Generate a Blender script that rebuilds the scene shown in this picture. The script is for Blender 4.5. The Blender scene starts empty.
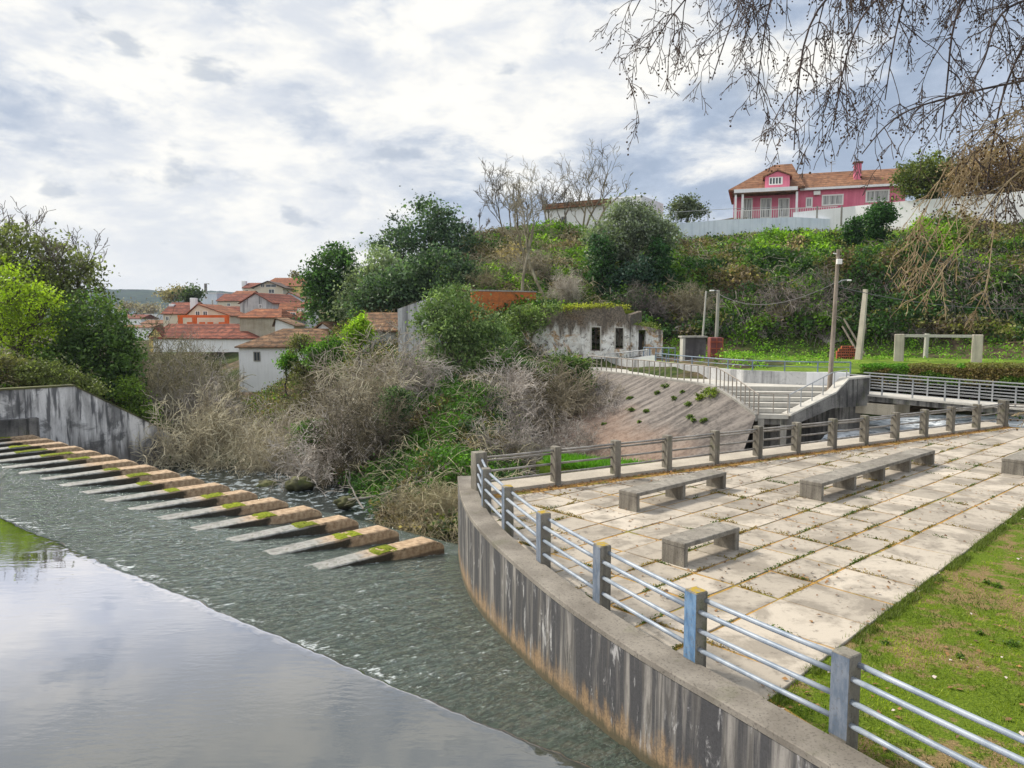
import bpy, math, random
import numpy as np
from mathutils import Vector, Matrix

SC = bpy.context.scene
COL = SC.collection

# ------------------------------------------------------------------ camera
F_PX, PITCH, CAM_Z = 745.0, math.atan(64 / 745), 4.5
cam_data = bpy.data.cameras.new("camera")
cam = bpy.data.objects.new("camera", cam_data)
COL.objects.link(cam)
cam.location = (0, 0, CAM_Z)
cam.rotation_euler = (math.radians(90) - PITCH, 0, 0)
cam_data.sensor_width = 36
cam_data.lens = F_PX / 1024 * 36
cam_data.clip_start = 0.1
cam_data.clip_end = 9000
SC.camera = cam

# ------------------------------------------------------------------ exposure
SC.view_settings.view_transform = 'Standard'
SC.view_settings.look = 'None'
SC.view_settings.exposure = 0.10
SC.view_settings.gamma = 1.0
SC.view_settings.use_curve_mapping = False
SC.cycles.max_bounces = 6
SC.cycles.transparent_max_bounces = 6
SC.cycles.volume_bounces = 0

# ------------------------------------------------------------------ sun and sky
SUN_EL, SUN_AZ = math.radians(44), math.radians(-58)      # azimuth from +Y towards +X
sun_dir = Vector((math.sin(SUN_AZ) * math.cos(SUN_EL), math.cos(SUN_AZ) * math.cos(SUN_EL), math.sin(SUN_EL)))
sl = bpy.data.lights.new("sun", 'SUN')
sl.energy = 4.4
sl.angle = math.radians(8)
sl.color = (1.0, 0.93, 0.82)
so = bpy.data.objects.new("sun", sl)
COL.objects.link(so)
so.rotation_euler = (-sun_dir).to_track_quat('-Z', 'Y').to_euler()


class NT:
    """small helper round a node tree"""
    def __init__(self, tree):
        self.t = tree
        tree.nodes.clear()

    def n(self, kind, ins=None, **props):
        nd = self.t.nodes.new(kind)
        for k, v in props.items():
            setattr(nd, k, v)
        for k, v in (ins or {}).items():
            self.put(nd.inputs[k], v)
        return nd

    def put(self, sock, v):
        if isinstance(v, bpy.types.NodeSocket):
            self.t.links.new(v, sock)
        elif isinstance(v, bpy.types.Node):
            self.t.links.new(v.outputs[0], sock)
        else:
            if sock.type == 'RGBA' and len(v) == 3:
                v = (*v, 1)
            sock.default_value = v

    def math(self, op, a, b=0.0, clamp=False):
        return self.n('ShaderNodeMath', {0: a, 1: b}, operation=op, use_clamp=clamp).outputs[0]

    def mix(self, fac, a, b, blend='MIX'):
        m = self.n('ShaderNodeMix', data_type='RGBA', blend_type=blend, clamp_factor=True)
        self.put(m.inputs[0], fac)
        self.put(m.inputs[6], a)
        self.put(m.inputs[7], b)
        return m.outputs[2]

    def noise(self, vec, scale, detail=4.0, rough=0.55, dist=0.0):
        nd = self.n('ShaderNodeTexNoise', {'Scale': scale, 'Detail': detail, 'Roughness': rough, 'Distortion': dist})
        if vec is not None:
            self.put(nd.inputs['Vector'], vec)
        return nd.outputs['Fac']

    def ramp(self, fac, a, b, lo=0.0, hi=1.0):
        m = self.n('ShaderNodeMapRange', {0: fac, 1: a, 2: b, 3: lo, 4: hi}, clamp=True)
        m.interpolation_type = 'SMOOTHSTEP'
        return m.outputs[0]

    def vscale(self, vec, s):
        return self.n('ShaderNodeMapping', {'Vector': vec, 'Scale': s}).outputs[0]

    def obj(self):
        return self.n('ShaderNodeTexCoord').outputs['Object']

    def xyz(self, vec):
        return self.n('ShaderNodeSeparateXYZ', {0: vec}).outputs


world = bpy.data.worlds.new("World")
SC.world = world
world.use_nodes = True
w = NT(world.node_tree)
sky = w.n('ShaderNodeTexSky', sky_type='NISHITA')
sky.sun_disc = False
sky.sun_elevation = SUN_EL
sky.sun_rotation = SUN_AZ
sky.air_density = 1.0
sky.dust_density = 1.5
dirv = w.n('ShaderNodeTexCoord').outputs['Generated']
dx, dy, dz = w.xyz(dirv)
zc = w.math('ADD', w.math('MAXIMUM', dz, 0.0), 0.34)
flat = w.n('ShaderNodeCombineXYZ', {0: w.math('DIVIDE', dx, zc), 1: w.math('DIVIDE', dy, zc), 2: 0.37}).outputs[0]
cv = w.vscale(dirv, (1.0, 1.0, 2.1))
n_big = w.noise(cv, 2.6, 9, 0.56, 0.15)
n_mid = w.noise(w.vscale(dirv, (1.0, 1.0, 2.4)), 6.5, 8, 0.60, 0.2)
# blue-grey gaps are commoner on the right of the view, bright thin cloud on the left
bias = w.math('MULTIPLY', dx, 0.14)
dens = w.math('ADD', w.math('MULTIPLY', n_big, 0.72), w.math('MULTIPLY', n_mid, 0.28))
dens = w.math('SUBTRACT', dens, bias)
bright = w.ramp(dens, 0.41, 0.525)
nish = w.n('ShaderNodeMix', data_type='RGBA', blend_type='MULTIPLY')
w.put(nish.inputs[0], 1.0)
w.put(nish.inputs[6], sky.outputs[0])
w.put(nish.inputs[7], (0.08, 0.08, 0.08, 1))
grey = w.mix(0.10, w.mix(w.ramp(n_mid, 0.38, 0.62), (0.37, 0.45, 0.585), (0.55, 0.63, 0.76)), nish.outputs[2])
white = w.mix(w.ramp(n_mid, 0.38, 0.62), (0.70, 0.735, 0.79), (0.98, 0.965, 0.915))
cl = w.mix(bright, grey, white)
# small darker scud
scud = w.ramp(w.noise(w.vscale(dirv, (1.0, 1.0, 1.9)), 8.0, 7, 0.55, 0.15), 0.585, 0.68)
cl = w.mix(w.math('MULTIPLY', scud, 0.6), cl, (0.38, 0.45, 0.56))
# pale band low over the horizon
hz = w.ramp(dz, 0.0, 0.16, 1.0, 0.0)
cl = w.mix(w.math('MULTIPLY', hz, 0.75), cl, (0.82, 0.83, 0.83))
# overcast sky is brighter overhead and round the veiled sun
up = w.ramp(dz, 0.44, 0.95, 1.0, 1.35)
dot = w.n('ShaderNodeVectorMath', {0: dirv, 1: tuple(sun_dir)}, operation='DOT_PRODUCT').outputs['Value']
glow = w.ramp(dot, 0.90, 1.0, 0.0, 1.1)
up = w.math('MULTIPLY', up, w.ramp(dy, -0.65, 0.15, 1.25, 1.0))        # unseen sky behind the viewer, raised to brighten camera-facing fronts
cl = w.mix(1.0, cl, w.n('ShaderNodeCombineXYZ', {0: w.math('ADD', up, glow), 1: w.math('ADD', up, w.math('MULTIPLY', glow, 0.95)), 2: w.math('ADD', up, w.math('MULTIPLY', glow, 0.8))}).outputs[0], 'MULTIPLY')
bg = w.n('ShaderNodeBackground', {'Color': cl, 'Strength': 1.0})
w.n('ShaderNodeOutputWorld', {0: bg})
SKY_BG = bg

# ------------------------------------------------------------------ pixel rays (turn a spot in the photo at a chosen depth into a place)
CP, SP = math.cos(PITCH), math.sin(PITCH)


def ray(px, py):
    rx, ry = (px - 512) / F_PX, (py - 384) / F_PX
    return np.array([rx, CP - ry * SP, -SP - ry * CP])


def at_z(px, py, z):
    v = ray(px, py)
    t = (z - CAM_Z) / v[2]
    return v * t + np.array([0, 0, CAM_Z])


def at_y(px, py, Y):
    v = ray(px, py)
    return v * (Y / v[1]) + np.array([0, 0, CAM_Z])


# ------------------------------------------------------------------ numpy value noise
def _hash(ix, iy, seed):
    h = (ix.astype(np.int64) * 374761393 + iy.astype(np.int64) * 668265263 + seed * 1274126177) & 0xFFFFFFFF
    h = ((h ^ (h >> 13)) * 1274126177) & 0xFFFFFFFF
    return ((h ^ (h >> 16)) & 0xFFFF) / 65535.0


def vnoise(x, y, seed=0):
    x, y = np.asarray(x, float), np.asarray(y, float)
    ix, iy = np.floor(x), np.floor(y)
    fx, fy = x - ix, y - iy
    fx, fy = fx * fx * (3 - 2 * fx), fy * fy * (3 - 2 * fy)
    a, b = _hash(ix, iy, seed), _hash(ix + 1, iy, seed)
    c, d = _hash(ix, iy + 1, seed), _hash(ix + 1, iy + 1, seed)
    return (a * (1 - fx) + b * fx) * (1 - fy) + (c * (1 - fx) + d * fx) * fy


def fbm(x, y, seed=0, octv=4):
    s, a, t = 0, 0.5, 0
    for k in range(octv):
        s = s + a * vnoise(np.asarray(x) * 2 ** k + 17.3 * k, np.asarray(y) * 2 ** k - 9.1 * k, seed + k)
        t += a
        a *= 0.55
    return s / t


# ------------------------------------------------------------------ object helpers
def tag(o, label=None, cat=None, group=None, kind=None):
    if label:
        o['label'] = label
    if cat:
        o['category'] = cat
    if group:
        o['group'] = group
    if kind:
        o['kind'] = kind
    return o


def empty(name, loc=(0, 0, 0), rz=0.0):
    o = bpy.data.objects.new(name, None)
    COL.objects.link(o)
    o.location = loc
    o.rotation_euler = (0, 0, rz)
    o.empty_display_size = 0.2
    return o


def link_mesh(name, me, mat, parent=None):
    o = bpy.data.objects.new(name, me)
    COL.objects.link(o)
    if mat is not None:
        for m in (mat if isinstance(mat, (list, tuple)) else [mat]):
            me.materials.append(m)
    if parent is not None:
        o.parent = parent
    return o


def copy_tree(src, parent=None):
    c = src.copy()
    COL.objects.link(c)
    if parent is not None:
        c.parent = parent
    for ch in list(src.children):
        copy_tree(ch, c)
    return c


class MB:
    """collects shapes for ONE mesh"""
    def __init__(self):
        self.v, self.f, self.m, self.nv = [], [], [], 0

    def add(self, verts, faces, mi=0):
        verts = np.asarray(verts, float).reshape(-1, 3)
        self.v.append(verts)
        for f in faces:
            self.f.append([i + self.nv for i in f])
            self.m.append(mi)
        self.nv += len(verts)
        return self

    def box(self, x0, x1, y0, y1, z0, z1, M=None, mi=0):
        v = np.array([(x, y, z) for z in (z0, z1) for y in (y0, y1) for x in (x0, x1)], float)
        if M is not None:
            v = np.array([tuple(M @ Vector(p)) for p in v])
        return self.add(v, [(0, 2, 3, 1), (4, 5, 7, 6), (0, 1, 5, 4), (1, 3, 7, 5), (3, 2, 6, 7), (2, 0, 4, 6)], mi)

    def bbox(self, x0, x1, y0, y1, z0, z1, b=0.01, M=None, mi=0):
        """box with chamfered top and vertical edges"""
        pts = []
        for (d, z) in ((0, z0), (0, z1 - b), (b, z1)):
            X0, X1, Y0, Y1 = x0 + d, x1 - d, y0 + d, y1 - d
            pts += [(X0 + b, Y0, z), (X1 - b, Y0, z), (X1, Y0 + b, z), (X1, Y1 - b, z), (X1 - b, Y1, z), (X0 + b, Y1, z), (X0, Y1 - b, z), (X0, Y0 + b, z)]
        v = np.array(pts, float)
        if M is not None:
            v = np.array([tuple(M @ Vector(p)) for p in v])
        fs = [tuple(reversed(range(8))), tuple(range(16, 24))]
        for r in range(2):
            for i in range(8):
                j = (i + 1) % 8
                fs.append((r * 8 + i, r * 8 + j, r * 8 + 8 + j, r * 8 + 8 + i))
        return self.add(v, fs, mi)

    def prism(self, poly, z0, z1, mi=0):
        """poly: list of (x,y) counter-clockwise, walls and both caps"""
        n = len(poly)
        z0s = z0 if hasattr(z0, '__len__') else [z0] * n
        z1s = z1 if hasattr(z1, '__len__') else [z1] * n
        v = [(p[0], p[1], z) for p, z in zip(poly, z0s)] + [(p[0], p[1], z) for p, z in zip(poly, z1s)]
        f = [tuple(reversed(range(n))), tuple(range(n, 2 * n))]
        for i in range(n):
            j = (i + 1) % n
            f.append((i, j, n + j, n + i))
        return self.add(v, f, mi)

    def tube(self, path, radii, sides=6, cap=True, mi=0):
        v, f = tube_arrays(path, radii, sides)
        self.add(v, f.tolist(), mi)
        if cap:
            n = len(path)
            b = self.nv - len(v)
            self.f.append([b + i for i in reversed(range(sides))])
            self.f.append([b + (n - 1) * sides + i for i in range(sides)])
            self.m += [mi, mi]
        return self

    def build(self, name, mat, parent=None, smooth=False):
        me = bpy.data.meshes.new(name)
        me.from_pydata(np.concatenate(self.v).tolist(), [], self.f)
        me.update()
        o = link_mesh(name, me, mat, parent)
        if len(set(self.m)) > 1:
            me.polygons.foreach_set('material_index', self.m)
        if smooth:
            me.polygons.foreach_set('use_smooth', [True] * len(me.polygons))
        return o


def tube_arrays(path, radii, sides):
    P = np.asarray(path, float)
    n = len(P)
    R = np.broadcast_to(np.asarray(radii, float), (n,))
    T = np.gradient(P, axis=0)
    T /= np.linalg.norm(T, axis=1, keepdims=True) + 1e-9
    ref = np.array([0, 0, 1.0]) if abs(T[0, 2]) < 0.9 else np.array([1.0, 0, 0])
    A = np.cross(T, ref)
    A /= np.linalg.norm(A, axis=1, keepdims=True) + 1e-9
    B = np.cross(T, A)
    ang = np.linspace(0, 2 * np.pi, sides, endpoint=False)
    V = P[:, None] + R[:, None, None] * (np.cos(ang)[None, :, None] * A[:, None] + np.sin(ang)[None, :, None] * B[:, None])
    i = np.arange(n - 1)[:, None] * sides
    k = np.arange(sides)[None]
    k2 = (k + 1) % sides
    Fq = np.stack([i + k, i + k2, i + sides + k2, i + sides + k], -1).reshape(-1, 4)
    return V.reshape(-1, 3), Fq


def quads_obj(name, V, Fq, mat, parent=None, cols=None, smooth=False):
    """fast mesh from numpy: V (n,3), Fq (m,k) all of k corners; cols (n,3) per vertex"""
    V = np.ascontiguousarray(V, dtype=np.float32)
    Fq = np.ascontiguousarray(Fq, dtype=np.int32)
    me = bpy.data.meshes.new(name)
    k = Fq.shape[1]
    me.vertices.add(len(V))
    me.vertices.foreach_set('co', V.ravel())
    me.loops.add(Fq.size)
    me.loops.foreach_set('vertex_index', Fq.ravel())
    me.polygons.add(len(Fq))
    me.polygons.foreach_set('loop_start', np.arange(0, Fq.size, k, dtype=np.int32))
    if smooth:
        me.polygons.foreach_set('use_smooth', np.ones(len(Fq), dtype=bool))
    me.update(calc_edges=True)
    if cols is not None:
        a = me.color_attributes.new('Col', 'FLOAT_COLOR', 'POINT')
        c = np.ones((len(V), 4), dtype=np.float32)
        c[:, :3] = cols
        a.data.foreach_set('color', c.ravel())
    return link_mesh(name, me, mat, parent)


def join_tubes(polys, sides=3):
    """polys: list of (path, radii, sides or None, colour or None)"""
    Vs, Fs, n = [], [], 0
    for p in polys:
        v, f = tube_arrays(p[0], p[1], p[2] if len(p) > 2 and p[2] else sides)
        Vs.append(v)
        Fs.append(f + n)
        n += len(v)
    return np.concatenate(Vs), np.concatenate(Fs)


def leaf_quads(C, rng, size, up=0.3, aspect=0.6, out=None, sizevar=0.55):
    """one four-cornered leaf at every centre"""
    n = len(C)
    N = rng.normal(size=(n, 3))
    if out is not None:
        N += out * 0.9
    N[:, 2] += up
    N /= np.linalg.norm(N, axis=1, keepdims=True) + 1e-9
    A = np.cross(N, rng.normal(size=(n, 3)))
    A /= np.linalg.norm(A, axis=1, keepdims=True) + 1e-9
    B = np.cross(N, A)
    s = (size * (1 - sizevar + 2 * sizevar * rng.random(n)))[:, None] * 0.5
    bend = N * s * 0.25
    V = np.stack([C - A * s, C - B * s * aspect + bend, C + A * s, C + B * s * aspect + bend], 1).reshape(-1, 3)
    return V, np.arange(4 * n).reshape(n, 4)
# ------------------------------------------------------------------ materials
MATS = {}


def new_mat(name):
    m = bpy.data.materials.new(name)
    m.use_nodes = True
    MATS[name] = m
    return m, NT(m.node_tree)


def finish(t, col, rough=0.85, bump=None, bstr=0.3, bdist=0.02, spec=0.3, metal=0.0):
    p = t.n('ShaderNodeBsdfPrincipled', {'Base Color': col, 'Roughness': rough, 'Specular IOR Level': spec, 'Metallic': metal})
    if bump is not None:
        b = t.n('ShaderNodeBump', {'Height': bump, 'Strength': bstr, 'Distance': bdist})
        t.put(p.inputs['Normal'], b.outputs[0])
    t.n('ShaderNodeOutputMaterial', {0: p})
    return p


def concrete(name, base, dark, light=None, streak=0.5, spots=0.5, moss=0.0, scale=1.0, warm=None):
    m, t = new_mat(name)
    o = t.obj()
    big = t.noise(o, 0.9 * scale, 5, 0.6)
    fine = t.noise(o, 22 * scale, 5, 0.7)
    st = t.noise(t.vscale(o, (5 * scale, 5 * scale, 0.35 * scale)), 1.0, 4, 0.6)
    c = t.mix(t.ramp(big, 0.3, 0.7), base, light or tuple(min(1, x * 1.3) for x in base))
    c = t.mix(t.math('MULTIPLY', t.ramp(st, 0.46, 0.66), streak), c, dark)
    c = t.mix(t.math('MULTIPLY', t.ramp(fine, 0.5, 0.72), spots), c, dark)
    if warm:
        wn = t.noise(o, 2.3 * scale, 4, 0.6)
        c = t.mix(t.math('MULTIPLY', t.ramp(wn, 0.52, 0.68), 0.55), c, warm)
    if moss > 0:
        mn = t.noise(o, 1.7 * scale, 5, 0.65)
        c = t.mix(t.math('MULTIPLY', t.ramp(mn, 0.55, 0.68), moss), c, (0.09, 0.11, 0.03))
    finish(t, c, 0.9, fine, 0.35, 0.015, 0.25)
    return m


concrete('concrete_grey', (0.27, 0.255, 0.23), (0.09, 0.085, 0.08), (0.40, 0.38, 0.34), 0.35, 0.45)
concrete('concrete_post', (0.16, 0.145, 0.12), (0.045, 0.042, 0.037), (0.26, 0.24, 0.20), 0.5, 0.6, 0.35, 1.6)
concrete('concrete_bench', (0.19, 0.172, 0.145), (0.045, 0.04, 0.034), (0.31, 0.285, 0.245), 0.4, 0.8, 0.2, 1.5)
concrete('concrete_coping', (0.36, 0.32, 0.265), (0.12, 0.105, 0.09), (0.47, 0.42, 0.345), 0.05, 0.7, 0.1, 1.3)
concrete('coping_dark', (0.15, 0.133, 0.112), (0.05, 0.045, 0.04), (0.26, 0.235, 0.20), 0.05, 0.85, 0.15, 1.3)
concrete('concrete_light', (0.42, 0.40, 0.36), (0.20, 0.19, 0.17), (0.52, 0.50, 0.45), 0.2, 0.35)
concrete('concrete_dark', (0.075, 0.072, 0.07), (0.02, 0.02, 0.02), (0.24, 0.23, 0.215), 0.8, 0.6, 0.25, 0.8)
concrete('concrete_frame', (0.46, 0.41, 0.35), (0.2, 0.17, 0.14), None, 0.35, 0.3)
concrete('plaster_white', (0.80, 0.80, 0.81), (0.48, 0.47, 0.46), (0.87, 0.87, 0.88), 0.14, 0.18, 0, 0.9)
concrete('plaster_stained', (0.38, 0.385, 0.39), (0.085, 0.085, 0.09), (0.58, 0.58, 0.58), 0.7, 0.4, 0.0, 0.4)
concrete('plaster_cream', (0.60, 0.53, 0.41), (0.33, 0.28, 0.22), (0.70, 0.64, 0.53), 0.12, 0.2, 0, 0.4)
concrete('plaster_yellow', (0.70, 0.52, 0.16), (0.40, 0.30, 0.13), (0.75, 0.60, 0.26), 0.2, 0.1, 0, 0.3)
concrete('plaster_pale_blue', (0.58, 0.65, 0.74), (0.33, 0.38, 0.44), (0.68, 0.74, 0.81), 0.25, 0.15, 0, 0.8)
concrete('plaster_pink', (0.68, 0.17, 0.26), (0.48, 0.11, 0.175), (0.76, 0.23, 0.32), 0.3, 0.3, 0, 0.6)
concrete('shaded_concrete', (0.075, 0.068, 0.07), (0.03, 0.028, 0.03), (0.16, 0.15, 0.15), 0.5, 0.4)
concrete('stone_wall', (0.36, 0.31, 0.23), (0.13, 0.11, 0.09), (0.50, 0.45, 0.36), 0.2, 0.6, 0.0, 0.8)
concrete('orange_paint', (0.62, 0.12, 0.03), (0.35, 0.08, 0.03), None, 0.2, 0.1)
concrete('wood_pole', (0.22, 0.18, 0.145), (0.10, 0.08, 0.065), (0.33, 0.28, 0.23), 0.5, 0.3, 0, 2.0)
concrete('rock', (0.26, 0.235, 0.20), (0.05, 0.05, 0.045), (0.46, 0.43, 0.38), 0.55, 0.5, 0.5, 0.5)
concrete('mossy_stone', (0.055, 0.055, 0.035), (0.03, 0.03, 0.02), (0.15, 0.15, 0.06), 0.2, 0.5, 0.8, 1.2)
concrete('red_plastic', (0.19, 0.065, 0.06), (0.07, 0.03, 0.027), (0.30, 0.13, 0.12), 0.5, 0.4)
concrete('brick_red', (0.36, 0.09, 0.05), (0.18, 0.05, 0.03), (0.45, 0.14, 0.08), 0.2, 0.3, 0, 2)


def mat_terrace_wall():
    m, t = new_mat('terrace_wall_concrete')
    o = t.obj()
    x, y, z = t.xyz(o)
    st = t.noise(t.vscale(o, (3.3, 3.3, 0.16)), 1.0, 5, 0.6)
    st2 = t.noise(t.vscale(o, (9, 9, 0.9)), 1.0, 6, 0.68, 0.5)
    st3 = t.noise(t.vscale(o, (2.4, 2.4, 0.7)), 1.7, 6, 0.7, 0.6)
    fine = t.noise(o, 26, 5, 0.75)
    c = t.mix(t.ramp(st2, 0.36, 0.62), (0.085, 0.08, 0.075), (0.29, 0.27, 0.245))
    c = t.mix(t.math('MULTIPLY', t.ramp(t.math('ADD', t.math('MULTIPLY', st, 0.7), t.math('MULTIPLY', st2, 0.3)), 0.43, 0.535), 0.95), c, t.mix(fine, (0.02, 0.02, 0.022), (0.085, 0.085, 0.09)))
    c = t.mix(t.math('MULTIPLY', t.ramp(st3, 0.58, 0.68), 0.75), c, t.mix(fine, (0.30, 0.29, 0.285), (0.58, 0.57, 0.56)))
    # rusty band low on the wall, with a ragged upper edge
    zz = t.math('ADD', z, t.math('MULTIPLY', t.math('SUBTRACT', st2, 0.5), -0.9))
    zz = t.math('ADD', zz, t.math('MULTIPLY', t.math('SUBTRACT', st, 0.5), 0.5))
    # height above the sloping water line
    sflow = t.math('ADD', t.math('MULTIPLY', t.math('SUBTRACT', x, 0.6), 0.607), t.math('MULTIPLY', t.math('SUBTRACT', y, 8.92), 0.795))
    wline = t.math('SUBTRACT', -1.12, t.math('MULTIPLY', t.math('MAXIMUM', sflow, 0.0), 0.118))
    zz = t.math('SUBTRACT', zz, wline)
    low = t.ramp(t.math('ADD', zz, t.math('MULTIPLY', t.math('SUBTRACT', st3, 0.5), 1.1)), 0.10, 0.50, 1.0, 0.0)
    c = t.mix(t.math('MULTIPLY', low, 0.85), c, t.mix(t.ramp(fine, 0.35, 0.65), (0.17, 0.115, 0.07), (0.36, 0.24, 0.13)))
    dk = t.ramp(t.math('ADD', t.math('SUBTRACT', z, wline), t.math('MULTIPLY', t.math('SUBTRACT', st2, 0.5), 0.3)), 0.03, 0.16, 1.0, 0.0)
    c = t.mix(t.math('MULTIPLY', dk, 0.85), c, (0.07, 0.065, 0.04))
    c = t.mix(t.math('MULTIPLY', t.ramp(fine, 0.55, 0.75), 0.5), c, (0.07, 0.07, 0.07))
    finish(t, c, 0.9, fine, 0.4, 0.012, 0.2)
    return m


mat_terrace_wall()


def mat_weir_wall():
    m, t = new_mat('abutment_concrete')
    o = t.obj()
    x, y, z = t.xyz(o)
    st = t.noise(t.vscale(o, (1.3, 1.3, 0.22)), 1.0, 5, 0.6, 0.4)
    st2 = t.noise(t.vscale(o, (4, 4, 0.4)), 1.0, 4, 0.6)
    fine = t.noise(o, 9, 5, 0.7)
    c = t.mix(t.ramp(st, 0.36, 0.56), (0.34, 0.33, 0.32), (0.74, 0.72, 0.70))
    c = t.mix(t.math('MULTIPLY', t.ramp(st2, 0.50, 0.64), 0.85), c, (0.07, 0.07, 0.075))
    c = t.mix(t.math('MULTIPLY', t.ramp(t.noise(o, 0.5, 5, 0.7, 0.5), 0.52, 0.62), 0.75), c, (0.09, 0.09, 0.09))
    zz = t.math('ADD', z, t.math('MULTIPLY', st, 2.0))
    c = t.mix(t.ramp(zz, -2.6, -1.0, 0.8, 0.0), c, (0.10, 0.09, 0.08))
    c = t.mix(t.math('MULTIPLY', t.ramp(fine, 0.55, 0.75), 0.5), c, (0.12, 0.11, 0.10))
    finish(t, c, 0.9, fine, 0.3, 0.03, 0.2)


mat_weir_wall()


def mat_pier():
    m, t = new_mat('pier_concrete')
    o = t.obj()
    x, y, z = t.xyz(o)
    n = t.noise(o, 2.2, 5, 0.65)
    n2 = t.noise(o, 3.3, 6, 0.7, 0.6)
    fine = t.noise(o, 28, 4, 0.7)
    dry = t.mix(t.ramp(t.noise(o, 7, 6, 0.75), 0.35, 0.65), (0.27, 0.175, 0.10), (0.52, 0.385, 0.25))
    wet = t.mix(t.ramp(n2, 0.35, 0.65), (0.14, 0.14, 0.125), (0.36, 0.36, 0.34))
    along = t.math('ADD', t.math('ADD', x, t.math('MULTIPLY', t.math('SUBTRACT', n, 0.5), 1.0)), t.math('MULTIPLY', t.math('SUBTRACT', t.n('ShaderNodeObjectInfo').outputs['Random'], 0.5), 0.7))
    c = t.mix(t.ramp(along, 1.5, 2.3), wet, dry)
    c = t.mix(t.math('MULTIPLY', t.ramp(n2, 0.55, 0.66), 0.7), c, (0.085, 0.062, 0.044))
    # dark weed plus painted shade below the splash line on the upstream flanks
    wl = t.math('ADD', z, t.math('MULTIPLY', t.math('SUBTRACT', n2, 0.5), 0.12))
    side = t.math('MULTIPLY', t.ramp(wl, -0.05, -0.015, 1.0, 0.0), t.ramp(along, 2.4, 2.6, 1.0, 0.0))
    c = t.mix(t.math('MULTIPLY', side, 0.93), c, (0.022, 0.02, 0.012))
    lowdry = t.ramp(wl, -0.32, -0.24, 0.75, 0.0)
    c = t.mix(lowdry, c, (0.07, 0.05, 0.035))
    c = t.mix(t.math('MULTIPLY', t.ramp(fine, 0.52, 0.7), 0.55), c, (0.13, 0.10, 0.07))
    finish(t, c, 0.8, t.math('ADD', fine, n2), 0.5, 0.02, 0.3)


mat_pier()


def mat_moss():
    m, t = new_mat('moss')
    o = t.obj()
    n = t.noise(o, 14, 5, 0.7)
    c = t.mix(t.ramp(n, 0.32, 0.68), (0.09, 0.115, 0.010), (0.27, 0.31, 0.025))
    c = t.mix(t.math('MULTIPLY', t.n('ShaderNodeObjectInfo').outputs['Random'], 0.6), c, t.mix(t.ramp(n, 0.4, 0.6), (0.05, 0.06, 0.012), (0.15, 0.17, 0.03)))
    finish(t, c, 1.0, n, 0.9, 0.03, 0.1)


mat_moss()


def mat_slab():
    m, t = new_mat('paving_slab')
    o = t.obj()
    a = t.n('ShaderNodeVertexColor', layer_name='Col').outputs[0]
    n = t.noise(o, 1.1, 6, 0.65, 0.4)
    n2 = t.noise(o, 5.5, 6, 0.7)
    fine = t.noise(o, 60, 3, 0.7)
    c = t.mix(t.math('MULTIPLY', t.ramp(n, 0.44, 0.62), 0.6), a, (0.15, 0.13, 0.105))
    c = t.mix(t.math('MULTIPLY', t.ramp(n2, 0.54, 0.70), 0.65), c, (0.11, 0.095, 0.08))
    c = t.mix(t.math('MULTIPLY', t.ramp(n2, 0.44, 0.30), 0.35), c, (0.46, 0.405, 0.325))
    c = t.mix(t.math('MULTIPLY', t.ramp(fine, 0.5, 0.75), 0.4), c, (0.22, 0.19, 0.16))
    finish(t, c, 0.9, t.math('ADD', fine, n2), 0.3, 0.01, 0.25)


mat_slab()


def mat_joint():
    m, t = new_mat('joint_soil')
    o = t.obj()
    n = t.noise(o, 0.9, 4, 0.6)
    n2 = t.noise(o, 9, 5, 0.7)
    c = t.mix(t.ramp(n2, 0.35, 0.65), (0.30, 0.165, 0.045), (0.44, 0.27, 0.085))
    c = t.mix(t.math('MULTIPLY', t.ramp(n, 0.52, 0.62), 0.8), c, t.mix(n2, (0.11, 0.13, 0.02), (0.22, 0.22, 0.05)))
    c = t.mix(t.math('MULTIPLY', t.ramp(n2, 0.58, 0.72), 0.7), c, (0.10, 0.075, 0.05))
    finish(t, c, 1.0, n2, 0.7, 0.02, 0.1)


mat_joint()


def mat_lawn():
    m, t = new_mat('lawn_soil')
    o = t.obj()
    n = t.noise(o, 0.55, 5, 0.62)
    n2 = t.noise(o, 4.0, 6, 0.7)
    n3 = t.noise(o, 30, 4, 0.7)
    soil = t.mix(t.ramp(n3, 0.35, 0.65), (0.15, 0.105, 0.05), (0.29, 0.21, 0.10))
    grass = t.mix(t.ramp(n3, 0.3, 0.7), (0.055, 0.095, 0.008), (0.155, 0.215, 0.022))
    k = t.math('ADD', t.math('MULTIPLY', n, 0.55), t.math('MULTIPLY', n2, 0.45))
    c = t.mix(t.ramp(k, 0.44, 0.51), soil, grass)
    c = t.mix(t.math('MULTIPLY', t.ramp(n2, 0.60, 0.72), 0.5), c, (0.11, 0.075, 0.045))
    finish(t, c, 1.0, t.math('ADD', n3, n2), 0.9, 0.03, 0.1)


mat_lawn()


def mat_ground():
    m, t = new_mat('hill_soil')
    o = t.obj()
    n = t.noise(o, 0.12, 6, 0.65)
    n2 = t.noise(o, 1.3, 6, 0.7)
    soil = t.mix(t.ramp(n2, 0.35, 0.65), (0.06, 0.045, 0.03), (0.15, 0.11, 0.07))
    green = t.mix(t.ramp(n2, 0.35, 0.65), (0.02, 0.035, 0.010), (0.07, 0.09, 0.025))
    c = t.mix(t.ramp(n, 0.42, 0.54), soil, green)
    finish(t, c, 1.0, n2, 0.8, 0.2, 0.1)


mat_ground()


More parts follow.
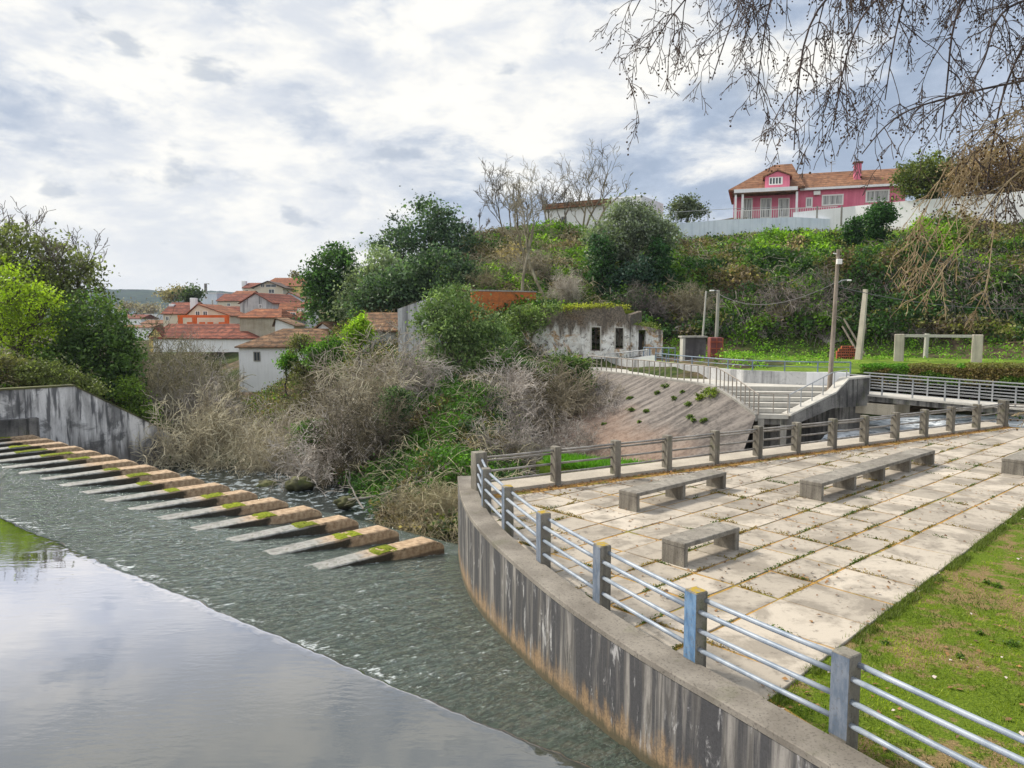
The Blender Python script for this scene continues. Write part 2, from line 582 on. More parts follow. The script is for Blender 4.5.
def mat_field():
    m, t = new_mat('field_grass')
    o = t.obj()
    n = t.noise(o, 0.5, 5, 0.65)
    n2 = t.noise(o, 5, 5, 0.7)
    c = t.mix(t.ramp(n, 0.35, 0.65), (0.09, 0.15, 0.018), (0.19, 0.27, 0.035))
    c = t.mix(t.math('MULTIPLY', t.ramp(n2, 0.46, 0.62), 0.7), c, (0.05, 0.085, 0.014))
    finish(t, c, 1.0, n2, 0.8, 0.08, 0.1)


mat_field()


def mat_leaf(name, trans=0.3, rough=0.6):
    m, t = new_mat(name)
    a = t.n('ShaderNodeVertexColor', layer_name='Col').outputs[0]
    d = t.n('ShaderNodeBsdfPrincipled', {'Base Color': a, 'Roughness': rough, 'Specular IOR Level': 0.35})
    tr = t.n('ShaderNodeBsdfTranslucent', {'Color': t.mix(1.0, a, (1.1, 1.25, 0.6), 'MULTIPLY')})
    mx = t.n('ShaderNodeMixShader', {0: trans, 1: d, 2: tr})
    t.n('ShaderNodeOutputMaterial', {0: mx})


mat_leaf('leaf', 0.38)
mat_leaf('leaf_thin', 0.45)


def mat_bark(name, a, b, scale=8.0):
    m, t = new_mat(name)
    o = t.obj()
    n = t.noise(t.vscale(o, (1, 1, 0.35)), scale, 5, 0.7)
    c = t.mix(t.ramp(n, 0.35, 0.65), a, b)
    rnd = t.n('ShaderNodeObjectInfo').outputs['Random']
    v_ = t.ramp(rnd, 0.0, 1.0, 0.62, 1.12)
    c = t.mix(1.0, c, t.n('ShaderNodeCombineXYZ', {0: v_, 1: v_, 2: t.math('MULTIPLY', v_, t.ramp(t.math('FRACT', t.math('MULTIPLY', rnd, 7.3)), 0.0, 1.0, 0.8, 1.08))}).outputs[0], 'MULTIPLY')
    finish(t, c, 0.95, n, 0.4, 0.02, 0.1)


mat_bark('bark_dark', (0.05, 0.04, 0.032), (0.12, 0.10, 0.08))
mat_bark('bark_grey', (0.15, 0.135, 0.115), (0.30, 0.275, 0.235))
mat_bark('bark_plane', (0.17, 0.145, 0.11), (0.34, 0.30, 0.22), 5)
mat_bark('twig_plane', (0.045, 0.034, 0.032), (0.12, 0.092, 0.075), 3)
mat_bark('twig_sunlit_ochre', (0.22, 0.155, 0.085), (0.42, 0.33, 0.21), 5)
mat_bark('twig_grey', (0.26, 0.225, 0.18), (0.66, 0.60, 0.51), 1.6)
mat_bark('twig_fawn', (0.25, 0.215, 0.15), (0.55, 0.50, 0.385), 1.6)
mat_bark('twig_olive', (0.20, 0.19, 0.09), (0.46, 0.43, 0.24), 1.6)
mat_bark('twig_dark', (0.10, 0.085, 0.07), (0.30, 0.26, 0.22), 1.6)
mat_bark('dry_stalk', (0.30, 0.25, 0.16), (0.52, 0.45, 0.31), 2)
mat_bark('seed_ball', (0.05, 0.03, 0.02), (0.13, 0.08, 0.045), 20)


def mat_rail():
    m, t = new_mat('galvanised_rail')
    o = t.obj()
    n = t.noise(o, 3, 5, 0.65)
    f = t.noise(o, 40, 4, 0.7)
    c = t.mix(t.ramp(n, 0.35, 0.65), (0.19, 0.23, 0.285), (0.31, 0.345, 0.39))
    c = t.mix(t.math('MULTIPLY', t.ramp(f, 0.58, 0.72), 0.45), c, (0.13, 0.125, 0.12))
    finish(t, c, 0.5, f, 0.15, 0.004, 0.5, 0.15)
    m, t = new_mat('weathered_rail')
    o = t.obj()
    n = t.noise(o, 3, 5, 0.65)
    f = t.noise(o, 30, 4, 0.7)
    c = t.mix(t.ramp(n, 0.35, 0.65), (0.20, 0.185, 0.165), (0.34, 0.32, 0.295))
    c = t.mix(t.math('MULTIPLY', t.ramp(f, 0.55, 0.72), 0.5), c, (0.12, 0.105, 0.09))
    finish(t, c, 0.65, f, 0.2, 0.004, 0.4)
    m, t = new_mat('faded_blue_paint')
    o = t.obj()
    n = t.noise(t.vscale(o, (6, 6, 2)), 2.0, 5, 0.65)
    f = t.noise(o, 22, 5, 0.7)
    c = t.mix(t.ramp(n, 0.35, 0.65), (0.07, 0.15, 0.27), (0.16, 0.26, 0.39))
    c = t.mix(t.math('MULTIPLY', t.ramp(f, 0.55, 0.65), 0.7), c, (0.14, 0.14, 0.14))
    finish(t, c, 0.75, f, 0.25, 0.006, 0.3)
    m, t = new_mat('slate_blue_paint')
    o = t.obj()
    n = t.noise(t.vscale(o, (6, 6, 2)), 2.0, 5, 0.65)
    f = t.noise(o, 25, 5, 0.7)
    c = t.mix(t.ramp(n, 0.35, 0.65), (0.10, 0.13, 0.175), (0.18, 0.205, 0.245))
    c = t.mix(t.math('MULTIPLY', t.ramp(f, 0.55, 0.68), 0.6), c, (0.11, 0.105, 0.10))
    finish(t, c, 0.75, f, 0.25, 0.006, 0.3)
    m, t = new_mat('lichen_cap')
    o = t.obj()
    n = t.noise(o, 12, 5, 0.7)
    c = t.mix(t.ramp(n, 0.40, 0.56), (0.23, 0.21, 0.18), (0.36, 0.25, 0.035))
    finish(t, c, 0.95, n, 0.4, 0.01, 0.1)
    m, t = new_mat('blue_grey_rail')
    finish(t, (0.16, 0.21, 0.27), 0.5)
    m, t = new_mat('brown_rail')
    o = t.obj()
    n = t.noise(o, 6, 4, 0.6)
    finish(t, t.mix(n, (0.22, 0.19, 0.16), (0.36, 0.32, 0.28)), 0.6)
    m, t = new_mat('white_paint')
    finish(t, (0.78, 0.77, 0.74), 0.5)
    m, t = new_mat('dark_wood')
    finish(t, (0.07, 0.045, 0.035), 0.7)
    m, t = new_mat('hollow_shade')
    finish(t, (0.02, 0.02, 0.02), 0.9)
    m, t = new_mat('window_glass')
    finish(t, (0.05, 0.06, 0.07), 0.12, spec=0.6)
    m, t = new_mat('curtained_glass')
    o = t.obj()
    n = t.noise(t.vscale(o, (9, 9, 0.3)), 1, 2, 0.5)
    finish(t, t.mix(t.ramp(n, 0.4, 0.6), (0.16, 0.16, 0.16), (0.45, 0.45, 0.43)), 0.15, spec=0.6)
    m, t = new_mat('metal_grey')
    finish(t, (0.35, 0.36, 0.37), 0.45, metal=0.3)
    m, t = new_mat('cable')
    finish(t, (0.13, 0.13, 0.13), 0.6)
    m, t = new_mat('fallen_leaf')
    a = t.n('ShaderNodeVertexColor', layer_name='Col').outputs[0]
    finish(t, a, 0.9)


mat_rail()


def mat_roof(name, a, b, dark, rows=3.2):
    m, t = new_mat(name)
    o = t.obj()
    x, y, z = t.xyz(o)
    n = t.noise(o, 0.35, 6, 0.75)
    n2 = t.noise(o, 1.5, 6, 0.75)
    rowz = t.n('ShaderNodeTexWave', {'Vector': o, 'Scale': rows, 'Distortion': 1.2, 'Detail': 1.0, 'Detail Scale': 2.0}, wave_type='BANDS', bands_direction='Z').outputs['Fac']
    c = t.mix(t.ramp(n, 0.35, 0.65), a, b)
    c = t.mix(t.math('MULTIPLY', t.ramp(n2, 0.44, 0.6), 0.8), c, dark)
    c = t.mix(t.math('MULTIPLY', t.ramp(rowz, 0.55, 0.9), 0.5), c, dark)
    finish(t, c, 0.9, t.math('ADD', rowz, n2), 0.5, 0.06, 0.15)


mat_roof('roof_old', (0.17, 0.095, 0.055), (0.33, 0.20, 0.115), (0.055, 0.04, 0.03), 0.9)
mat_roof('roof_red', (0.17, 0.052, 0.034), (0.30, 0.105, 0.066), (0.065, 0.03, 0.025), 0.6)
mat_roof('roof_orange', (0.22, 0.075, 0.038), (0.36, 0.145, 0.07), (0.09, 0.042, 0.028), 0.6)
mat_roof('roof_tan', (0.22, 0.105, 0.058), (0.31, 0.165, 0.095), (0.11, 0.058, 0.038), 0.8)


def mat_ruin():
    m, t = new_mat('ruin_plaster')
    o = t.obj()
    x, y, z = t.xyz(o)
    n = t.noise(o, 0.7, 6, 0.7, 0.6)
    n2 = t.noise(o, 2.2, 6, 0.7)
    st = t.noise(t.vscale(o, (2, 2, 0.3)), 1, 5, 0.65)
    f = t.noise(o, 9, 4, 0.7)
    c = t.mix(t.ramp(n2, 0.35, 0.62), (0.62, 0.59, 0.54), (0.82, 0.81, 0.78))
    c = t.mix(t.math('MULTIPLY', t.ramp(n, 0.54, 0.60), 0.8), c, (0.45, 0.26, 0.11))
    zz = t.math('ADD', z, t.math('MULTIPLY', t.math('SUBTRACT', st, 0.5), 3.2))
    c = t.mix(t.ramp(zz, 3.1, 4.1, 0.0, 0.93), c, t.mix(t.ramp(f, 0.35, 0.65), (0.06, 0.048, 0.036), (0.20, 0.155, 0.115)))
    c = t.mix(t.math('MULTIPLY', t.ramp(st, 0.55, 0.66), 0.75), c, (0.11, 0.095, 0.08))
    c = t.mix(t.math('MULTIPLY', t.ramp(t.noise(o, 3.2, 6, 0.75), 0.52, 0.62), 0.8), c, (0.09, 0.075, 0.06))
    finish(t, c, 0.95, t.math('ADD', n2, f), 0.6, 0.06, 0.1)
    m, t = new_mat('brick_wall')
    o = t.obj()
    b = t.n('ShaderNodeTexBrick', {'Vector': t.n('ShaderNodeMapping', {'Vector': o, 'Rotation': (math.radians(90), 0, 0)}).outputs[0], 'Color1': (0.62, 0.19, 0.045, 1), 'Color2': (0.50, 0.13, 0.03, 1),
            'Mortar': (0.30, 0.14, 0.08, 1), 'Scale': 2.5, 'Mortar Size': 0.03})
    n = t.noise(o, 1.4, 5, 0.7)
    c = t.mix(t.math('MULTIPLY', t.ramp(n, 0.52, 0.64), 0.7), b.outputs[0], (0.20, 0.10, 0.05))
    finish(t, c, 0.95, n, 0.3, 0.03, 0.1)


mat_ruin()


def mat_embankment():
    m, t = new_mat('embankment_concrete')
    o = t.obj()
    x, y, z = t.xyz(o)
    # streaks run down the slope
    rot = t.n('ShaderNodeMapping', {'Vector': o, 'Rotation': (0, 0, math.radians(-52)), 'Scale': (0.35, 3.0, 0.5)}).outputs[0]
    st = t.noise(rot, 1.0, 5, 0.6)
    n = t.noise(o, 0.45, 5, 0.65)
    f = t.noise(o, 5, 5, 0.7)
    c = t.mix(t.ramp(t.math('ADD', t.math('MULTIPLY', st, 0.6), t.math('MULTIPLY', f, 0.4)), 0.36, 0.66), (0.085, 0.075, 0.07), (0.26, 0.23, 0.205))
    lowx = t.math('ADD', t.math('ADD', t.math('MULTIPLY', z, 0.9), t.math('MULTIPLY', x, 0.32)), t.math('MULTIPLY', n, 3.5))
    c = t.mix(t.ramp(lowx, 1.6, 4.0, 0.72, 0.0), c, t.mix(t.ramp(f, 0.35, 0.65), (0.19, 0.125, 0.09), (0.31, 0.215, 0.16)))
    c = t.mix(t.math('MULTIPLY', t.ramp(f, 0.54, 0.7), 0.5), c, (0.10, 0.085, 0.075))
    finish(t, c, 0.95, t.math('ADD', f, st), 0.5, 0.06, 0.15)


mat_embankment()


def mat_water():
    # still pool above the weir
    m, t = new_mat('pool_water')
    o = t.obj()
    n1 = t.noise(t.vscale(o, (0.8, 2.2, 1)), 1.0, 3, 0.5)
    n2 = t.noise(t.vscale(o, (2.5, 6.0, 1)), 1.6, 3, 0.5)
    msk = t.ramp(t.noise(o, 0.35, 3, 0.5), 0.42, 0.62)
    h = t.math('ADD', t.math('MULTIPLY', n1, 0.5), t.math('MULTIPLY', t.math('MULTIPLY', n2, msk), 0.6))
    b = t.n('ShaderNodeBump', {'Height': h, 'Strength': 0.10, 'Distance': 0.05})
    d = t.n('ShaderNodeBsdfDiffuse', {'Color': (0.035, 0.04, 0.025, 1)})
    g = t.n('ShaderNodeBsdfGlossy', {'Color': (0.88, 0.88, 0.95, 1), 'Roughness': 0.02, 'Normal': b.outputs[0]})
    fr = t.n('ShaderNodeFresnel', {'IOR': 1.55, 'Normal': b.outputs[0]}).outputs[0]
    k = t.ramp(fr, 0.085, 0.22, 0.26, 0.90)
    t.n('ShaderNodeOutputMaterial', {0: t.n('ShaderNodeMixShader', {0: k, 1: d, 2: g})})
    # broken water sliding down the apron
    m, t = new_mat('apron_water')
    o = t.obj()
    a = t.n('ShaderNodeVertexColor', layer_name='Col').outputs[0]
    foam_glint = t.xyz(a)[0]
    rp = t.vscale(t.n('ShaderNodeMapping', {'Vector': o, 'Rotation': (0, 0, math.radians(-48))}).outputs[0], (9.0, 24.0, 8))
    n1 = t.noise(rp, 1.0, 6, 0.68, 0.6)
    n2 = t.noise(o, 40, 3, 0.6)
    fr_ = t.n('ShaderNodeMapping', {'Vector': o, 'Rotation': (0, 0, math.radians(-48))}).outputs[0]
    lane = t.noise(t.vscale(fr_, (0.6, 8.0, 1)), 1.0, 6, 0.7, 0.5)
    h = t.math('ADD', n1, t.math('MULTIPLY', n2, 0.35))
    b = t.n('ShaderNodeBump', {'Height': h, 'Strength': 1.0, 'Distance': 0.085})
    col = t.mix(t.ramp(n1, 0.35, 0.65), (0.006, 0.010, 0.006), (0.05, 0.07, 0.05))
    col = t.mix(t.math('MULTIPLY', t.ramp(lane, 0.48, 0.66), 0.45), col, (0.11, 0.135, 0.12))
    d = t.n('ShaderNodeBsdfDiffuse', {'Color': col})
    g = t.n('ShaderNodeBsdfGlossy', {'Color': (0.78, 0.84, 0.84, 1), 'Roughness': 0.10, 'Normal': b.outputs[0]})
    fr = t.n('ShaderNodeFresnel', {'IOR': 1.45, 'Normal': b.outputs[0]}).outputs[0]
    k = t.ramp(fr, 0.02, 0.36, 0.11, 0.95)
    s1 = t.n('ShaderNodeMixShader', {0: k, 1: d, 2: g})
    wd = t.n('ShaderNodeBsdfDiffuse', {'Color': (0.62, 0.66, 0.67, 1)})
    fk = t.math('MULTIPLY', t.ramp(t.math('ADD', n1, t.math('ADD', t.math('MULTIPLY', t.math('SUBTRACT', foam_glint, 0.5), 0.55), t.math('MULTIPLY', t.math('SUBTRACT', lane, 0.5), 0.22))), 0.555, 0.70), 0.65)  # white flecks: foam, with ripple highlights put into the colour
    s2 = t.n('ShaderNodeMixShader', {0: fk, 1: s1, 2: wd})
    t.n('ShaderNodeOutputMaterial', {0: s2})
    # dark stream below
    m, t = new_mat('stream_water')
    o = t.obj()
    n1 = t.noise(o, 2.5, 5, 0.65)
    b = t.n('ShaderNodeBump', {'Height': n1, 'Strength': 0.5, 'Distance': 0.12})
    p = t.n('ShaderNodeBsdfPrincipled', {'Base Color': t.mix(t.ramp(n1, 0.52, 0.62), (0.02, 0.027, 0.025), (0.30, 0.34, 0.36)), 'Roughness': 0.12, 'Normal': b.outputs[0]})
    t.n('ShaderNodeOutputMaterial', {0: p})
    # white cascade
    m, t = new_mat('cascade_water')
    o = t.obj()
    n1 = t.noise(t.vscale(o, (0.7, 2.2, 1)), 1.6, 6, 0.7, 0.5)
    b = t.n('ShaderNodeBump', {'Height': n1, 'Strength': 0.7, 'Distance': 0.15})
    p = t.n('ShaderNodeBsdfPrincipled', {'Base Color': t.mix(t.ramp(n1, 0.38, 0.54), (0.14, 0.17, 0.20), (0.80, 0.84, 0.88)), 'Roughness': 0.35, 'Normal': b.outputs[0]})
    t.n('ShaderNodeOutputMaterial', {0: p})


mat_water()


def mat_far():
    m, t = new_mat('far_hill')
    o = t.obj()
    n = t.noise(o, 0.012, 6, 0.7)
    n2 = t.noise(o, 0.05, 5, 0.7)
    c = t.mix(t.ramp(n2, 0.4, 0.6), (0.012, 0.026, 0.022), (0.035, 0.058, 0.035))
    c = t.mix(t.math('MULTIPLY', t.ramp(n, 0.55, 0.66), 0.5), c, (0.07, 0.08, 0.045))
    finish(t, c, 1.0, spec=0.0)


mat_far()
M = MATS
# ------------------------------------------------------------------ terrain
CTRL = np.array([
    # river bed and stream below the weir
    (-4, 27, -5.0), (-8, 32, -5.0), (-13, 38, -5.0), (-20, 48, -5.2), (-24, 58, -5.2), (-1, 24, -5.0), (3, 26, -4.6), (-30, 68, -5), (-12, 30, -5), (-18, 38, -5), (-24, 46, -5),
    # right bank of the stream, rising to the ruins
    (-1.5, 30, -3.9), (-5, 35, -3.9), (-3.2, 34, -2.6), (-2.3, 40, -1.4), (-2.6, 44, 0.0), (1.5, 34, -4.2), (3, 38, -4.2), (5.5, 42, -2.4), (2, 43, -2.7), (4, 47, -1.3), (0, 50, 0.6), (5, 52, 0.2),
    (-9, 42, -4.0), (-8, 48, -2.0), (-13, 50, -3.8), (-14, 58, -2.0), (-8, 57, 0.6), (-3, 55, 1.6), (1, 56, 1.9), (10, 56, 1.8), (-10, 66, 2.4), (-16, 66, 0.5),
    # side channel behind the terrace and beyond the footbridge
    (6, 29, -4.2), (10, 31, -3.5), (14, 33, -2.6), (18, 35.5, -2.2), (22, 38.5, -1.7), (27, 43, -1.0), (34, 47, -0.3), (24, 34, -2.0), (30, 36, -1.2),
    # plaza and field
    (9, 43, 0.3), (12, 35, -3.5), (13.5, 37, -3.2), (16.5, 38.2, -2.7), (19.5, 40.6, -2.4), (13, 41, -1.5), (16, 42, -0.8), (7, 50, 0.7), (14, 44, 1.55), (19, 45, 0.6), (26, 47, 0.7), (34, 50, 1.2), (11, 52, 1.6), (18, 55, 1.6), (27, 54, 1.4), (36, 54, 1.5), (20, 60, 1.7), (25, 58.5, 1.5), (31, 57, 1.5), (37, 55, 1.6), (15, 60, 1.7), (45, 52, 1.6), (60, 50, 2.5), (60, 40, 1.0),
    # foot of the cliff and hill on the right
    (21, 63.6, 3.4), (28, 62, 3.4), (36, 59.5, 3.4), (14, 62, 2.4), (8, 63, 3.0), (48, 57, 4),
    (22, 69, 7.6), (30, 67, 8.0), (38, 65, 8.2), (14, 70, 6.0), (50, 64, 8.8), (60, 62, 11),
    (24, 78, 10.4), (36, 76, 11.3), (50, 74, 12.6), (16, 82, 10.6), (66, 76, 14), (19.5, 92.5, 13.5), (24, 91.3, 13.8), (31, 90, 14.2), (38, 89, 14.4), (44, 86, 14.3), (51, 79, 13.6), (58, 75, 13.0), (30, 104, 18.4), (50, 100, 18.6), (75, 100, 18), (35, 130, 19.5), (70, 130, 19),
    # centre hill
    (2.5, 66, 5.0), (3, 76, 9.4), (6, 92, 14.6), (-1.4, 85, 12.0), (-7, 80, 8.6), (-11, 75, 5.2), (-18, 76, 3.0), (-4, 95, 14.4), (10, 104, 15.3), (-12, 95, 10.0), (-20, 92, 5.5), (-10, 110, 15), (10, 130, 18), (-30, 90, 1.0), (-26, 110, 4),
    # town on the left
    (-24, 76, -3.8), (-34, 78, -4.5), (-36, 110, -2.5), (-55, 130, -2.5), (-50, 160, 0.5), (-60, 210, 6.0), (-85, 210, 0), (-90, 260, -2.5), (-70, 240, 8), (-40, 200, 10), (-150, 300, -3), (-45, 80, -4), (-20, 140, 10), (0, 200, 18),
    # left bank
    (-29.5, 43, 0.6), (-35, 37, 0.7), (-28, 33, -3.2), (-24.5, 39.5, -3.8), (-30, 30, -3), (-21, 43, -4.6), (-42, 40, 2.5), (-36, 54, 0.9), (-28, 48, 0.2), (-27, 53, -2.2), (-22.5, 50, -4.2), (-34, 64, -3.2), (-60, 40, 5), (-60, 60, 3), (-50, 75, -2), (-40, 20, 1.0), (-45, 0, 1.5), (-80, 20, 5),
    # beds and ground out of sight
    (-5, 5, -3), (-15, 10, -3), (-28, 18, -3), (0, -20, -3), (-20, -20, -3), (8, 14, -4.5), (14, 20, -4), (22, 26, -2.5), (30, 20, -0.8), (12, 6, -3), (30, 0, -0.8), (40, 30, -0.6), (20, -20, -1), (60, 10, -0.5), (60, -30, 0), (-60, -40, 3),
    (200, 100, 20), (200, 0, 8), (200, 300, 22), (0, 300, 20), (-300, 300, -3), (-300, 0, 3), (-250, 120, -1), (0, -100, 0), (-200, -100, 5), (200, -100, 5),
    (-600, 700, -5), (0, 700, 0), (600, 700, 10), (-2500, 2500, 0), (0, 3500, 0), (2500, 2500, 0), (-3000, -200, 0), (3000, -200, 0), (0, -1000, 0), (-1200, 1200, -5), (1200, 1200, 0),
], float)
_P = CTRL[:, :2]
_D = np.sqrt(((_P[:, None] - _P[None]) ** 2).sum(-1) + 1.2)
_n = len(_P)
_A = np.zeros((_n + 1, _n + 1))
_A[:_n, :_n] = -_D
_A[:_n, _n] = 1
_A[_n, :_n] = 1
_W = np.linalg.solve(_A, np.concatenate([CTRL[:, 2], [0]]))


def hz(x, y, rough=True):
    x, y = np.asarray(x, float), np.asarray(y, float)
    sh = x.shape
    xf, yf = x.ravel(), y.ravel()
    out = np.empty(len(xf))
    for a in range(0, len(xf), 20000):
        b = a + 20000
        d = np.sqrt((xf[a:b, None] - _P[None, :, 0]) ** 2 + (yf[a:b, None] - _P[None, :, 1]) ** 2 + 1.2)
        out[a:b] = -d @ _W[:_n] + _W[_n]
    if rough:
        out += (fbm(xf * 0.35, yf * 0.35, 5) - 0.5) * 0.5
    return out.reshape(sh)


_gx = np.concatenate([np.array([-3000, -2000, -1300, -800, -500, -350, -250, -180, -140, -115]), np.arange(-95, -45, 3.5), np.arange(-45, 62, 0.85), np.arange(62, 100, 3.5), np.array([115, 140, 180, 250, 350, 500, 800, 1300, 2000, 3000])])
_gy = np.concatenate([np.array([-900, -400, -200, -100, -60, -35, -20, -8, 2, 10]), np.arange(14, 112, 0.85), np.arange(112, 300, 6), np.array([320, 360, 420, 500, 650, 850, 1100, 1500, 2000, 2600, 3400])])
_X, _Y = np.meshgrid(_gx, _gy)
_Z = hz(_X, _Y)
_nx, _ny = len(_gx), len(_gy)
_i = (np.arange(_ny - 1)[:, None] * _nx + np.arange(_nx - 1)[None]).ravel()
ground = quads_obj('ground', np.stack([_X, _Y, _Z], -1).reshape(-1, 3), np.stack([_i, _i + 1, _i + _nx + 1, _i + _nx], 1), M['hill_soil'], smooth=True)
tag(ground, kind='structure')

# wooded hills on the skyline
hx = np.linspace(-2600, 1600, 240)
hd = np.linspace(0, 1, 34)
HX, HD = np.meshgrid(hx, hd)
HY = 1500 + HD * 900 + 120 * np.sin(HX / 420)
ridge = 101 + 12 * np.sin(HX / 510 + 0.6) + 9 * np.sin(HX / 170 + 2) + (fbm(HX / 120, HX * 0, 3) - 0.5) * 10
HZ = -8 + ridge * np.sin(np.clip(HD * 1.25, 0, 1) * np.pi / 2) + (fbm(HX / 16, HY / 16, 8, 3) - 0.5) * 13 * (HD > 0.02)
i0 = (np.arange(33)[:, None] * 240 + np.arange(239)[None]).ravel()
hills = quads_obj('hills', np.stack([HX, HY, HZ], -1).reshape(-1, 3), np.stack([i0, i0 + 1, i0 + 241, i0 + 240], 1), M['far_hill'])
tag(hills, kind='structure')

# ------------------------------------------------------------------ terrace outline (front curve from far to near, then behind the camera side)
OUTER = [(-1.52, 20.55), (-1.45, 19.8), (-1.24, 17.93), (-0.93, 16.19), (-0.52, 14.75), (-0.07, 13.46), (0.38, 12.21), (0.80, 11.20), (1.25, 10.22), (1.70, 9.36), (2.06, 8.74), (2.44, 8.14), (3.02, 7.14), (3.66, 6.0), (4.5, 4.3), (5.6, 1.8), (6.8, -1.5)]


def offset(poly, d):
    P = np.array(poly)
    T = np.gradient(P, axis=0)
    T /= np.linalg.norm(T, axis=1, keepdims=True)
    return P + np.stack([-T[:, 1], T[:, 0]], 1) * d      # towards the paving


def smooth_curve(P, n):
    P = np.asarray(P, float)
    s = np.concatenate([[0], np.cumsum(np.linalg.norm(np.diff(P, axis=0), axis=1))])
    u = np.linspace(0, s[-1], n)
    C = np.stack([np.interp(u, s, P[:, k]) for k in range(P.shape[1])], 1)
    for _ in range(6):
        C[1:-1] = 0.25 * C[:-2] + 0.5 * C[1:-1] + 0.25 * C[2:]
    return C


OUT = smooth_curve(OUTER, 90)
INN = offset(OUT, 0.47)
REAR_A, REAR_B = np.array([-0.85, 18.97]), np.array([20.84, 31.40])      # line of the rear railing posts
REAR_DIR = (REAR_B - REAR_A) / np.linalg.norm(REAR_B - REAR_A)
REAR_N = np.array([-REAR_DIR[1], REAR_DIR[0]])

# body of the terrace: earth fill held by the wall (its top is the lawn soil)
body_poly = [tuple(p) for p in OUT + (INN - OUT) * 0.45] + [(9.0, -14), (70, -14), (70, 44), (27, 30.6), (23.0, 30.2), tuple(REAR_B + REAR_N * 0.7), tuple(REAR_A + REAR_N * 0.7 + REAR_DIR * 0.3)]
mb = MB().prism(body_poly, -5.5, -0.035)
lawn = mb.build('lawn_ground', M['lawn_soil'])
tag(lawn, kind='structure')

# curved retaining wall and its coping
n = len(OUT)


def wall_strip(name, outer, inner, z0, z1, mat, parent=None, bev=0.012):
    k = len(outer)
    V, Fs = [], []
    o2 = outer + (inner - outer) / np.linalg.norm(inner - outer, axis=1, keepdims=True) * bev
    i2 = inner + (outer - inner) / np.linalg.norm(inner - outer, axis=1, keepdims=True) * bev
    rows = [(outer, z0), (outer, z1 - bev), (o2, z1), (i2, z1), (inner, z1 - bev), (inner, z0)]
    for (P, z) in rows:
        V += [(p[0], p[1], z) for p in P]
    for r in range(5):
        for a in range(k - 1):
            Fs.append((r * k + a, r * k + a + 1, (r + 1) * k + a + 1, (r + 1) * k + a))
    Fs.append(tuple(r * k for r in range(6)))
    Fs.append(tuple(r * k + k - 1 for r in reversed(range(6))))
    m_ = MB().add(V, Fs)
    return m_.build(name, mat, parent)


tw = empty('retaining_wall', (0, 0, 0))
tag(tw, 'long curved concrete retaining wall streaked black and rust above the water, terrace on top', 'retaining wall')
wall_strip('wall_face', OUT, OUT + (INN - OUT) * 0.5, -5.4, 0.06, M['terrace_wall_concrete'], tw)
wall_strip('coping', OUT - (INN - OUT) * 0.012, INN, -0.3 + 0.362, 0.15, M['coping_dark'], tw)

# rear kerb and low wall
rk = empty('kerb_wall', (0, 0, 0))
tag(rk, 'straight low concrete kerb wall under the rear railing along the channel side', 'kerb wall')
ra, rb = REAR_A + REAR_DIR * 0.25, REAR_B + REAR_DIR * 0.3
m_ = MB()
m_.prism([tuple(ra - REAR_N * 0.12), tuple(rb - REAR_N * 0.12), tuple(rb + REAR_N * 0.78), tuple(ra + REAR_N * 0.78 - REAR_DIR * 0.1)], -5.4, 0.085)
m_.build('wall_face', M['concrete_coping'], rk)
# drain strip of fallen leaves between kerb and paving
m_ = MB()
q = [ra - REAR_N * 0.56, rb - REAR_N * 0.56, rb - REAR_N * 0.1, ra - REAR_N * 0.1]
m_.add([(p[0], p[1], -0.018) for p in q], [(0, 1, 2, 3)])
tag(m_.build('drain_strip', M['joint_soil']), kind='structure')

# ------------------------------------------------------------------ paving slabs
TH = 0.719
S1, S2 = 1.14, 0.826
P0 = np.array([3.26, 12.98])
DI, DJ = np.array([math.cos(TH), math.sin(TH)]), np.array([math.sin(TH), -math.cos(TH)])
EDGE_A, EDGE_B = np.array([2.55, 8.02]), np.array([30.0, 35.0])      # paving / lawn edge


def clip_half(poly, a, d):
    """keep the side of line a + t*d that lies to the left"""
    out = []
    nrm = np.array([-d[1], d[0]])
    for i in range(len(poly)):
        p, q_ = poly[i], poly[(i + 1) % len(poly)]
        sp, sq = (p - a) @ nrm, (q_ - a) @ nrm
        if sp >= 0:
            out.append(p)
        if (sp > 0 > sq) or (sp < 0 < sq):
            out.append(p + (q_ - p) * (sp / (sp - sq)))
    return out


rng = np.random.default_rng(11)
inner_clip = INN[INN[:, 1] > 7.6][::5]
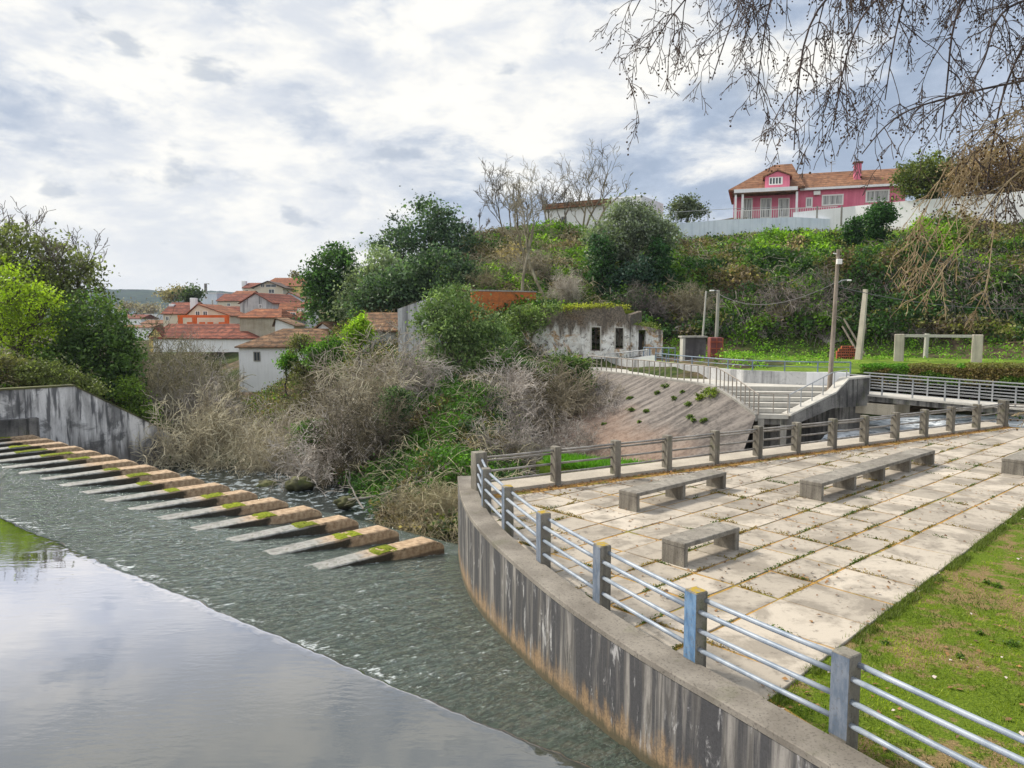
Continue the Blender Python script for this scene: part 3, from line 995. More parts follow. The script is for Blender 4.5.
# the inner curve runs from far to near: the paving lies on its left
V, Fs, Cc = [], [], []
joff = [-14 + k for k in range(0, 17)]                       # rows j .. j+1, last row ends on the edge
for j in joff:
    for i in range(-6, 24):
        g = 0.019 + 0.012 * rng.random()
        shift = (0.18 if j % 2 else 0) * 0
        u0, u1 = i * S1 + g, (i + 1) * S1 - g
        v0, v1 = j * S2 + g, (j + 1) * S2 - g
        if j == 2:
            v1 = 8.0
        c4 = [P0 + DI * a + DJ * b + rng.normal(0, 0.006, 2) for a, b in ((u0, v0), (u0, v1), (u1, v1), (u1, v0))]
        poly = c4
        poly = clip_half(poly, EDGE_A, EDGE_B - EDGE_A)
        poly = clip_half(poly, REAR_B - REAR_N * 0.54, REAR_A - REAR_B) if len(poly) > 2 else []
        for k in range(len(inner_clip) - 1):
            if len(poly) < 3:
                break
            poly = clip_half(poly, inner_clip[k] - np.array([0.05, 0.02]), inner_clip[k + 1] - inner_clip[k])
        if len(poly) > 2:
            poly = clip_half(poly, np.array([21.6, 0.0]), np.array([0.0, 1.0]))
        if len(poly) < 3:
            continue
        P = np.array(poly)
        area = abs(np.sum(P[:, 0] * np.roll(P[:, 1], -1) - P[:, 1] * np.roll(P[:, 0], -1))) / 2
        if area < 0.03:
            continue
        cen = P.mean(0)
        zt = 0.0 + rng.normal(0, 0.004)
        tilt = rng.normal(0, 0.004, 2)
        sgn = np.sum(P[:, 0] * np.roll(P[:, 1], -1) - P[:, 1] * np.roll(P[:, 0], -1))
        if sgn < 0:
            P = P[::-1]
        k = len(P)
        ins = cen + (P - cen) * 0.988
        base = len(V)
        for p in P:
            V.append((p[0], p[1], -0.05))
        for p in P:
            V.append((p[0], p[1], zt - 0.008 + (p - cen) @ tilt))
        for p in ins:
            V.append((p[0], p[1], zt + (p - cen) @ tilt))
        for r in range(2):
            for a in range(k):
                b = (a + 1) % k
                Fs.append((base + r * k + a, base + r * k + b, base + (r + 1) * k + b, base + (r + 1) * k + a))
        Fs.append(tuple(base + 2 * k + a for a in range(k)))
        tone = 0.385 + rng.normal(0, 0.045)
        Cc += [(tone * 1.08, tone * 0.955, tone * 0.79)] * (3 * k)
me = bpy.data.meshes.new('paving')
me.from_pydata([tuple(map(float, v)) for v in V], [], Fs)
me.update()
ca = me.color_attributes.new('Col', 'FLOAT_COLOR', 'POINT')
ca.data.foreach_set('color', np.concatenate([np.array(Cc), np.ones((len(Cc), 1))], 1).astype(np.float32).ravel())
paving = link_mesh('paving', me, M['paving_slab'])
tag(paving, kind='structure')
# joint bed under the slabs
bed = [np.array(p) for p in [INN[0], INN[18], INN[36], INN[50]]]
m_ = MB()
bp = [tuple(INN[k] * 0.9 + OUT[k] * 0.1) for k in range(0, 72, 3)] + [tuple(EDGE_A + (EDGE_B - EDGE_A) * 0.02), tuple(EDGE_A + (EDGE_B - EDGE_A) * 0.745), tuple(REAR_B - REAR_N * 0.54 + REAR_DIR * 0.4), tuple(REAR_A - REAR_N * 0.5 + REAR_DIR * 0.6)]
m_.add([(p[0], p[1], -0.014) for p in bp], [tuple(range(len(bp)))])
tag(m_.build('paving_bed', M['joint_soil']), kind='structure')

# ------------------------------------------------------------------ weir and water
CR0 = np.array([0.6, 8.92])
CT = np.array([-0.795, 0.607])                  # along the crest, towards the far left
CN = np.array([0.607, 0.795])                   # downstream
POOL_Z = -1.10


def crest_pt(t, s):
    return CR0 + CT * t + CN * s


pool_poly = [crest_pt(-2.6, 0.0), crest_pt(33, 0.0), np.array([-34, 32.0]), np.array([-40, -30.0]), np.array([12, -30.0]), np.array([7.3, -1.5]), np.array([4.0, 6.0])]
m_ = MB().add([(p[0], p[1], POOL_Z) for p in pool_poly], [tuple(range(len(pool_poly)))])
# sheet of water bending over the crest with a ragged edge
tt = np.arange(-2.6, 33.01, 0.05)
vv_ = np.linspace(0, 1, 16)
T2, V2 = np.meshgrid(tt, vv_)
s_end = 0.30 + 0.30 * (fbm(T2 * 0.7, T2 * 0, 55) - 0.3) + 0.16 * (fbm(T2 * 4.5, T2 * 0 + 3, 56) - 0.4)
SE2 = V2 * np.clip(s_end, 0.12, 2)
Z2 = POOL_Z - 0.015 * V2 ** 2 - 0.15 * np.clip((V2 - 0.45) / 0.55, 0, 1) ** 2 + 0.006 * (fbm(T2 * 6, SE2 * 6, 57) - 0.5)
X2 = CR0 + CT * T2[..., None] + CN * SE2[..., None]
nn2 = len(tt)
f2 = []
i2 = (np.arange(15)[:, None] * nn2 + np.arange(nn2 - 1)[None]).ravel()
m_.add(np.concatenate([X2, Z2[..., None]], -1).reshape(-1, 3), np.stack([i2, i2 + nn2, i2 + nn2 + 1, i2 + 1], 1).tolist())
pool = m_.build('pool_water', M['pool_water'], smooth=True)
tag(pool, kind='structure')

ts = np.arange(-4.2, 33.2, 0.06)
ss = np.concatenate([np.arange(0, 0.5, 0.04), np.arange(0.5, 9.0, 0.07), np.arange(9.0, 13.5, 0.12)])
Tm, Sm = np.meshgrid(ts, ss)
XY = CR0[None, None] + CT[None, None] * Tm[..., None] + CN[None, None] * Sm[..., None]


def apron_z(s):
    s = np.asarray(s, float)
    z = POOL_Z - 0.02 - 0.06 * np.clip(s / 0.35, 0, 1) ** 2 - 0.118 * np.clip(s - 0.2, 0, None)
    z -= np.clip(s - 8.4, 0, None) ** 2 * 0.14
    return z


# ripples: ragged fronts leaning along the flow, sharper near the curved wall
fl = np.clip(Sm / 1.2, 0.05, 1)
warp = (fbm(Tm * 0.5, Sm * 0.5, 31) - 0.5) * 2.2
rip = fbm(Sm * 4.2 + warp, Tm * 6.5 + 1.5 * warp, 21, 4) - 0.5
rip2 = fbm(Sm * 5.5 + Tm * 1.0 + warp * 2, Tm * 11, 25, 3) - 0.5
nearw = np.clip(1 - (Tm + 1.5) / 6.0, 0, 1) * np.clip(Sm / 3, 0, 1)
Zm = apron_z(Sm) + fl * (rip * 0.060 + rip2 * 0.035) + nearw * 0.15 * (fbm(Tm * 3.4 + Sm * 1.2, Sm * 1.6 - Tm * 0.5, 41, 3) - 0.5)
Zm = np.where(Sm < 0.03, POOL_Z, Zm)
foam_glint = np.clip(0.44 + (rip + rip2) * 0.5 + 0.42 * np.exp(-((Sm - 0.5) / 0.28) ** 2) * (fbm(Tm * 2.2, Sm * 3, 51) * 1.7 - 0.45) - 0.10 + 0.10 * (fbm(Tm * 0.25, Sm * 0.5, 52) - 0.5) + 0.12 * nearw, 0, 1)
# clear dark water hugging the crest where it meets the curved wall
dark = np.clip(1 - (Tm + 0.2) / 3.0, 0, 1) * np.clip(1 - Sm / 3.2, 0, 1)
foam_glint = foam_glint * (1 - 0.75 * dark)
# white water dragging along the flanks of the piers
for k in range(17):
    e_ = np.array([-25.3, 39.6]) + (np.array([-2.13, 20.74]) - np.array([-25.3, 39.6])) * (k / 16)
    pd_ = np.array([math.cos(math.radians(44)), math.sin(math.radians(44))])
    rel = XY - (e_ - pd_ * 3.9)
    u_, v_ = rel @ pd_, rel @ np.array([-pd_[1], pd_[0]])
    near_ = np.exp(-((np.abs(v_) - 0.33) / 0.10) ** 2) * ((u_ > 0.3) & (u_ < 4.2)) + 0.8 * np.exp(-((u_ - 4.1) / 0.25) ** 2) * (np.abs(v_) < 0.4)
    foam_glint = np.clip(foam_glint + 0.34 * near_ * (fbm(u_ * 3 + k * 5, v_ * 6, 58) * 1.5 - 0.2), 0, 1)
a_n, b_n = Tm.shape
i0 = (np.arange(a_n - 1)[:, None] * b_n + np.arange(b_n - 1)[None]).ravel()
apron = quads_obj('weir_water', np.concatenate([XY, Zm[..., None]], -1).reshape(-1, 3), np.stack([i0, i0 + b_n, i0 + b_n + 1, i0 + 1], 1), M['apron_water'], cols=np.repeat(foam_glint.reshape(-1, 1), 3, 1), smooth=True)
tag(apron, kind='structure')

# stream at the foot of the weir and side channel
m_ = MB().add([(p[0], p[1], -4.25) for p in [(-45, 20), (14, 20), (14, 34), (0, 40), (-20, 75), (-60, 75)]], [tuple(range(6))])
tag(m_.build('stream_water', M['stream_water']), kind='structure')
gx, gy = np.meshgrid(np.arange(0, 1.001, 0.02), np.arange(0, 1.001, 0.02))
c0, c1, c2, c3 = np.array([10.8, 31.0]), np.array([24.5, 31.8]), np.array([31.5, 42.0]), np.array([19.5, 42.0])
CX = (c0 * ((1 - gx) * (1 - gy))[..., None] + c1 * (gx * (1 - gy))[..., None] + c2 * (gx * gy)[..., None] + c3 * ((1 - gx) * gy)[..., None])
czv = -2.15 + 1.0 * gy + 0.25 * np.clip((gy - 0.45) * 8, 0, 1) + (fbm(CX[..., 0] * 1.5, CX[..., 1] * 1.5, 61) - 0.5) * 0.35
i0 = (np.arange(50)[:, None] * 51 + np.arange(50)[None]).ravel()
casc = quads_obj('channel_water', np.concatenate([CX, czv[..., None]], -1).reshape(-1, 3), np.stack([i0, i0 + 1, i0 + 52, i0 + 51], 1), M['cascade_water'], smooth=True)
tag(casc, kind='structure')

# piers along the weir
PE0, PE1 = np.array([-25.3, 39.6]), np.array([-2.13, 20.74])
PA = math.radians(44)
PD = np.array([math.cos(PA), math.sin(PA)])
ORD = ['farthest, against the streaked abutment wall', 'second', 'third', 'fourth', 'fifth', 'sixth', 'seventh', 'eighth', 'middle', 'eighth', 'seventh', 'sixth', 'fifth', 'fourth', 'third', 'second', 'nearest, beside the curved wall']


def pier_mesh(L, wd, seed):
    r = np.random.default_rng(seed)
    ch = 0.34
    prof = [(-0.9, -0.9), (-0.9, -0.035), (0.0, 0.0), (L * 0.55, 0.012), (L - ch, 0.0), (L - 0.06, -0.13), (L, -0.2), (L + 0.03, -1.6)]
    rows = []
    b = 0.03
    V = []
    for side, inset in ((-wd / 2, 0), (-wd / 2 + b, 1), (wd / 2 - b, 1), (wd / 2, 0)):
        for (x, z) in prof:
            zz = z if (inset or z < -0.5) else z - b * 0.9
            V.append((x + r.normal(0, 0.006), side + r.normal(0, 0.006), zz + r.normal(0, 0.006)))
    k = len(prof)
    Fs = []
    for rr in range(3):
        for a in range(k - 1):
            Fs.append((rr * k + a, rr * k + a + 1, (rr + 1) * k + a + 1, (rr + 1) * k + a))
    Fs.append(tuple(reversed(range(k))))
    Fs.append(tuple(range(3 * k, 4 * k)))
    return MB().add(V, [tuple(reversed(f)) for f in Fs])


def moss_patch(x0, x1, wd, seed):
    r = np.random.default_rng(seed)
    nx, ny = 34, 12
    X, Y = np.meshgrid(np.linspace(x0, x1, nx), np.linspace(-wd / 2 + 0.01, wd / 2 - 0.002, ny))
    e = np.clip(np.minimum((X - x0), (x1 - X)) / 0.22, 0, 1) * np.clip((wd / 2 + 0.015 - np.abs(Y)) / 0.05, 0, 1)
    m = fbm(X * 5 + seed * 3.1, Y * 5, seed, 4)
    Z = -0.035 + 0.075 * np.clip(np.sqrt(e) * 1.2, 0, 1) * np.clip((m - 0.12) * 3.0, 0, 1) + (fbm(X * 22, Y * 22, seed + 9, 2) - 0.5) * 0.022 * e
    edge = np.abs(Y) > wd / 2
    Z = np.where(edge, Z - 0.07 - 0.06 * m, Z)
    i0 = (np.arange(ny - 1)[:, None] * nx + np.arange(nx - 1)[None]).ravel()
    return np.stack([X, Y, Z], -1).reshape(-1, 3), np.stack([i0, i0 + 1, i0 + nx + 1, i0 + nx], 1)


MOSSY = {0: (0.6, 2.6), 1: (0.3, 1.4), 2: (1.2, 2.2), 3: (1.0, 2.4), 4: (1.5, 2.9), 5: (1.7, 2.7), 7: (1.9, 2.6), 8: (1.8, 2.7), 9: (1.5, 2.1), 10: (1.7, 2.3), 11: (1.9, 2.75), 12: (1.7, 2.5), 13: (1.8, 2.5), 14: (1.7, 2.5), 16: (1.75, 2.55), 15: (1.85, 2.75)}
for k in range(17):
    e = PE0 + (PE1 - PE0) * (k / 16)
    L = 3.9 + 0.12 * math.sin(k * 2.1)
    s = e - PD * L
    o = empty('weir_pier', (s[0], s[1], -1.62), PA)
    if k == 16:
        lab = 'concrete weir pier nearest the curved terrace wall, first on the right'
    elif k == 0:
        lab = 'concrete weir pier at the far left end of the row, mossy, by the abutment wall'
    elif k == 8:
        lab = 'concrete weir pier in the very middle of the long row of piers'
    elif k < 8:
        lab = 'concrete weir pier, %s from the far left end beside the streaked abutment wall' % ORD[k]
    else:
        lab = 'concrete weir pier, %s from the right end beside the curved terrace wall' % ORD[k]
    tag(o, lab, 'weir pier', 'concrete piers in a row across the weir')
    pier_mesh(L, 0.62, 100 + k).build('pier_body', M['pier_concrete'], o)
    if k in MOSSY:
        v, f = moss_patch(MOSSY[k][0], MOSSY[k][1], 0.62, 200 + k)
        quads_obj('moss_patch', v, f, M['moss'], o, smooth=True)

# abutment wall at the far end of the weir
ab0 = np.array([-26.5, 39.4])
abd = np.array([0.70, 0.714])
abn = np.array([-abd[1], abd[0]])
prof = [(-9, 0.80), (2.9, 0.80), (8.6, -2.75), (8.75, -3.4)]
V, Fs = [], []
for sd in (0, 0.45):
    for (a, z) in prof:
        p = ab0 + abd * a + abn * sd
        V += [(p[0], p[1], -6.5), (p[0], p[1], z)]
for a in range(3):
    Fs += [(2 * a, 2 * a + 2, 2 * a + 3, 2 * a + 1), (8 + 2 * a, 8 + 2 * a + 1, 8 + 2 * a + 3, 8 + 2 * a + 2), (2 * a + 1, 2 * a + 3, 8 + 2 * a + 3, 8 + 2 * a + 1)]
Fs += [(6, 14, 15, 7), (0, 1, 9, 8)]
aw = empty('abutment_wall')
tag(aw, 'pale concrete abutment wall with black streaks and a sloping top at the left end of the weir', 'wall')
MB().add(V, Fs).build('wall_face', M['abutment_concrete'], aw)
mb = MB()
for (a0, z0), (a1, z1) in zip(prof[:2], prof[1:3]):
    p, q_ = ab0 + abd * a0 - abn * 0.05, ab0 + abd * a1 - abn * 0.05
    p2, q2 = ab0 + abd * a0 + abn * 0.5, ab0 + abd * a1 + abn * 0.5
    mb.add([(p[0], p[1], z0 + .003), (q_[0], q_[1], z1 + .003), (q2[0], q2[1], z1 + .003), (p2[0], p2[1], z0 + .003), (p[0], p[1], z0 + .1), (q_[0], q_[1], z1 + .1), (q2[0], q2[1], z1 + .1), (p2[0], p2[1], z0 + .1)],
           [(3, 2, 1, 0), (4, 5, 6, 7), (0, 1, 5, 4), (1, 2, 6, 5), (2, 3, 7, 6), (3, 0, 4, 7)])
mb.build('coping', M['mossy_stone'], aw)
# lower ledge of the wall beside the first piers
m_ = MB()
p = [ab0 + abd * a - abn * b for a, b in ((-9, 0.003), (-9, 0.5), (1.0, 0.5), (1.0, 0.003))]
m_.prism([tuple(x) for x in p], -6.4, -0.75)
m_.build('ledge', M['concrete_dark'], aw)
# ------------------------------------------------------------------ railings of the terrace
def rotz(a):
    return Matrix.Rotation(a, 4, 'Z')


def rail_post(xy, ang, h, name_mats, parent, wx=0.20, wy=0.25, z0=-0.06, faceted=None):
    """square post; the outer face may carry paint; lichen cap as a sub-part"""
    Mx = Matrix.Translation((xy[0], xy[1], 0)) @ rotz(ang)
    mb = MB().bbox(-wx / 2, wx / 2, -wy / 2, wy / 2, z0, h, 0.012, Mx)
    o = mb.build('post', name_mats[0], parent)
    if faceted is not None:
        # paint film on the side that faces the water
        mb = MB().box(-wx / 2 + 0.006, wx / 2 - 0.006, faceted[0], faceted[1], 0.153, h - 0.022, Mx)
        mb.build('paint_film', name_mats[1], o)
    if len(name_mats) > 2 and name_mats[2] is not None:
        mb = MB().box(-wx / 2 + 0.014, wx / 2 - 0.014, -wy / 2 + 0.014, wy / 2 - 0.014, h - 0.004, h + 0.004, Mx)
        mb.build('lichen', name_mats[2], o)
    return o


H_POST = 1.06
FRONT = [(4.62, 5.45), (3.49, 7.50), (2.36, 9.27), (1.39, 11.22), (0.57, 13.15), (-0.09, 15.26), (-0.60, 17.15)]
fr = empty('railing', (0, 0, 0))
tag(fr, 'curved railing of concrete posts and four blue-grey pipes along the water wall', 'railing')
FP = [np.array(p) for p in FRONT]
cornerP = REAR_A + np.array([0.0, 0.05])
allp = FP + [cornerP]
for k, p in enumerate(FP):
    d = allp[k + 1] - (allp[k - 1] if k else p)
    ang = math.atan2(d[1], d[0]) - math.pi / 2
    paint = [M['slate_blue_paint'], M['slate_blue_paint'], M['faded_blue_paint'], M['slate_blue_paint'], M['slate_blue_paint'], M['slate_blue_paint'], M['slate_blue_paint']][k]
    o = rail_post(p, ang, H_POST, (M['concrete_post'], paint, M['lichen_cap'] if k in (2, 3, 4, 5) else None), fr, 0.20, 0.22, -0.06)
    # painted flank facing along the rail towards the viewer / water
    Mx = Matrix.Translation((p[0], p[1], 0)) @ rotz(ang)
    MB().box(-0.1025, -0.0995, -0.105, 0.105, 0.16, H_POST - 0.02, Mx).build('paint_film', paint, o)
    if k == 2:
        o['label'] = 'railing post with a faded bright blue painted face'
for lev, off in ((0.945, 0.055), (0.82, -0.05), (0.575, -0.05), (0.325, -0.05)):
    mb = MB()
    for a, b in zip(allp[:-1], allp[1:]):
        t_ = (b - a) / np.linalg.norm(b - a)
        nrm = np.array([t_[1], -t_[0]])                     # towards the paving
        pa, pb = a + nrm * off + t_ * 0.07, b + nrm * off - t_ * 0.07
        n_ = 5
        path = [(pa[0] + (pb[0] - pa[0]) * u, pa[1] + (pb[1] - pa[1]) * u, lev - 0.008 * math.sin(math.pi * u)) for u in np.linspace(0, 1, n_)]
        mb.tube(path, 0.031, 10)
    mb.build('rail', M['galvanised_rail'], fr, smooth=True)
# first bay continues out of the picture beside the camera
mb = MB()
a, b = np.array([6.0, 3.0]), FP[0]
for lev, off in ((0.945, 0.055), (0.82, -0.05), (0.575, -0.05), (0.325, -0.05)):
    t_ = (b - a) / np.linalg.norm(b - a)
    nrm = np.array([t_[1], -t_[0]])
    mb.tube([(*(a + nrm * off), lev), (*(b + nrm * off), lev)], 0.031, 10)
mb.build('rail', M['galvanised_rail'], fr, smooth=True)

rr = empty('railing', (0, 0, 0))
tag(rr, 'straight weathered railing of concrete posts and grey pipes along the back of the terrace', 'railing')
rear_ang = math.atan2(REAR_DIR[1], REAR_DIR[0])
RX = [-0.85, 1.20, 2.98, 4.66, 6.35, 8.02, 9.62, 11.25, 12.78, 14.36, 15.95, 17.5, 19.1, 20.84]
RP = [REAR_A + REAR_DIR * ((x + 0.85) / REAR_DIR[0]) for x in RX]
for k, p in enumerate(RP):
    big = k in (0, len(RP) - 1)
    rail_post(p, rear_ang, 1.06 if not big else 1.12, (M['concrete_post'], None, None), rr, 0.2 if not big else 0.32, 0.26 if not big else 0.32, -0.06)
    if not big:
        # low spur foot in the gravel in front of every post
        q = p - REAR_N * 0.17
        Mx = Matrix.Translation((q[0], q[1], 0)) @ rotz(rear_ang)
        MB().box(-0.07, 0.07, -0.05, 0.05, -0.06, 0.02, Mx).build('post_foot', M['concrete_post'], rr)
for lev, off in ((0.96, -0.03), (0.86, 0.05), (0.575, 0.05), (0.31, 0.05)):
    mb = MB()
    for a, b in zip(RP[:-1], RP[1:]):
        pa, pb = a + REAR_N * off + REAR_DIR * 0.07, b + REAR_N * off - REAR_DIR * 0.07
        mb.tube([(*pa, lev), (*(pa * .5 + pb * .5), lev - 0.006), (*pb, lev)], 0.031, 8)
    mb.build('rail', M['weathered_rail'], rr, smooth=True)

sr = empty('railing', (0, 0, 0))
tag(sr, 'short weathered railing turning away from the far right corner of the terrace', 'railing')
SP_ = [RP[-1], np.array([22.3, 30.6]), np.array([23.9, 29.7])]
for p in SP_[1:]:
    rail_post(p, -0.5, 1.06, (M['concrete_post'], None, None), sr, 0.2, 0.26)
for lev in (0.96, 0.86, 0.575, 0.31):
    mb = MB()
    for a, b in zip(SP_[:-1], SP_[1:]):
        mb.tube([(*a, lev), (*b, lev)], 0.031, 8)
    mb.build('rail', M['weathered_rail'], sr, smooth=True)

# ------------------------------------------------------------------ benches
def bench(label, p, ang, L, W, legs, H=0.45, th=0.085):
    o = empty('bench', (p[0], p[1], 0), ang)
    tag(o, label, 'bench', 'long concrete benches on the paved terrace')
    mb = MB().bbox(0, L, -W / 2, W / 2, H - th, H, 0.012)
    mb.build('seat', M['concrete_bench'], o)
    for k in range(legs):
        x = 0.004 + (L - 0.128) * k / (legs - 1)
        MB().bbox(x, x + 0.12, -W / 2 + 0.008, W / 2 - 0.008, -0.02, H - th - 0.002, 0.008).build('leg', M['concrete_bench'], o)


BA = math.radians(41.3)
bench('medium long concrete bench near the rear railing, with three slab legs', (2.74, 17.38), BA, 3.75, 0.56, 3)
bench('short concrete bench nearest the camera, with two slab legs', (2.96, 13.42), BA - 0.03, 1.75, 0.53, 2)
bench('longest concrete bench in the middle of the terrace, with five slab legs', (7.52, 18.48), BA - 0.01, 7.25, 0.6, 5)
bench('concrete bench cut off by the right edge of the photo', (14.6, 21.45), BA, 3.8, 0.58, 3)

# ------------------------------------------------------------------ lawn grass, weeds in the joints, fallen leaves
rng = np.random.default_rng(5)


def blades(P, rng, h, wdt, cols):
    n = len(P)
    az = rng.random(n) * 2 * np.pi
    lean = rng.normal(0, 0.45, (n, 2))
    hh = h * (0.5 + rng.random(n))
    dirv = np.stack([np.cos(az), np.sin(az), np.zeros(n)], 1) * (wdt / 2)
    tip = P + np.stack([lean[:, 0] * hh, lean[:, 1] * hh, hh], 1)
    V = np.stack([P - dirv, P + dirv, tip], 1).reshape(-1, 3)
    return V, np.arange(3 * n).reshape(n, 3), np.repeat(cols, 3, 0)


# lawn: blades where the turf is alive, near the camera
N = 230000
gp = np.stack([3.0 + rng.random(N) ** 1.3 * 19, 4.5 + rng.random(N) * 20], 1)
en = np.array([-(EDGE_B - EDGE_A)[1], (EDGE_B - EDGE_A)[0]])
en /= np.linalg.norm(en)
dist = (gp - EDGE_A) @ en
frontd = gp[:, 0] - np.interp(gp[:, 1], INN[::-1, 1], INN[::-1, 0])
dens = fbm(gp[:, 0] * 0.6, gp[:, 1] * 0.6, 71) * 0.55 + fbm(gp[:, 0] * 2.4, gp[:, 1] * 2.4, 72) * 0.45
keep = (dist < -0.02) & (frontd > 0.0) & (gp[:, 0] / gp[:, 1] < 0.86) & (dens + rng.normal(0, 0.035, N) > 0.462)
gp, dens = gp[keep], dens[keep]
hn = fbm(gp[:, 0] * 1.1, gp[:, 1] * 1.1, 75)
base = np.array([0.075, 0.125, 0.010]) + np.clip(hn - 0.38, 0, 0.4)[:, None] * np.array([0.62, 0.70, 0.04])
cols = base * (0.6 + 0.8 * rng.random((len(gp), 1)))
V, F3, C3 = blades(np.concatenate([gp, np.full((len(gp), 1), -0.035)], 1), rng, 0.042, 0.012, cols)
g = quads_obj('lawn_grass', V, F3, M['leaf'], cols=C3)
tag(g, kind='stuff')
# turf creeping over the paving edge
N = 16000
uu = rng.random(N) * 22
q = EDGE_A + (EDGE_B - EDGE_A) / np.linalg.norm(EDGE_B - EDGE_A) * uu[:, None] + en * (rng.normal(-0.05, 0.06, N) - 0.03)[:, None]
k_ = fbm(q[:, 0] * 1.7, q[:, 1] * 1.7, 78) + rng.normal(0, 0.05, N) > 0.48
q = q[k_]
V, F3, C3 = blades(np.concatenate([q, np.full((len(q), 1), -0.03)], 1), rng, 0.07, 0.014, np.array([0.13, 0.17, 0.03]) * (0.5 + 1.0 * rng.random((len(q), 1))))
tag(quads_obj('edge_grass', V, F3, M['leaf'], cols=C3), kind='stuff')
# broad-leaved weeds in the lawn (darker clumps)
Pl, Cl = [], []
for _ in range(95):
    c = np.array([4 + rng.random() * 12, 5 + rng.random() * 14])
    if (c - EDGE_A) @ en > -0.25 or c[0] / c[1] > 0.8 or c[0] < np.interp(c[1], INN[::-1, 1], INN[::-1, 0]) + .1:
        continue
    r_ = 0.05 + 0.16 * rng.random() ** 2
    k = int(1400 * r_)
    q = c + rng.normal(0, r_ * 0.5, (k, 2))
    z = -0.03 + np.abs(rng.normal(0, 0.018 + r_ * 0.10, k))
    Pl.append(np.concatenate([q, z[:, None]], 1))
    Cl.append(np.array([0.085, 0.15, 0.018]) * (0.6 + 0.9 * rng.random((k, 1))))
Pl, Cl = np.concatenate(Pl), np.concatenate(Cl)
V, Fq = leaf_quads(Pl, rng, 0.042, up=1.2)
tag(quads_obj('lawn_weeds', V, Fq, M['leaf'], cols=np.repeat(Cl, 4, 0)), kind='stuff')

# weeds and moss tufts in the paving joints
Pl, Cl = [], []
for _ in range(900):
    i, j = rng.integers(-5, 18), rng.integers(-9, 3)
    on_i = rng.random() < 0.65
    a = (i if not on_i else i + rng.random()) * S1
    b = (j if on_i else j + rng.random()) * S2
    c = P0 + DI * a + DJ * b
    near = max(0.15, 1 - np.linalg.norm(c - np.array([4, 12])) / 14)
    if fbm(c[0] * 0.35, c[1] * 0.35, 77) < 0.42 or rng.random() > near + 0.25:
        continue
    if (c - EDGE_A) @ en < 0.05 or c[0] < np.interp(c[1], INN[::-1, 1], INN[::-1, 0]) + .1 or (c - REAR_A) @ REAR_N > -0.8:
        continue
    r_ = 0.05 + 0.10 * rng.random() ** 2
    ax = DI if on_i else DJ
    k = int(500 * r_) + 12
    q = c + ax * rng.normal(0, r_ * 1.6, (k, 1)) + rng.normal(0, 0.018, (k, 2))
    z = np.abs(rng.normal(0, 0.014 + r_ * 0.12, k))
    Pl.append(np.concatenate([q, z[:, None]], 1))
    tint = np.array([0.075, 0.12, 0.015]) if rng.random() < 0.45 else np.array([0.26, 0.19, 0.05])
    Cl.append(tint * (0.6 + 0.9 * rng.random((k, 1))))
Pl, Cl = np.concatenate(Pl), np.concatenate(Cl)
V, Fq = leaf_quads(Pl, rng, 0.035, up=0.6)
tag(quads_obj('joint_weeds', V, Fq, M['leaf'], cols=np.repeat(Cl, 4, 0)), kind='stuff')

# fallen leaves: scattered, thick along the rear drain strip
Pl = []
N = 2600
u = rng.random(N) * 25
q = REAR_A + REAR_DIR * u[:, None] - REAR_N * (0.14 + np.abs(rng.normal(0, 0.32, N)))[:, None]
Pl.append(q)
q = np.stack([-0.5 + rng.random(5200) * 17, 7 + rng.random(5200) * 22], 1)
m1 = (fbm(q[:, 0] * 0.8, q[:, 1] * 0.8, 79) + rng.normal(0, .06, len(q)) > 0.56) & ((q - REAR_A) @ REAR_N < -0.3) & (q[:, 0] > np.interp(q[:, 1], INN[::-1, 1], INN[::-1, 0]) + .08)
Pl.append(q[m1])
Pl = np.concatenate(Pl)
N = len(Pl)
P3 = np.concatenate([Pl, 0.010 + np.abs(rng.normal(0, 0.008, (N, 1)))], 1)
dl = (Pl - EDGE_A) @ en
P3[dl < 0, 2] -= 0.03
V, Fq = leaf_quads(P3, rng, 0.06, up=4.0, aspect=0.7)
V[:, 2] = np.maximum(V[:, 2], 0.006 - 0.035 * np.repeat(dl < 0, 4))
tone = rng.random((N, 1))
Cl = np.array([0.30, 0.16, 0.06]) * (1 - tone) + np.array([0.13, 0.075, 0.045]) * tone
pale = rng.random(N) < 0.25
Cl[pale & (dl < 0)] = (0.50, 0.42, 0.38)
tag(quads_obj('fallen_leaves', V, Fq, M['fallen_leaf'], cols=np.repeat(Cl, 4, 0)), kind='stuff')
# ------------------------------------------------------------------ embankment, walkway, stairs, footbridge
EM_TOP = np.array([(4.2, 54.5, 1.05), (5.16, 51.8, 1.05), (6.91, 48.0, 1.05), (8.07, 45.6, 1.05), (8.97, 43.1, 1.05), (10.05, 40.7, 1.05), (10.6, 38.9, 1.03), (11.15, 37.5, 0.58), (11.85, 35.9, -0.12)])
EM_BOT = np.array([(0.4, 46.5, -1.6), (0.9, 44.0, -2.2), (1.6, 40.5, -2.9), (2.6, 37.6, -3.4), (4.2, 35.4, -3.7), (6.0, 33.9, -3.9), (7.6, 32.9, -3.9), (8.6, 32.6, -3.7), (9.6, 32.8, -3.4)])
k = 60
us = np.linspace(0, 1, len(EM_TOP))
u = np.linspace(0, 1, k)
T_ = smooth_curve(np.stack([np.interp(u, us, EM_TOP[:, c]) for c in range(3)], 1), k)
B_ = smooth_curve(np.stack([np.interp(u, us, EM_BOT[:, c]) for c in range(3)], 1), k)
rows = 40
vv = np.linspace(0, 1, rows)[:, None, None]
G = T_[None] * (1 - vv) + B_[None] * vv
G[..., 2] += (fbm(G[..., 0] * 1.4, G[..., 1] * 1.4, 91) - 0.5) * 0.10
i0 = (np.arange(rows - 1)[:, None] * k + np.arange(k - 1)[None]).ravel()
emb = empty('embankment')
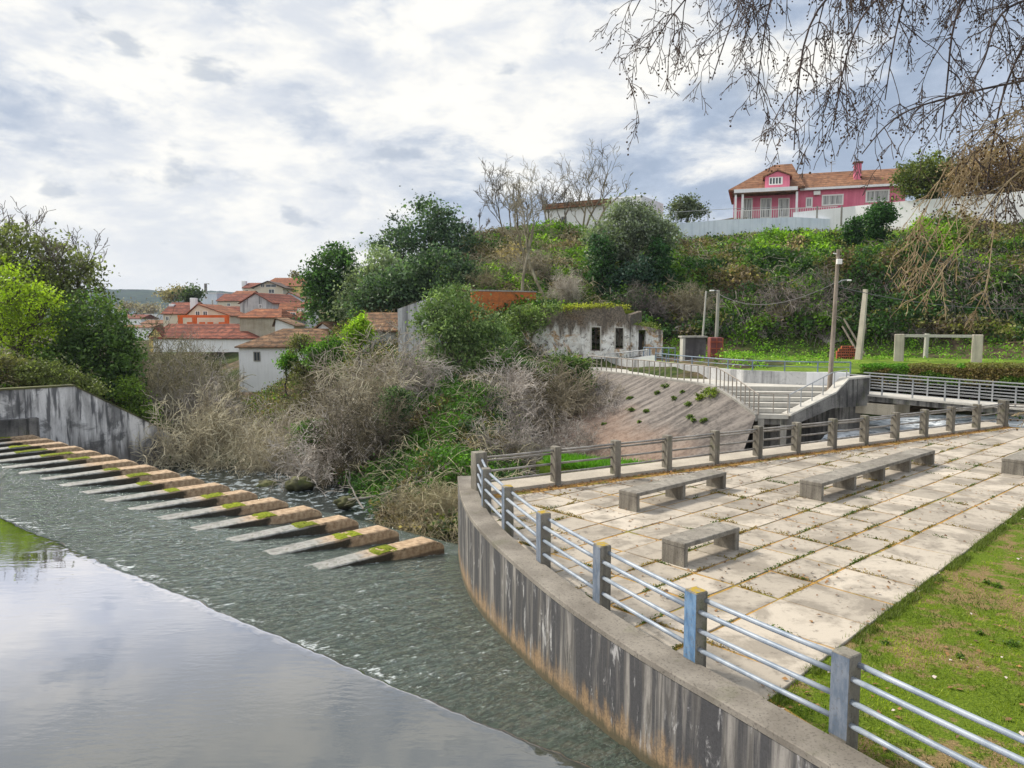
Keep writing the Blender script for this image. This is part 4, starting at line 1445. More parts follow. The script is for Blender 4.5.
tag(emb, 'sloping grey-brown concrete embankment below the walkway with weeds in its cracks', 'embankment')
quads_obj('slope', G.reshape(-1, 3), np.stack([i0, i0 + k, i0 + k + 1, i0 + 1], 1), M['embankment_concrete'], emb)
# raised edge beam on top
mb = MB()
for a, b in zip(T_[:-1], T_[1:]):
    d = (b - a)[:2] / np.linalg.norm((b - a)[:2])
    nn = np.array([-d[1], d[0]])                 # inland
    p = [a[:2] - nn * 0.06, b[:2] - nn * 0.06, b[:2] + nn * 0.28, a[:2] + nn * 0.28]
    zz = [a[2], b[2], b[2], a[2]]
    mb.prism([tuple(x) for x in p], [z - 0.28 for z in zz], [z + 0.06 for z in zz])
mb.build('edge_beam', M['concrete_grey'], emb)

# walkway and plaza floor
WALL_LINE = [(6.6, 57.0), (7.79, 53.6), (9.6, 50.2), (10.57, 46.2), (11.77, 43.0), (12.81, 41.1), (15.7, 39.6), (17.9, 39.4)]
poly = [tuple(p[:2]) for p in EM_TOP[:7]] + [(13.3, 38.7), (16.4, 38.3), (18.2, 38.6)] + [tuple(p) for p in reversed(WALL_LINE)]
tag(MB().prism([tuple(p) for p in poly], -3.6, 0.74).build('plaza_ground', M['concrete_dark']), kind='structure')  # base coloured dark to stand for the shade of the recess
mb = MB().prism([(p[0], p[1]) for p in poly], 0.744, 1.045)
tag(mb.build('walkway', M['concrete_light']), kind='structure')

st = empty('staircase')
tag(st, 'pale concrete steps funnelling down from the plaza towards the channel', 'steps')
Lt, Lb = np.array([10.75, 38.85]), np.array([11.95, 35.95])
Rt, Rb = np.array([16.35, 38.2]), np.array([13.35, 35.75])
NS = 5
for s_ in range(NS):
    t0, t1 = s_ / NS, (s_ + 1) / NS
    z = 1.05 - (s_ + 1) * 0.225
    p = [Lt + (Lb - Lt) * t1, Rt + (Rb - Rt) * t1, Rt + (Rb - Rt) * t0, Lt + (Lb - Lt) * t0]
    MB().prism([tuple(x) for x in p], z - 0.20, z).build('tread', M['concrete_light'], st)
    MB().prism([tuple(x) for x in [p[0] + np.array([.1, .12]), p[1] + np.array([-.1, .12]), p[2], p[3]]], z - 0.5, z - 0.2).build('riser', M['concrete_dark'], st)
for x in (12.1, 13.2):
    MB().box(x - .15, x + .15, 35.9, 36.2, -3.2, -0.3).build('support_post', M['concrete_grey'], st)
MB().box(11.9, 13.4, 36.5, 36.9, -3.2, -0.35).build('back_wall', M['concrete_dark'], st)

# wing wall beside the steps, bridge abutment
ww = empty('wing_wall')
tag(ww, 'dark stained concrete wing wall with sloping top between the steps and the footbridge', 'wall')
V = [(13.45, 35.65, -0.62), (16.0, 36.96, 0.10), (18.4, 38.2, 0.12), (18.4, 38.2, 1.55), (17.0, 37.5, 1.5), (16.2, 37.1, 0.85), (13.45, 35.65, -0.12)]
V2 = [(x - 0.2, y + 0.38, z) for x, y, z in V]
MB().add(V + V2, [tuple(range(7)), tuple(reversed(range(7, 14)))] + [(b_, a_, a_ + 7, b_ + 7) for a_, b_ in [(q, (q + 1) % 7) for q in range(7)]]).build('wall_face', M['concrete_dark'], ww)
cp = [(13.40, 35.58, -0.117), (16.2, 37.03, 0.853), (17.0, 37.43, 1.503), (18.4, 38.13, 1.553)]
mb = MB()
for a, b in zip(cp[:-1], cp[1:]):
    q = [a, b, (b[0] - .26, b[1] + .5, b[2]), (a[0] - .26, a[1] + .5, a[2])]
    mb.add([*q] + [(x, y, z + 0.09) for x, y, z in q], [(3, 2, 1, 0), (4, 5, 6, 7), (0, 1, 5, 4), (1, 2, 6, 5), (2, 3, 7, 6), (3, 0, 4, 7)])
mb.build('coping', M['concrete_light'], ww)

br = empty('footbridge')
tag(br, 'low concrete footbridge with grey multi-bar railings crossing the side channel', 'footbridge')
BA0, BA1 = np.array([17.6, 39.0]), np.array([25.5, 30.4])
bd = (BA1 - BA0) / np.linalg.norm(BA1 - BA0)
bn = np.array([-bd[1], bd[0]])                      # to the far side
if bn[1] < 0:
    bn = -bn
BL = np.linalg.norm(BA1 - BA0)
DZ0, DZ1 = 0.70, 0.46


def bpt(s, w_, z=0.0):
    p = BA0 + bd * s + bn * w_
    return (p[0], p[1], DZ0 + (DZ1 - DZ0) * s / BL + z)


def bridge_slab(w0, w1, z0, z1, s0=0, s1=None):
    s1 = BL if s1 is None else s1
    q = [bpt(s0, w0, z0), bpt(s1, w0, z0), bpt(s1, w1, z0), bpt(s0, w1, z0), bpt(s0, w0, z1), bpt(s1, w0, z1), bpt(s1, w1, z1), bpt(s0, w1, z1)]
    return MB().add(q, [(3, 2, 1, 0), (4, 5, 6, 7), (0, 1, 5, 4), (1, 2, 6, 5), (2, 3, 7, 6), (3, 0, 4, 7)])


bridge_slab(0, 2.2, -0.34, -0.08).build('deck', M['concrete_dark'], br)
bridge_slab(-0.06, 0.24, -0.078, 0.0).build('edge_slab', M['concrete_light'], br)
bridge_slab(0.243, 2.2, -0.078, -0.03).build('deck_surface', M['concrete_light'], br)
for w_ in (0.08, 2.12):
    bridge_slab(w_ - 0.09, w_ + 0.09, 0.93, 0.975).build('handrail', M['metal_grey'], br)
    for z in (0.17, 0.32, 0.47, 0.62, 0.77):
        MB().tube([bpt(0, w_, z), bpt(BL, w_, z)], 0.013, 6).build('bar', M['metal_grey'], br)
    for s in np.arange(0.3, BL, 1.45):
        p = bpt(s, w_)
        Mx = Matrix.Translation(p) @ rotz(math.atan2(bd[1], bd[0]))
        MB().box(-0.035, 0.035, -0.025, 0.025, -0.08, 0.93, Mx).build('post', M['metal_grey'], br)
# abutment block with a rusty underside under the deck
p = [bpt(0.2, -0.1), bpt(2.4, -0.05), bpt(2.4, 2.1), bpt(0.2, 2.1)]
MB().prism([(x[0], x[1]) for x in p], -0.32, 0.25).build('abutment', M['stone_wall'], br)

# steel railings of the walkway and the steps
def thin_rail(name, label, path, gap, h, mat, thick=0.022, mids=(0.0,), group=None):
    o = empty(name)
    tag(o, label, 'railing', group)
    P = np.array(path, float)
    s = np.concatenate([[0], np.cumsum(np.linalg.norm(np.diff(P, axis=0), axis=1))])
    n_ = max(2, int(round(s[-1] / gap)) + 1)
    for u_ in np.linspace(0, s[-1], n_):
        q = [np.interp(u_, s, P[:, c]) for c in range(3)]
        MB().box(q[0] - thick, q[0] + thick, q[1] - thick, q[1] + thick, q[2] - 0.05, q[2] + h).build('post', mat, o)
    MB().tube([(p[0], p[1], p[2] + h) for p in P], thick * 1.3, 6).build('handrail', mat, o)
    for z in mids:
        if z:
            MB().tube([(p[0], p[1], p[2] + z) for p in P], thick * 0.7, 5).build('bar', mat, o)
    return o


inl = np.array([0.12, 0.06, 0.06])
thin_rail('railing', 'long thin brown steel railing along the edge of the walkway above the embankment', [tuple(p + inl) for p in EM_TOP[1:7]], 0.62, 0.92, M['brown_rail'], 0.026)
thin_rail('railing', 'brown steel railing sloping down the left side of the steps', [tuple(p + inl) for p in (EM_TOP[6], EM_TOP[7], EM_TOP[8])], 0.36, 0.95, M['brown_rail'], 0.024)
thin_rail('railing', 'short level railing closing off the bottom of the steps', [(12.0, 36.0, 0.02), (13.35, 35.82, 0.02)], 0.68, 0.92, M['brown_rail'], 0.02)
thin_rail('railing', 'grey steel railing sloping up the right side of the steps on the wing wall', [(13.45, 35.9, -0.02), (16.1, 37.35, 0.95), (17.0, 37.75, 1.05)], 0.85, 0.92, M['metal_grey'], 0.022, (0.0,))

# low wall behind the walkway with a blue-grey rail on top
lw = empty('low_wall')
tag(lw, 'long low retaining wall with white and dark streaks behind the walkway', 'low wall')
mb, mb2 = MB(), MB()
for i, (a, b) in enumerate(zip(WALL_LINE[:-1], WALL_LINE[1:])):
    a, b = np.array(a), np.array(b)
    d = (b - a) / np.linalg.norm(b - a)
    nn = np.array([-d[1], d[0]])
    (mb2 if i == len(WALL_LINE) - 2 else mb).prism([tuple(a), tuple(b), tuple(b + nn * 0.25), tuple(a + nn * 0.25)], -0.5, 1.72 + 0.0013 * i)
mb.build('wall_face', M['plaster_stained'], lw)
mb2.build('white_end', M['plaster_white'], lw)
thin_rail('railing', 'blue-grey steel railing standing on the low streaked wall', [(x + 0.1, y + 0.15, 1.72) for x, y in WALL_LINE[2:]], 1.6, 0.55, M['blue_grey_rail'], 0.028, (0.28,))

# grass field behind the wall
fp = [(7.2, 58), (8.2, 54), (10.0, 50.4), (10.9, 46.6), (12.1, 43.4), (13.0, 41.5), (15.8, 40.0), (18.6, 39.9), (20.2, 42.5), (26, 40.5), (40, 38), (52, 52), (38, 60), (22, 64), (13, 64)]
gx_, gy_ = np.meshgrid(np.arange(7, 52, 0.5), np.arange(38, 64, 0.5))
from mathutils.geometry import tessellate_polygon


def inside(px, py, poly):
    r = np.zeros(np.shape(px), bool)
    j = len(poly) - 1
    for i in range(len(poly)):
        xi, yi = poly[i]
        xj, yj = poly[j]
        c = ((yi > py) != (yj > py)) & (px < (xj - xi) * (py - yi) / (yj - yi + 1e-12) + xi)
        r ^= c
        j = i
    return r


def field_z(x, y):
    return 1.62 + (fbm(np.asarray(x) * 0.4, np.asarray(y) * 0.4, 97) - 0.5) * 0.25 - 0.55 * np.clip((np.asarray(x) - 18) / 6, 0, 1) * np.clip((48 - np.asarray(y)) / 6, 0, 1)


tri = tessellate_polygon([[Vector((x, y, 0)) for x, y in fp]])
fz = field_z(gx_, gy_)
ins_ = inside(gx_, gy_, fp)
ny_, nx_ = gx_.shape
i0 = (np.arange(ny_ - 1)[:, None] * nx_ + np.arange(nx_ - 1)[None])
ok = ins_[:-1, :-1] & ins_[1:, :-1] & ins_[:-1, 1:] & ins_[1:, 1:]
i0 = i0[ok]
fld = quads_obj('field', np.stack([gx_, gy_, fz], -1).reshape(-1, 3), np.stack([i0, i0 + 1, i0 + nx_ + 1, i0 + nx_], 1), M['field_grass'], smooth=True)
tag(fld, kind='structure')

# ------------------------------------------------------------------ hut, tank, frame, poles, brick stack
o = empty('hut', (12.15, 50.4, 1.4))
tag(o, 'small flat-roofed concrete shed with its front coloured dark as shade at the edge of the grass', 'shed')
mb = MB().box(-0.72, -0.55, -0.5, 0.35, 0, 1.92)
mb.build('side_wall', M['concrete_light'], o)
MB().box(-0.547, 0.85, -0.40, 0.5, 0, 1.90).build('front_wall', M['shaded_concrete'], o)  # shaded front and lit side are set by their colours
MB().box(-0.80, 0.92, -0.56, 0.6, 1.925, 2.03).build('roof_slab', M['concrete_grey'], o)

o = empty('tank', (14.15, 52.0, 1.5))
tag(o, 'pinkish red ribbed tank standing beside the small concrete shed', 'tank')
MB().bbox(-0.42, 0.42, -0.4, 0.4, 0, 1.8, 0.05).build('tank_body', M['red_plastic'], o)
mb = MB()
for z in (0.1, 0.55, 1.0, 1.45):
    mb.box(-0.46, 0.46, -0.44, -0.402, z, z + 0.07)
for x in (-0.44, -0.02, 0.40):
    mb.box(x, x + 0.05, -0.475, -0.442, 0.03, 1.78)
mb.build('frame', M['brick_red'], o)

o = empty('portal_frame', (27.0, 52.0, 1.2))
tag(o, 'pale concrete goal-shaped frame of two square posts and a thin beam behind the hedge', 'frame')
d = math.atan2(50 - 52, 31.2 - 27.0)
o.rotation_euler[2] = d
Lf = math.hypot(4.2, 2)
for x in (0, Lf - 0.0):
    MB().bbox(x - 0.3, x + 0.3, -0.25, 0.25, 0, 2.32, 0.02).build('post', M['concrete_frame'], o)
MB().bbox(0.302, Lf - 0.302, -0.12, 0.12, 2.12, 2.30, 0.01).build('beam', M['concrete_light'], o)
# thin grey post standing behind, between the two
o = empty('thin_post', (31.2, 56.2, 1.4))
tag(o, 'thin pale post against the rock face, seen through the concrete frame', 'post')
MB().tube([(0, 0, 0), (0.05, 0, 2.1)], 0.17, 8).build('shaft', M['concrete_light'], o)


def pole(name, label, base, top, r0, r1, mat, sides=10):
    o = empty(name, base)
    tag(o, label, 'pole')
    b, t_ = np.zeros(3), np.array(top) - np.array(base)
    MB().tube([b, t_ * 0.5 + np.array([0.02, 0, 0]), t_], [r0, (r0 + r1) / 2, r1], sides).build('shaft', mat, o, smooth=False)
    return o, t_


o, t_ = pole('utility_pole', 'tall leaning wooden utility pole rising beside the right railing of the steps', (16.25, 38.0, 0.75), (16.45, 38.0, 8.05), 0.125, 0.085, M['wood_pole'])
MB().bbox(t_[0] - 0.13, t_[0] + 0.13, -0.24, -0.09, t_[2] - 0.75, t_[2] - 0.5, 0.02).build('junction_box', M['white_paint'], o)
MB().tube([(t_[0], 0, t_[2] - 0.25), (t_[0] - 0.25, -0.03, t_[2] - 0.2)], 0.03, 6).build('insulator', M['white_paint'], o)
arm = MB().tube([(0.12, 0, 5.55), (0.45, 0, 5.75), (0.75, 0, 5.78)], 0.025, 6).build('lamp_arm', M['metal_grey'], o)
MB().bbox(0.70, 0.92, -0.05, 0.05, 5.72, 5.79, 0.02).build('lamp_head', M['white_paint'], arm)
o, t_ = pole('concrete_pole', 'thick weathered concrete pole with a broken flat top beside the brick stack', (25.1, 54.0, 1.2), (25.45, 54.0, 6.7), 0.29, 0.19, M['concrete_frame'], 4)
o, t_ = pole('lamp_post', 'thin white post leaning slightly behind the small shed', (14.45, 57, 1.5), (14.75, 57, 6.7), 0.085, 0.06, M['concrete_light'])
o, t_ = pole('lamp_post', 'grey concrete lamp post on the overgrown slope with an arm to the left', (16.4, 60, 1.6), (16.5, 60, 6.9), 0.16, 0.12, M['concrete_grey'])
arm = MB().tube([(0.1, 0, 5.1), (-0.1, -0.1, 5.25), (-0.3, -0.15, 5.25)], 0.03, 6).build('lamp_arm', M['metal_grey'], o)
MB().bbox(-0.62, -0.28, -0.24, -0.06, 5.19, 5.29, 0.03).build('lamp_head', M['white_paint'], arm)


def wire(label, a, b, sag, r=0.02):
    a, b = np.array(a), np.array(b)
    path = [tuple(a + (b - a) * u - np.array([0, 0, sag * 4 * u * (1 - u)])) for u in np.linspace(0, 1, 16)]
    tag(MB().tube(path, r, 5).build('cable', M['cable']), label, 'cable')


wire('thin sagging cable from the grey lamp post to the tall wooden utility pole', (16.5, 60, 6.6), (16.42, 38, 6.4), 1.0)
wire('thin cable running right from the utility pole past the hanging branches', (16.4, 38, 6.2), (32, 44, 5.3), 0.5, 0.02)
wire('thin cable from the lamp post on the slope to the white post', (14.75, 57, 6.6), (16.5, 60, 6.75), 0.1)

# stack of hollow bricks: every brick a thing
rng = np.random.default_rng(3)
bm = MB().bbox(-0.15, 0.15, -0.1, 0.1, 0, 0.19, 0.012).box(-0.11, -0.02, -0.103, -0.101, 0.04, 0.15, mi=1).box(0.02, 0.11, -0.103, -0.101, 0.04, 0.15, mi=1)  # dark panels put the shade of the hollows on a solid face
b0 = bm.build('brick', [M['brick_red'], M['hollow_shade']])
first = True
for r in range(6):
    n_ = 5 if r < 4 else (4 if r == 4 else 3)
    for c in range(n_):
        o = b0 if first else b0.copy()
        if not first:
            COL.objects.link(o)
        first = False
        o.location = (24.75 + c * 0.31 - 0.55 + rng.normal(0, .012) + (0.15 if r == 4 else 0.3 if r == 5 else 0), 55.2 + rng.normal(0, .02), 1.42 + r * 0.195)
        o.rotation_euler = (0, 0, rng.normal(0, 0.05))
        tag(o, 'orange-red hollow brick in the small stack left of the thick concrete pole', 'brick', 'bricks stacked beside the concrete pole')
# two timber poles leaning on the cliff
for i, (a, b, lab) in enumerate([((27.6, 58.0, 1.6), (26.4, 59.5, 4.6), 'weathered timber leaning against the rock right of the thick concrete pole'), ((27.1, 57.9, 1.6), (26.3, 59.5, 4.0), 'shorter weathered timber leaning beside another one on the rock')]):
    tag(MB().tube([a, b], [0.09, 0.07], 7).build('leaning_timber', M['wood_pole']), lab, 'timber')

# ------------------------------------------------------------------ ruined house
o = empty('ruined_house', (0, 0, 0))
tag(o, 'roofless ruined house with peeling white and ochre plaster and empty window openings', 'ruined house')


def wall_with_holes(origin, xdir, L, zprof, holes, th, mat, name, parent, seed=0, step=0.16):
    """flat wall as a fine grid with openings cut out; zprof = [(x, ztop)]"""
    xdir = np.array(xdir) / np.linalg.norm(xdir)
    ydir = np.array([-xdir[1], xdir[0]])
    xs = sorted(set(list(np.round(np.arange(0, L + 1e-6, step), 3)) + [h for hh in holes for h in hh[:2]] + [L]))
    mb = MB()
    zp = np.array(zprof)
    for a, b in zip(xs[:-1], xs[1:]):
        if b - a < 1e-4:
            continue
        zt0 = np.interp(a, zp[:, 0], zp[:, 1]) + (fbm(a * 2.3, 0.5, seed) - 0.5) * 0.25
        zt1 = np.interp(b, zp[:, 0], zp[:, 1]) + (fbm(b * 2.3, 0.5, seed) - 0.5) * 0.25
        segs = [(origin[2], None)]
        for h in holes:
            if a >= h[0] - 1e-6 and b <= h[1] + 1e-6:
                segs = [(origin[2], h[2]), (h[3], None)]
        for z0, z1 in segs:
            za, zb = (zt0, zt1) if z1 is None else (z1, z1)
            p = [np.array(origin[:2]) + xdir * a, np.array(origin[:2]) + xdir * b]
            q = [tuple(p[0]), tuple(p[1]), tuple(p[1] + ydir * th), tuple(p[0] + ydir * th)]
            mb.prism(q, z0, [za, zb, zb, za])
    return mb.build(name, mat, parent)


OX, OY = np.array([0.4, 57.0]), np.array([8.75, 55.6])
Lr = np.linalg.norm(OY - OX)
xd = (OY - OX) / Lr


def ru(px):
    """photo column to distance along the facade"""
    v = ray(px, 340)
    # intersection of the view column with the facade line
    A = np.array([[v[0], -xd[0]], [v[1], -xd[1]]])
    s = np.linalg.solve(A, OX)
    return s[1]


holes = [(ru(591.5), ru(600), 2.2, 3.95), (ru(615.5), ru(623), 2.35, 3.9)]
f = wall_with_holes((OX[0], OX[1], 1.2), xd, Lr, [(0, 5.35), (Lr - 0.6, 5.5), (Lr - 0.35, 5.1), (Lr, 3.9)], holes, 0.45, M['ruin_plaster'], 'front_wall', o, 3)
for h in holes:
    mb = MB()
    Mx = Matrix.Translation((*(OX + xd * h[0]), 0)) @ rotz(math.atan2(xd[1], xd[0]))
    w_ = h[1] - h[0]
    mb.box(-0.09, -0.002, -0.03, 0.3, h[2], h[3] + 0.09, Mx).box(w_ + 0.002, w_ + 0.09, -0.03, 0.3, h[2], h[3] + 0.09, Mx).box(-0.002, w_ + 0.002, -0.03, 0.3, h[3] + 0.002, h[3] + 0.09, Mx)
    wf = mb.build('window', M['concrete_light'], o)
    MB().box(0.0, w_, 0.06, 0.11, h[2], h[2] + 0.09, Mx).box(w_ * 0.47, w_ * 0.54, 0.06, 0.11, h[2] + 0.09, h[3], Mx).build('sash', M['dark_wood'], wf)
sd = np.array([0.35, 0.94])
wall_with_holes((OY[0] - 0.02, OY[1] + 0.0, 1.2), sd, 5.0, [(0, 3.9), (0.4, 4.9), (5, 5.2)], [], 0.4, M['ruin_plaster'], 'side_wall', o, 7)
wall_with_holes((OX[0] + 0.5, OX[1] + 5.0, 1.2), xd, Lr, [(0, 5.2), (Lr, 5.0)], [], 0.4, M['ruin_plaster'], 'back_wall', o, 9)
mb = MB()
a0, b0_ = OX + np.array([-sd[1], sd[0]]) * 0.1, OY
mb.prism([tuple(OX + sd * 0.5), tuple(OY + sd * 0.5 - xd * 0.6), tuple(OY + sd * 4.8 - xd * 0.6), tuple(OX + sd * 4.8)], 5.0, 5.25)
mb.build('earth_fill', M['moss'], o)
# lower wing to the right
o2 = empty('ruined_annex')
tag(o2, 'low broken annex of the ruin with ochre plaster and greenery growing on top', 'ruined annex')
A2 = OY + np.array([0.15, 0.4])
B2 = np.array([11.4, 56.4])
L2 = np.linalg.norm(B2 - A2)
xd2 = (B2 - A2) / L2
h2 = [(0.62, 1.22, 2.15, 3.75)]
wall_with_holes((A2[0], A2[1], 1.2), xd2, L2, [(0, 4.15), (1.2, 4.0), (L2, 3.7)], h2, 0.4, M['ruin_plaster'], 'front_wall', o2, 13)
Mx = Matrix.Translation((*(A2 + xd2 * 0.62), 0)) @ rotz(math.atan2(xd2[1], xd2[0]))
MB().box(0, 0.6, 0.9, 0.96, 1.3, 3.75, Mx).build('shade_panel', M['shaded_concrete'], o2)  # dark panel behind the opening, painted shade of the interior
# white ramp wall and short blue fence in front
o3 = empty('ramp_wall')
tag(o3, 'low white-washed ramp wall in front of the ruined house', 'low wall')
V = [(7.6, 54.3, 1.0), (10.0, 52.2, 1.0), (10.0, 52.2, 2.05), (7.6, 54.3, 1.62)]
V2 = [(x + .15, y + .2, z) for x, y, z in V]
MB().add(V + V2, [(0, 1, 2, 3), (7, 6, 5, 4), (3, 2, 6, 7), (1, 5, 6, 2), (0, 3, 7, 4)]).build('wall_face', M['plaster_white'], o3)
thin_rail('railing', 'short blue-green railing between the ramp wall and the shed', [(9.4, 53.2, 1.6), (11.3, 51.6, 1.6)], 0.5, 0.95, M['blue_grey_rail'], 0.035)
thin_rail('railing', 'grey pipe railing sloping along the top of the white ramp wall', [(6.8, 54.6, 1.55), (9.6, 52.7, 1.95)], 1.2, 0.45, M['metal_grey'], 0.03)
# ------------------------------------------------------------------ houses
def roof_mesh(w, d, ze, zr, kind, oh=0.3, r0=None, r1=None, th=0.14):
    """roof over a w x d plan (x 0..w, y 0..d)"""
    mb = MB()
    x0, x1, y0, y1 = -oh, w + oh, -oh, d + oh
    drop = 0.0
    if kind == 'front':                     # gable towards the viewer, ridge along y
        rx = w * (r0 if r0 is not None else 0.5)
        top = [(x0, y0, ze), (rx, y0, zr), (x1, y0, ze), (x0, y1, ze), (rx, y1, zr), (x1, y1, ze)]
        low = [(x, y, z - th) for x, y, z in top]
        mb.add(top + low, [(0, 1, 4, 3), (1, 2, 5, 4), (6, 9, 10, 7), (7, 10, 11, 8), (0, 6, 7, 1), (1, 7, 8, 2), (3, 4, 10, 9), (4, 5, 11, 10), (0, 3, 9, 6), (2, 8, 11, 5)])
    else:
        if kind == 'side':
            ra, rb = x0, x1
        else:
            ra, rb = w * (r0 if r0 is not None else 0.25), w * (r1 if r1 is not None else 0.75)
        ym = d * 0.5
        top = [(x0, y0, ze), (x1, y0, ze), (x1, y1, ze), (x0, y1, ze), (ra, ym, zr), (rb, ym, zr)]
        mb.add(top + [(x, y, z - th) for x, y, z in top[:4]], [(0, 1, 5, 4), (1, 2, 5), (2, 3, 4, 5), (3, 0, 4), (0, 6, 7, 1), (1, 7, 8, 2), (2, 8, 9, 3), (3, 9, 6, 0), (6, 9, 8, 7)])
    return mb


def body_mesh(w, d, h, kind, zr, r0=None):
    mb = MB()
    if kind == 'front':
        rx = w * (r0 if r0 is not None else 0.5)
        pr = [(0, 0), (w, 0), (w, h), (rx, zr - 0.16), (0, h)]
        V = [(x, 0, z) for x, z in pr] + [(x, d, z) for x, z in pr]
        mb.add(V, [(0, 1, 2, 3, 4), (9, 8, 7, 6, 5), (0, 5, 6, 1), (1, 6, 7, 2), (2, 7, 8, 3), (3, 8, 9, 4), (4, 9, 5, 0)])
    elif kind == 'side':
        pr = [(0, 0), (d, 0), (d, h), (d / 2, zr - 0.16), (0, h)]
        V = [(0, y, z) for y, z in pr] + [(w, y, z) for y, z in pr]
        mb.add(V, [(4, 3, 2, 1, 0), (5, 6, 7, 8, 9), (0, 1, 6, 5), (1, 2, 7, 6), (2, 3, 8, 7), (3, 4, 9, 8), (4, 0, 5, 9)])
    else:
        mb.box(0, w, 0, d, 0, h)
    return mb


def window_part(parent, x0, x1, z0, z1, y=0.0, frame=None, glass='window_glass', fw=0.08, name='window', bars=1):
    mb = MB()
    f = frame or M['white_paint']
    mb.box(x0 - fw, x0, y - 0.05, y + 0.04, z0 - fw, z1 + fw).box(x1, x1 + fw, y - 0.05, y + 0.04, z0 - fw, z1 + fw)
    mb.box(x0, x1, y - 0.05, y + 0.04, z1, z1 + fw).box(x0, x1, y - 0.05, y + 0.04, z0 - fw, z0)
    for b in range(bars):
        xm = x0 + (x1 - x0) * (b + 1) / (bars + 1)
        mb.box(xm - 0.03, xm + 0.03, y - 0.035, y + 0.02, z0, z1)
    o = mb.build(name, f, parent)
    MB().box(x0, x1, y - 0.012, y + 0.01, z0, z1).build('pane', M[glass], o)
    return o


def house(label, px0, px1, pr, pe, pb, Y, d, wall, roof, kind='side', rz=0.0, wins=(), cat='house', oh=0.3, r0=None, r1=None, chim=(), name='house', frame=None, deep=0.0):
    a, b = at_y(px0, pe, Y), at_y(px1, pe, Y)
    w_ = b[0] - a[0]
    ze = a[2]
    zb = at_y(px0, pb, Y)[2]
    yr = Y + (0 if kind == 'front' else d / 2)
    zr = at_y((px0 + px1) / 2, pr, yr)[2]
    o = empty(name, (a[0], Y, zb), rz)
    tag(o, label, cat)
    h = ze - zb
    body_mesh(w_, d, h, kind, zr - zb, r0).build('wall', M[wall], o)
    if kind != 'flat':
        rf = roof_mesh(w_, d, h + 0.05, zr - zb + 0.05, kind, oh, r0, r1).build('roof', M[roof], o)
    else:
        rf = MB().box(-0.1, w_ + 0.1, -0.1, d + 0.1, h + 0.003, h + 0.2).build('roof', M[roof], o)
    for (x0, x1, y0, y1) in wins:
        wa, wb = at_y(x0, y1, Y), at_y(x1, y0, Y)
        window_part(o, wa[0] - a[0], wb[0] - a[0], wa[2] - zb, wb[2] - zb, 0.0, frame, fw=0.09)
    for (x, y0, y1, ww_) in chim:
        c0, c1 = at_y(x, y1, Y + d * 0.35), at_y(x, y0, Y + d * 0.35)
        MB().bbox(c0[0] - a[0] - ww_ / 2, c0[0] - a[0] + ww_ / 2, d * 0.35 - ww_ / 2, d * 0.35 + ww_ / 2, c0[2] - zb - 1.2, c1[2] - zb, 0.04).build('chimney', M['plaster_white'], rf)
    return o


house('small white house with an old brown tiled roof and one tiny window', 238.5, 322, 329, 347, 392, 75, 6.5, 'plaster_white', 'roof_old', 'hip', 0.0, [(254.5, 259.5, 352.5, 360.5)], r0=0.42, r1=1.0, frame=M['concrete_grey'])
house('white-washed gable wall with a piece of tiled roof right of the small white house', 309, 346, 322, 336, 350, 79, 9, 'plaster_white', 'roof_old', 'front', -0.35, r0=0.45, name='outbuilding', cat='outbuilding')
house('low outbuilding with a brown tiled roof below the dark evergreen trees', 362, 402, 313, 331, 352, 66, 6, 'plaster_stained', 'roof_old', 'side', 0.0, name='outbuilding', cat='outbuilding')
house('long low building with a dull red tiled roof and an ochre yellow end', 153, 256, 324, 338.5, 352, 110, 9, 'plaster_white', 'roof_red', 'hip', 0.0, r0=0.02, r1=0.72)
o = MB().prism([(0, 0), (0.2, 0), (0.2, 8.5), (0, 8.5)], 0, 1)
p = at_y(150.5, 352, 110.5)
bld = empty('shed', (p[0], 110.2, p[2]))
tag(bld, 'ochre yellow end wall showing at the left of the long red roof', 'shed')
body_mesh(2.0, 8.0, 2.2, 'front', 3.6).build('wall', M['plaster_yellow'], bld)
roof_mesh(2.0, 8.0, 2.25, 3.65, 'front', 0.15).build('roof', M['roof_red'], bld)
hh = house('cream house with a red gabled roof, white chimneys and an orange terrace railing', 186, 230, 304, 316, 338, 130, 10, 'plaster_cream', 'roof_orange', 'front', 0.0, [(196, 199.5, 311.5, 316), (203.5, 207, 311.5, 316)], r0=0.28, chim=[(194, 298, 306, 1.0)])
a_ = at_y(178, 316, 127)
b_ = at_y(229, 316, 127)
z0_, z1_, z2_, z3_ = at_y(178, 317.5, 127)[2], at_y(178, 315, 127)[2], at_y(178, 326.5, 127)[2], at_y(178, 322, 127)[2]
tr = empty('terrace_balcony', (a_[0], 127, z2_ - 1.0))
tag(tr, 'balcony terrace with bright orange posts, beam and panels in front of the cream house', 'balcony')
L_ = b_[0] - a_[0]
H_ = z1_ - z2_ + 1.0
MB().box(0, L_, -0.2, 0.2, H_ - 0.45, H_).build('beam', M['orange_paint'], tr)
for x in (0.02, L_ * 0.28, L_ - 0.72):
    MB().box(x, x + 0.7, -0.19, 0.19, 0.0, H_ - 0.453).build('post', M['orange_paint'], tr)
for x in (0.12, 0.36, 0.52, 0.74):
    MB().box(L_ * x + .5, L_ * x + 1.5, -0.16, -0.1, 0.9, 1.75).build('panel', M['orange_paint'], tr)
MB().box(0, L_, -0.09, 1.5, -1.5, 0.88).build('parapet', M['plaster_cream'], tr)
house('house wing with a red roof and two stubby white chimneys left of the cream house', 163, 190, 302.5, 314, 330, 134, 9, 'plaster_cream', 'roof_red', 'side', 0.0, [(166, 168.5, 317, 320)], chim=[(172.5, 304, 312, 0.9), (180, 307, 314, 0.9)])
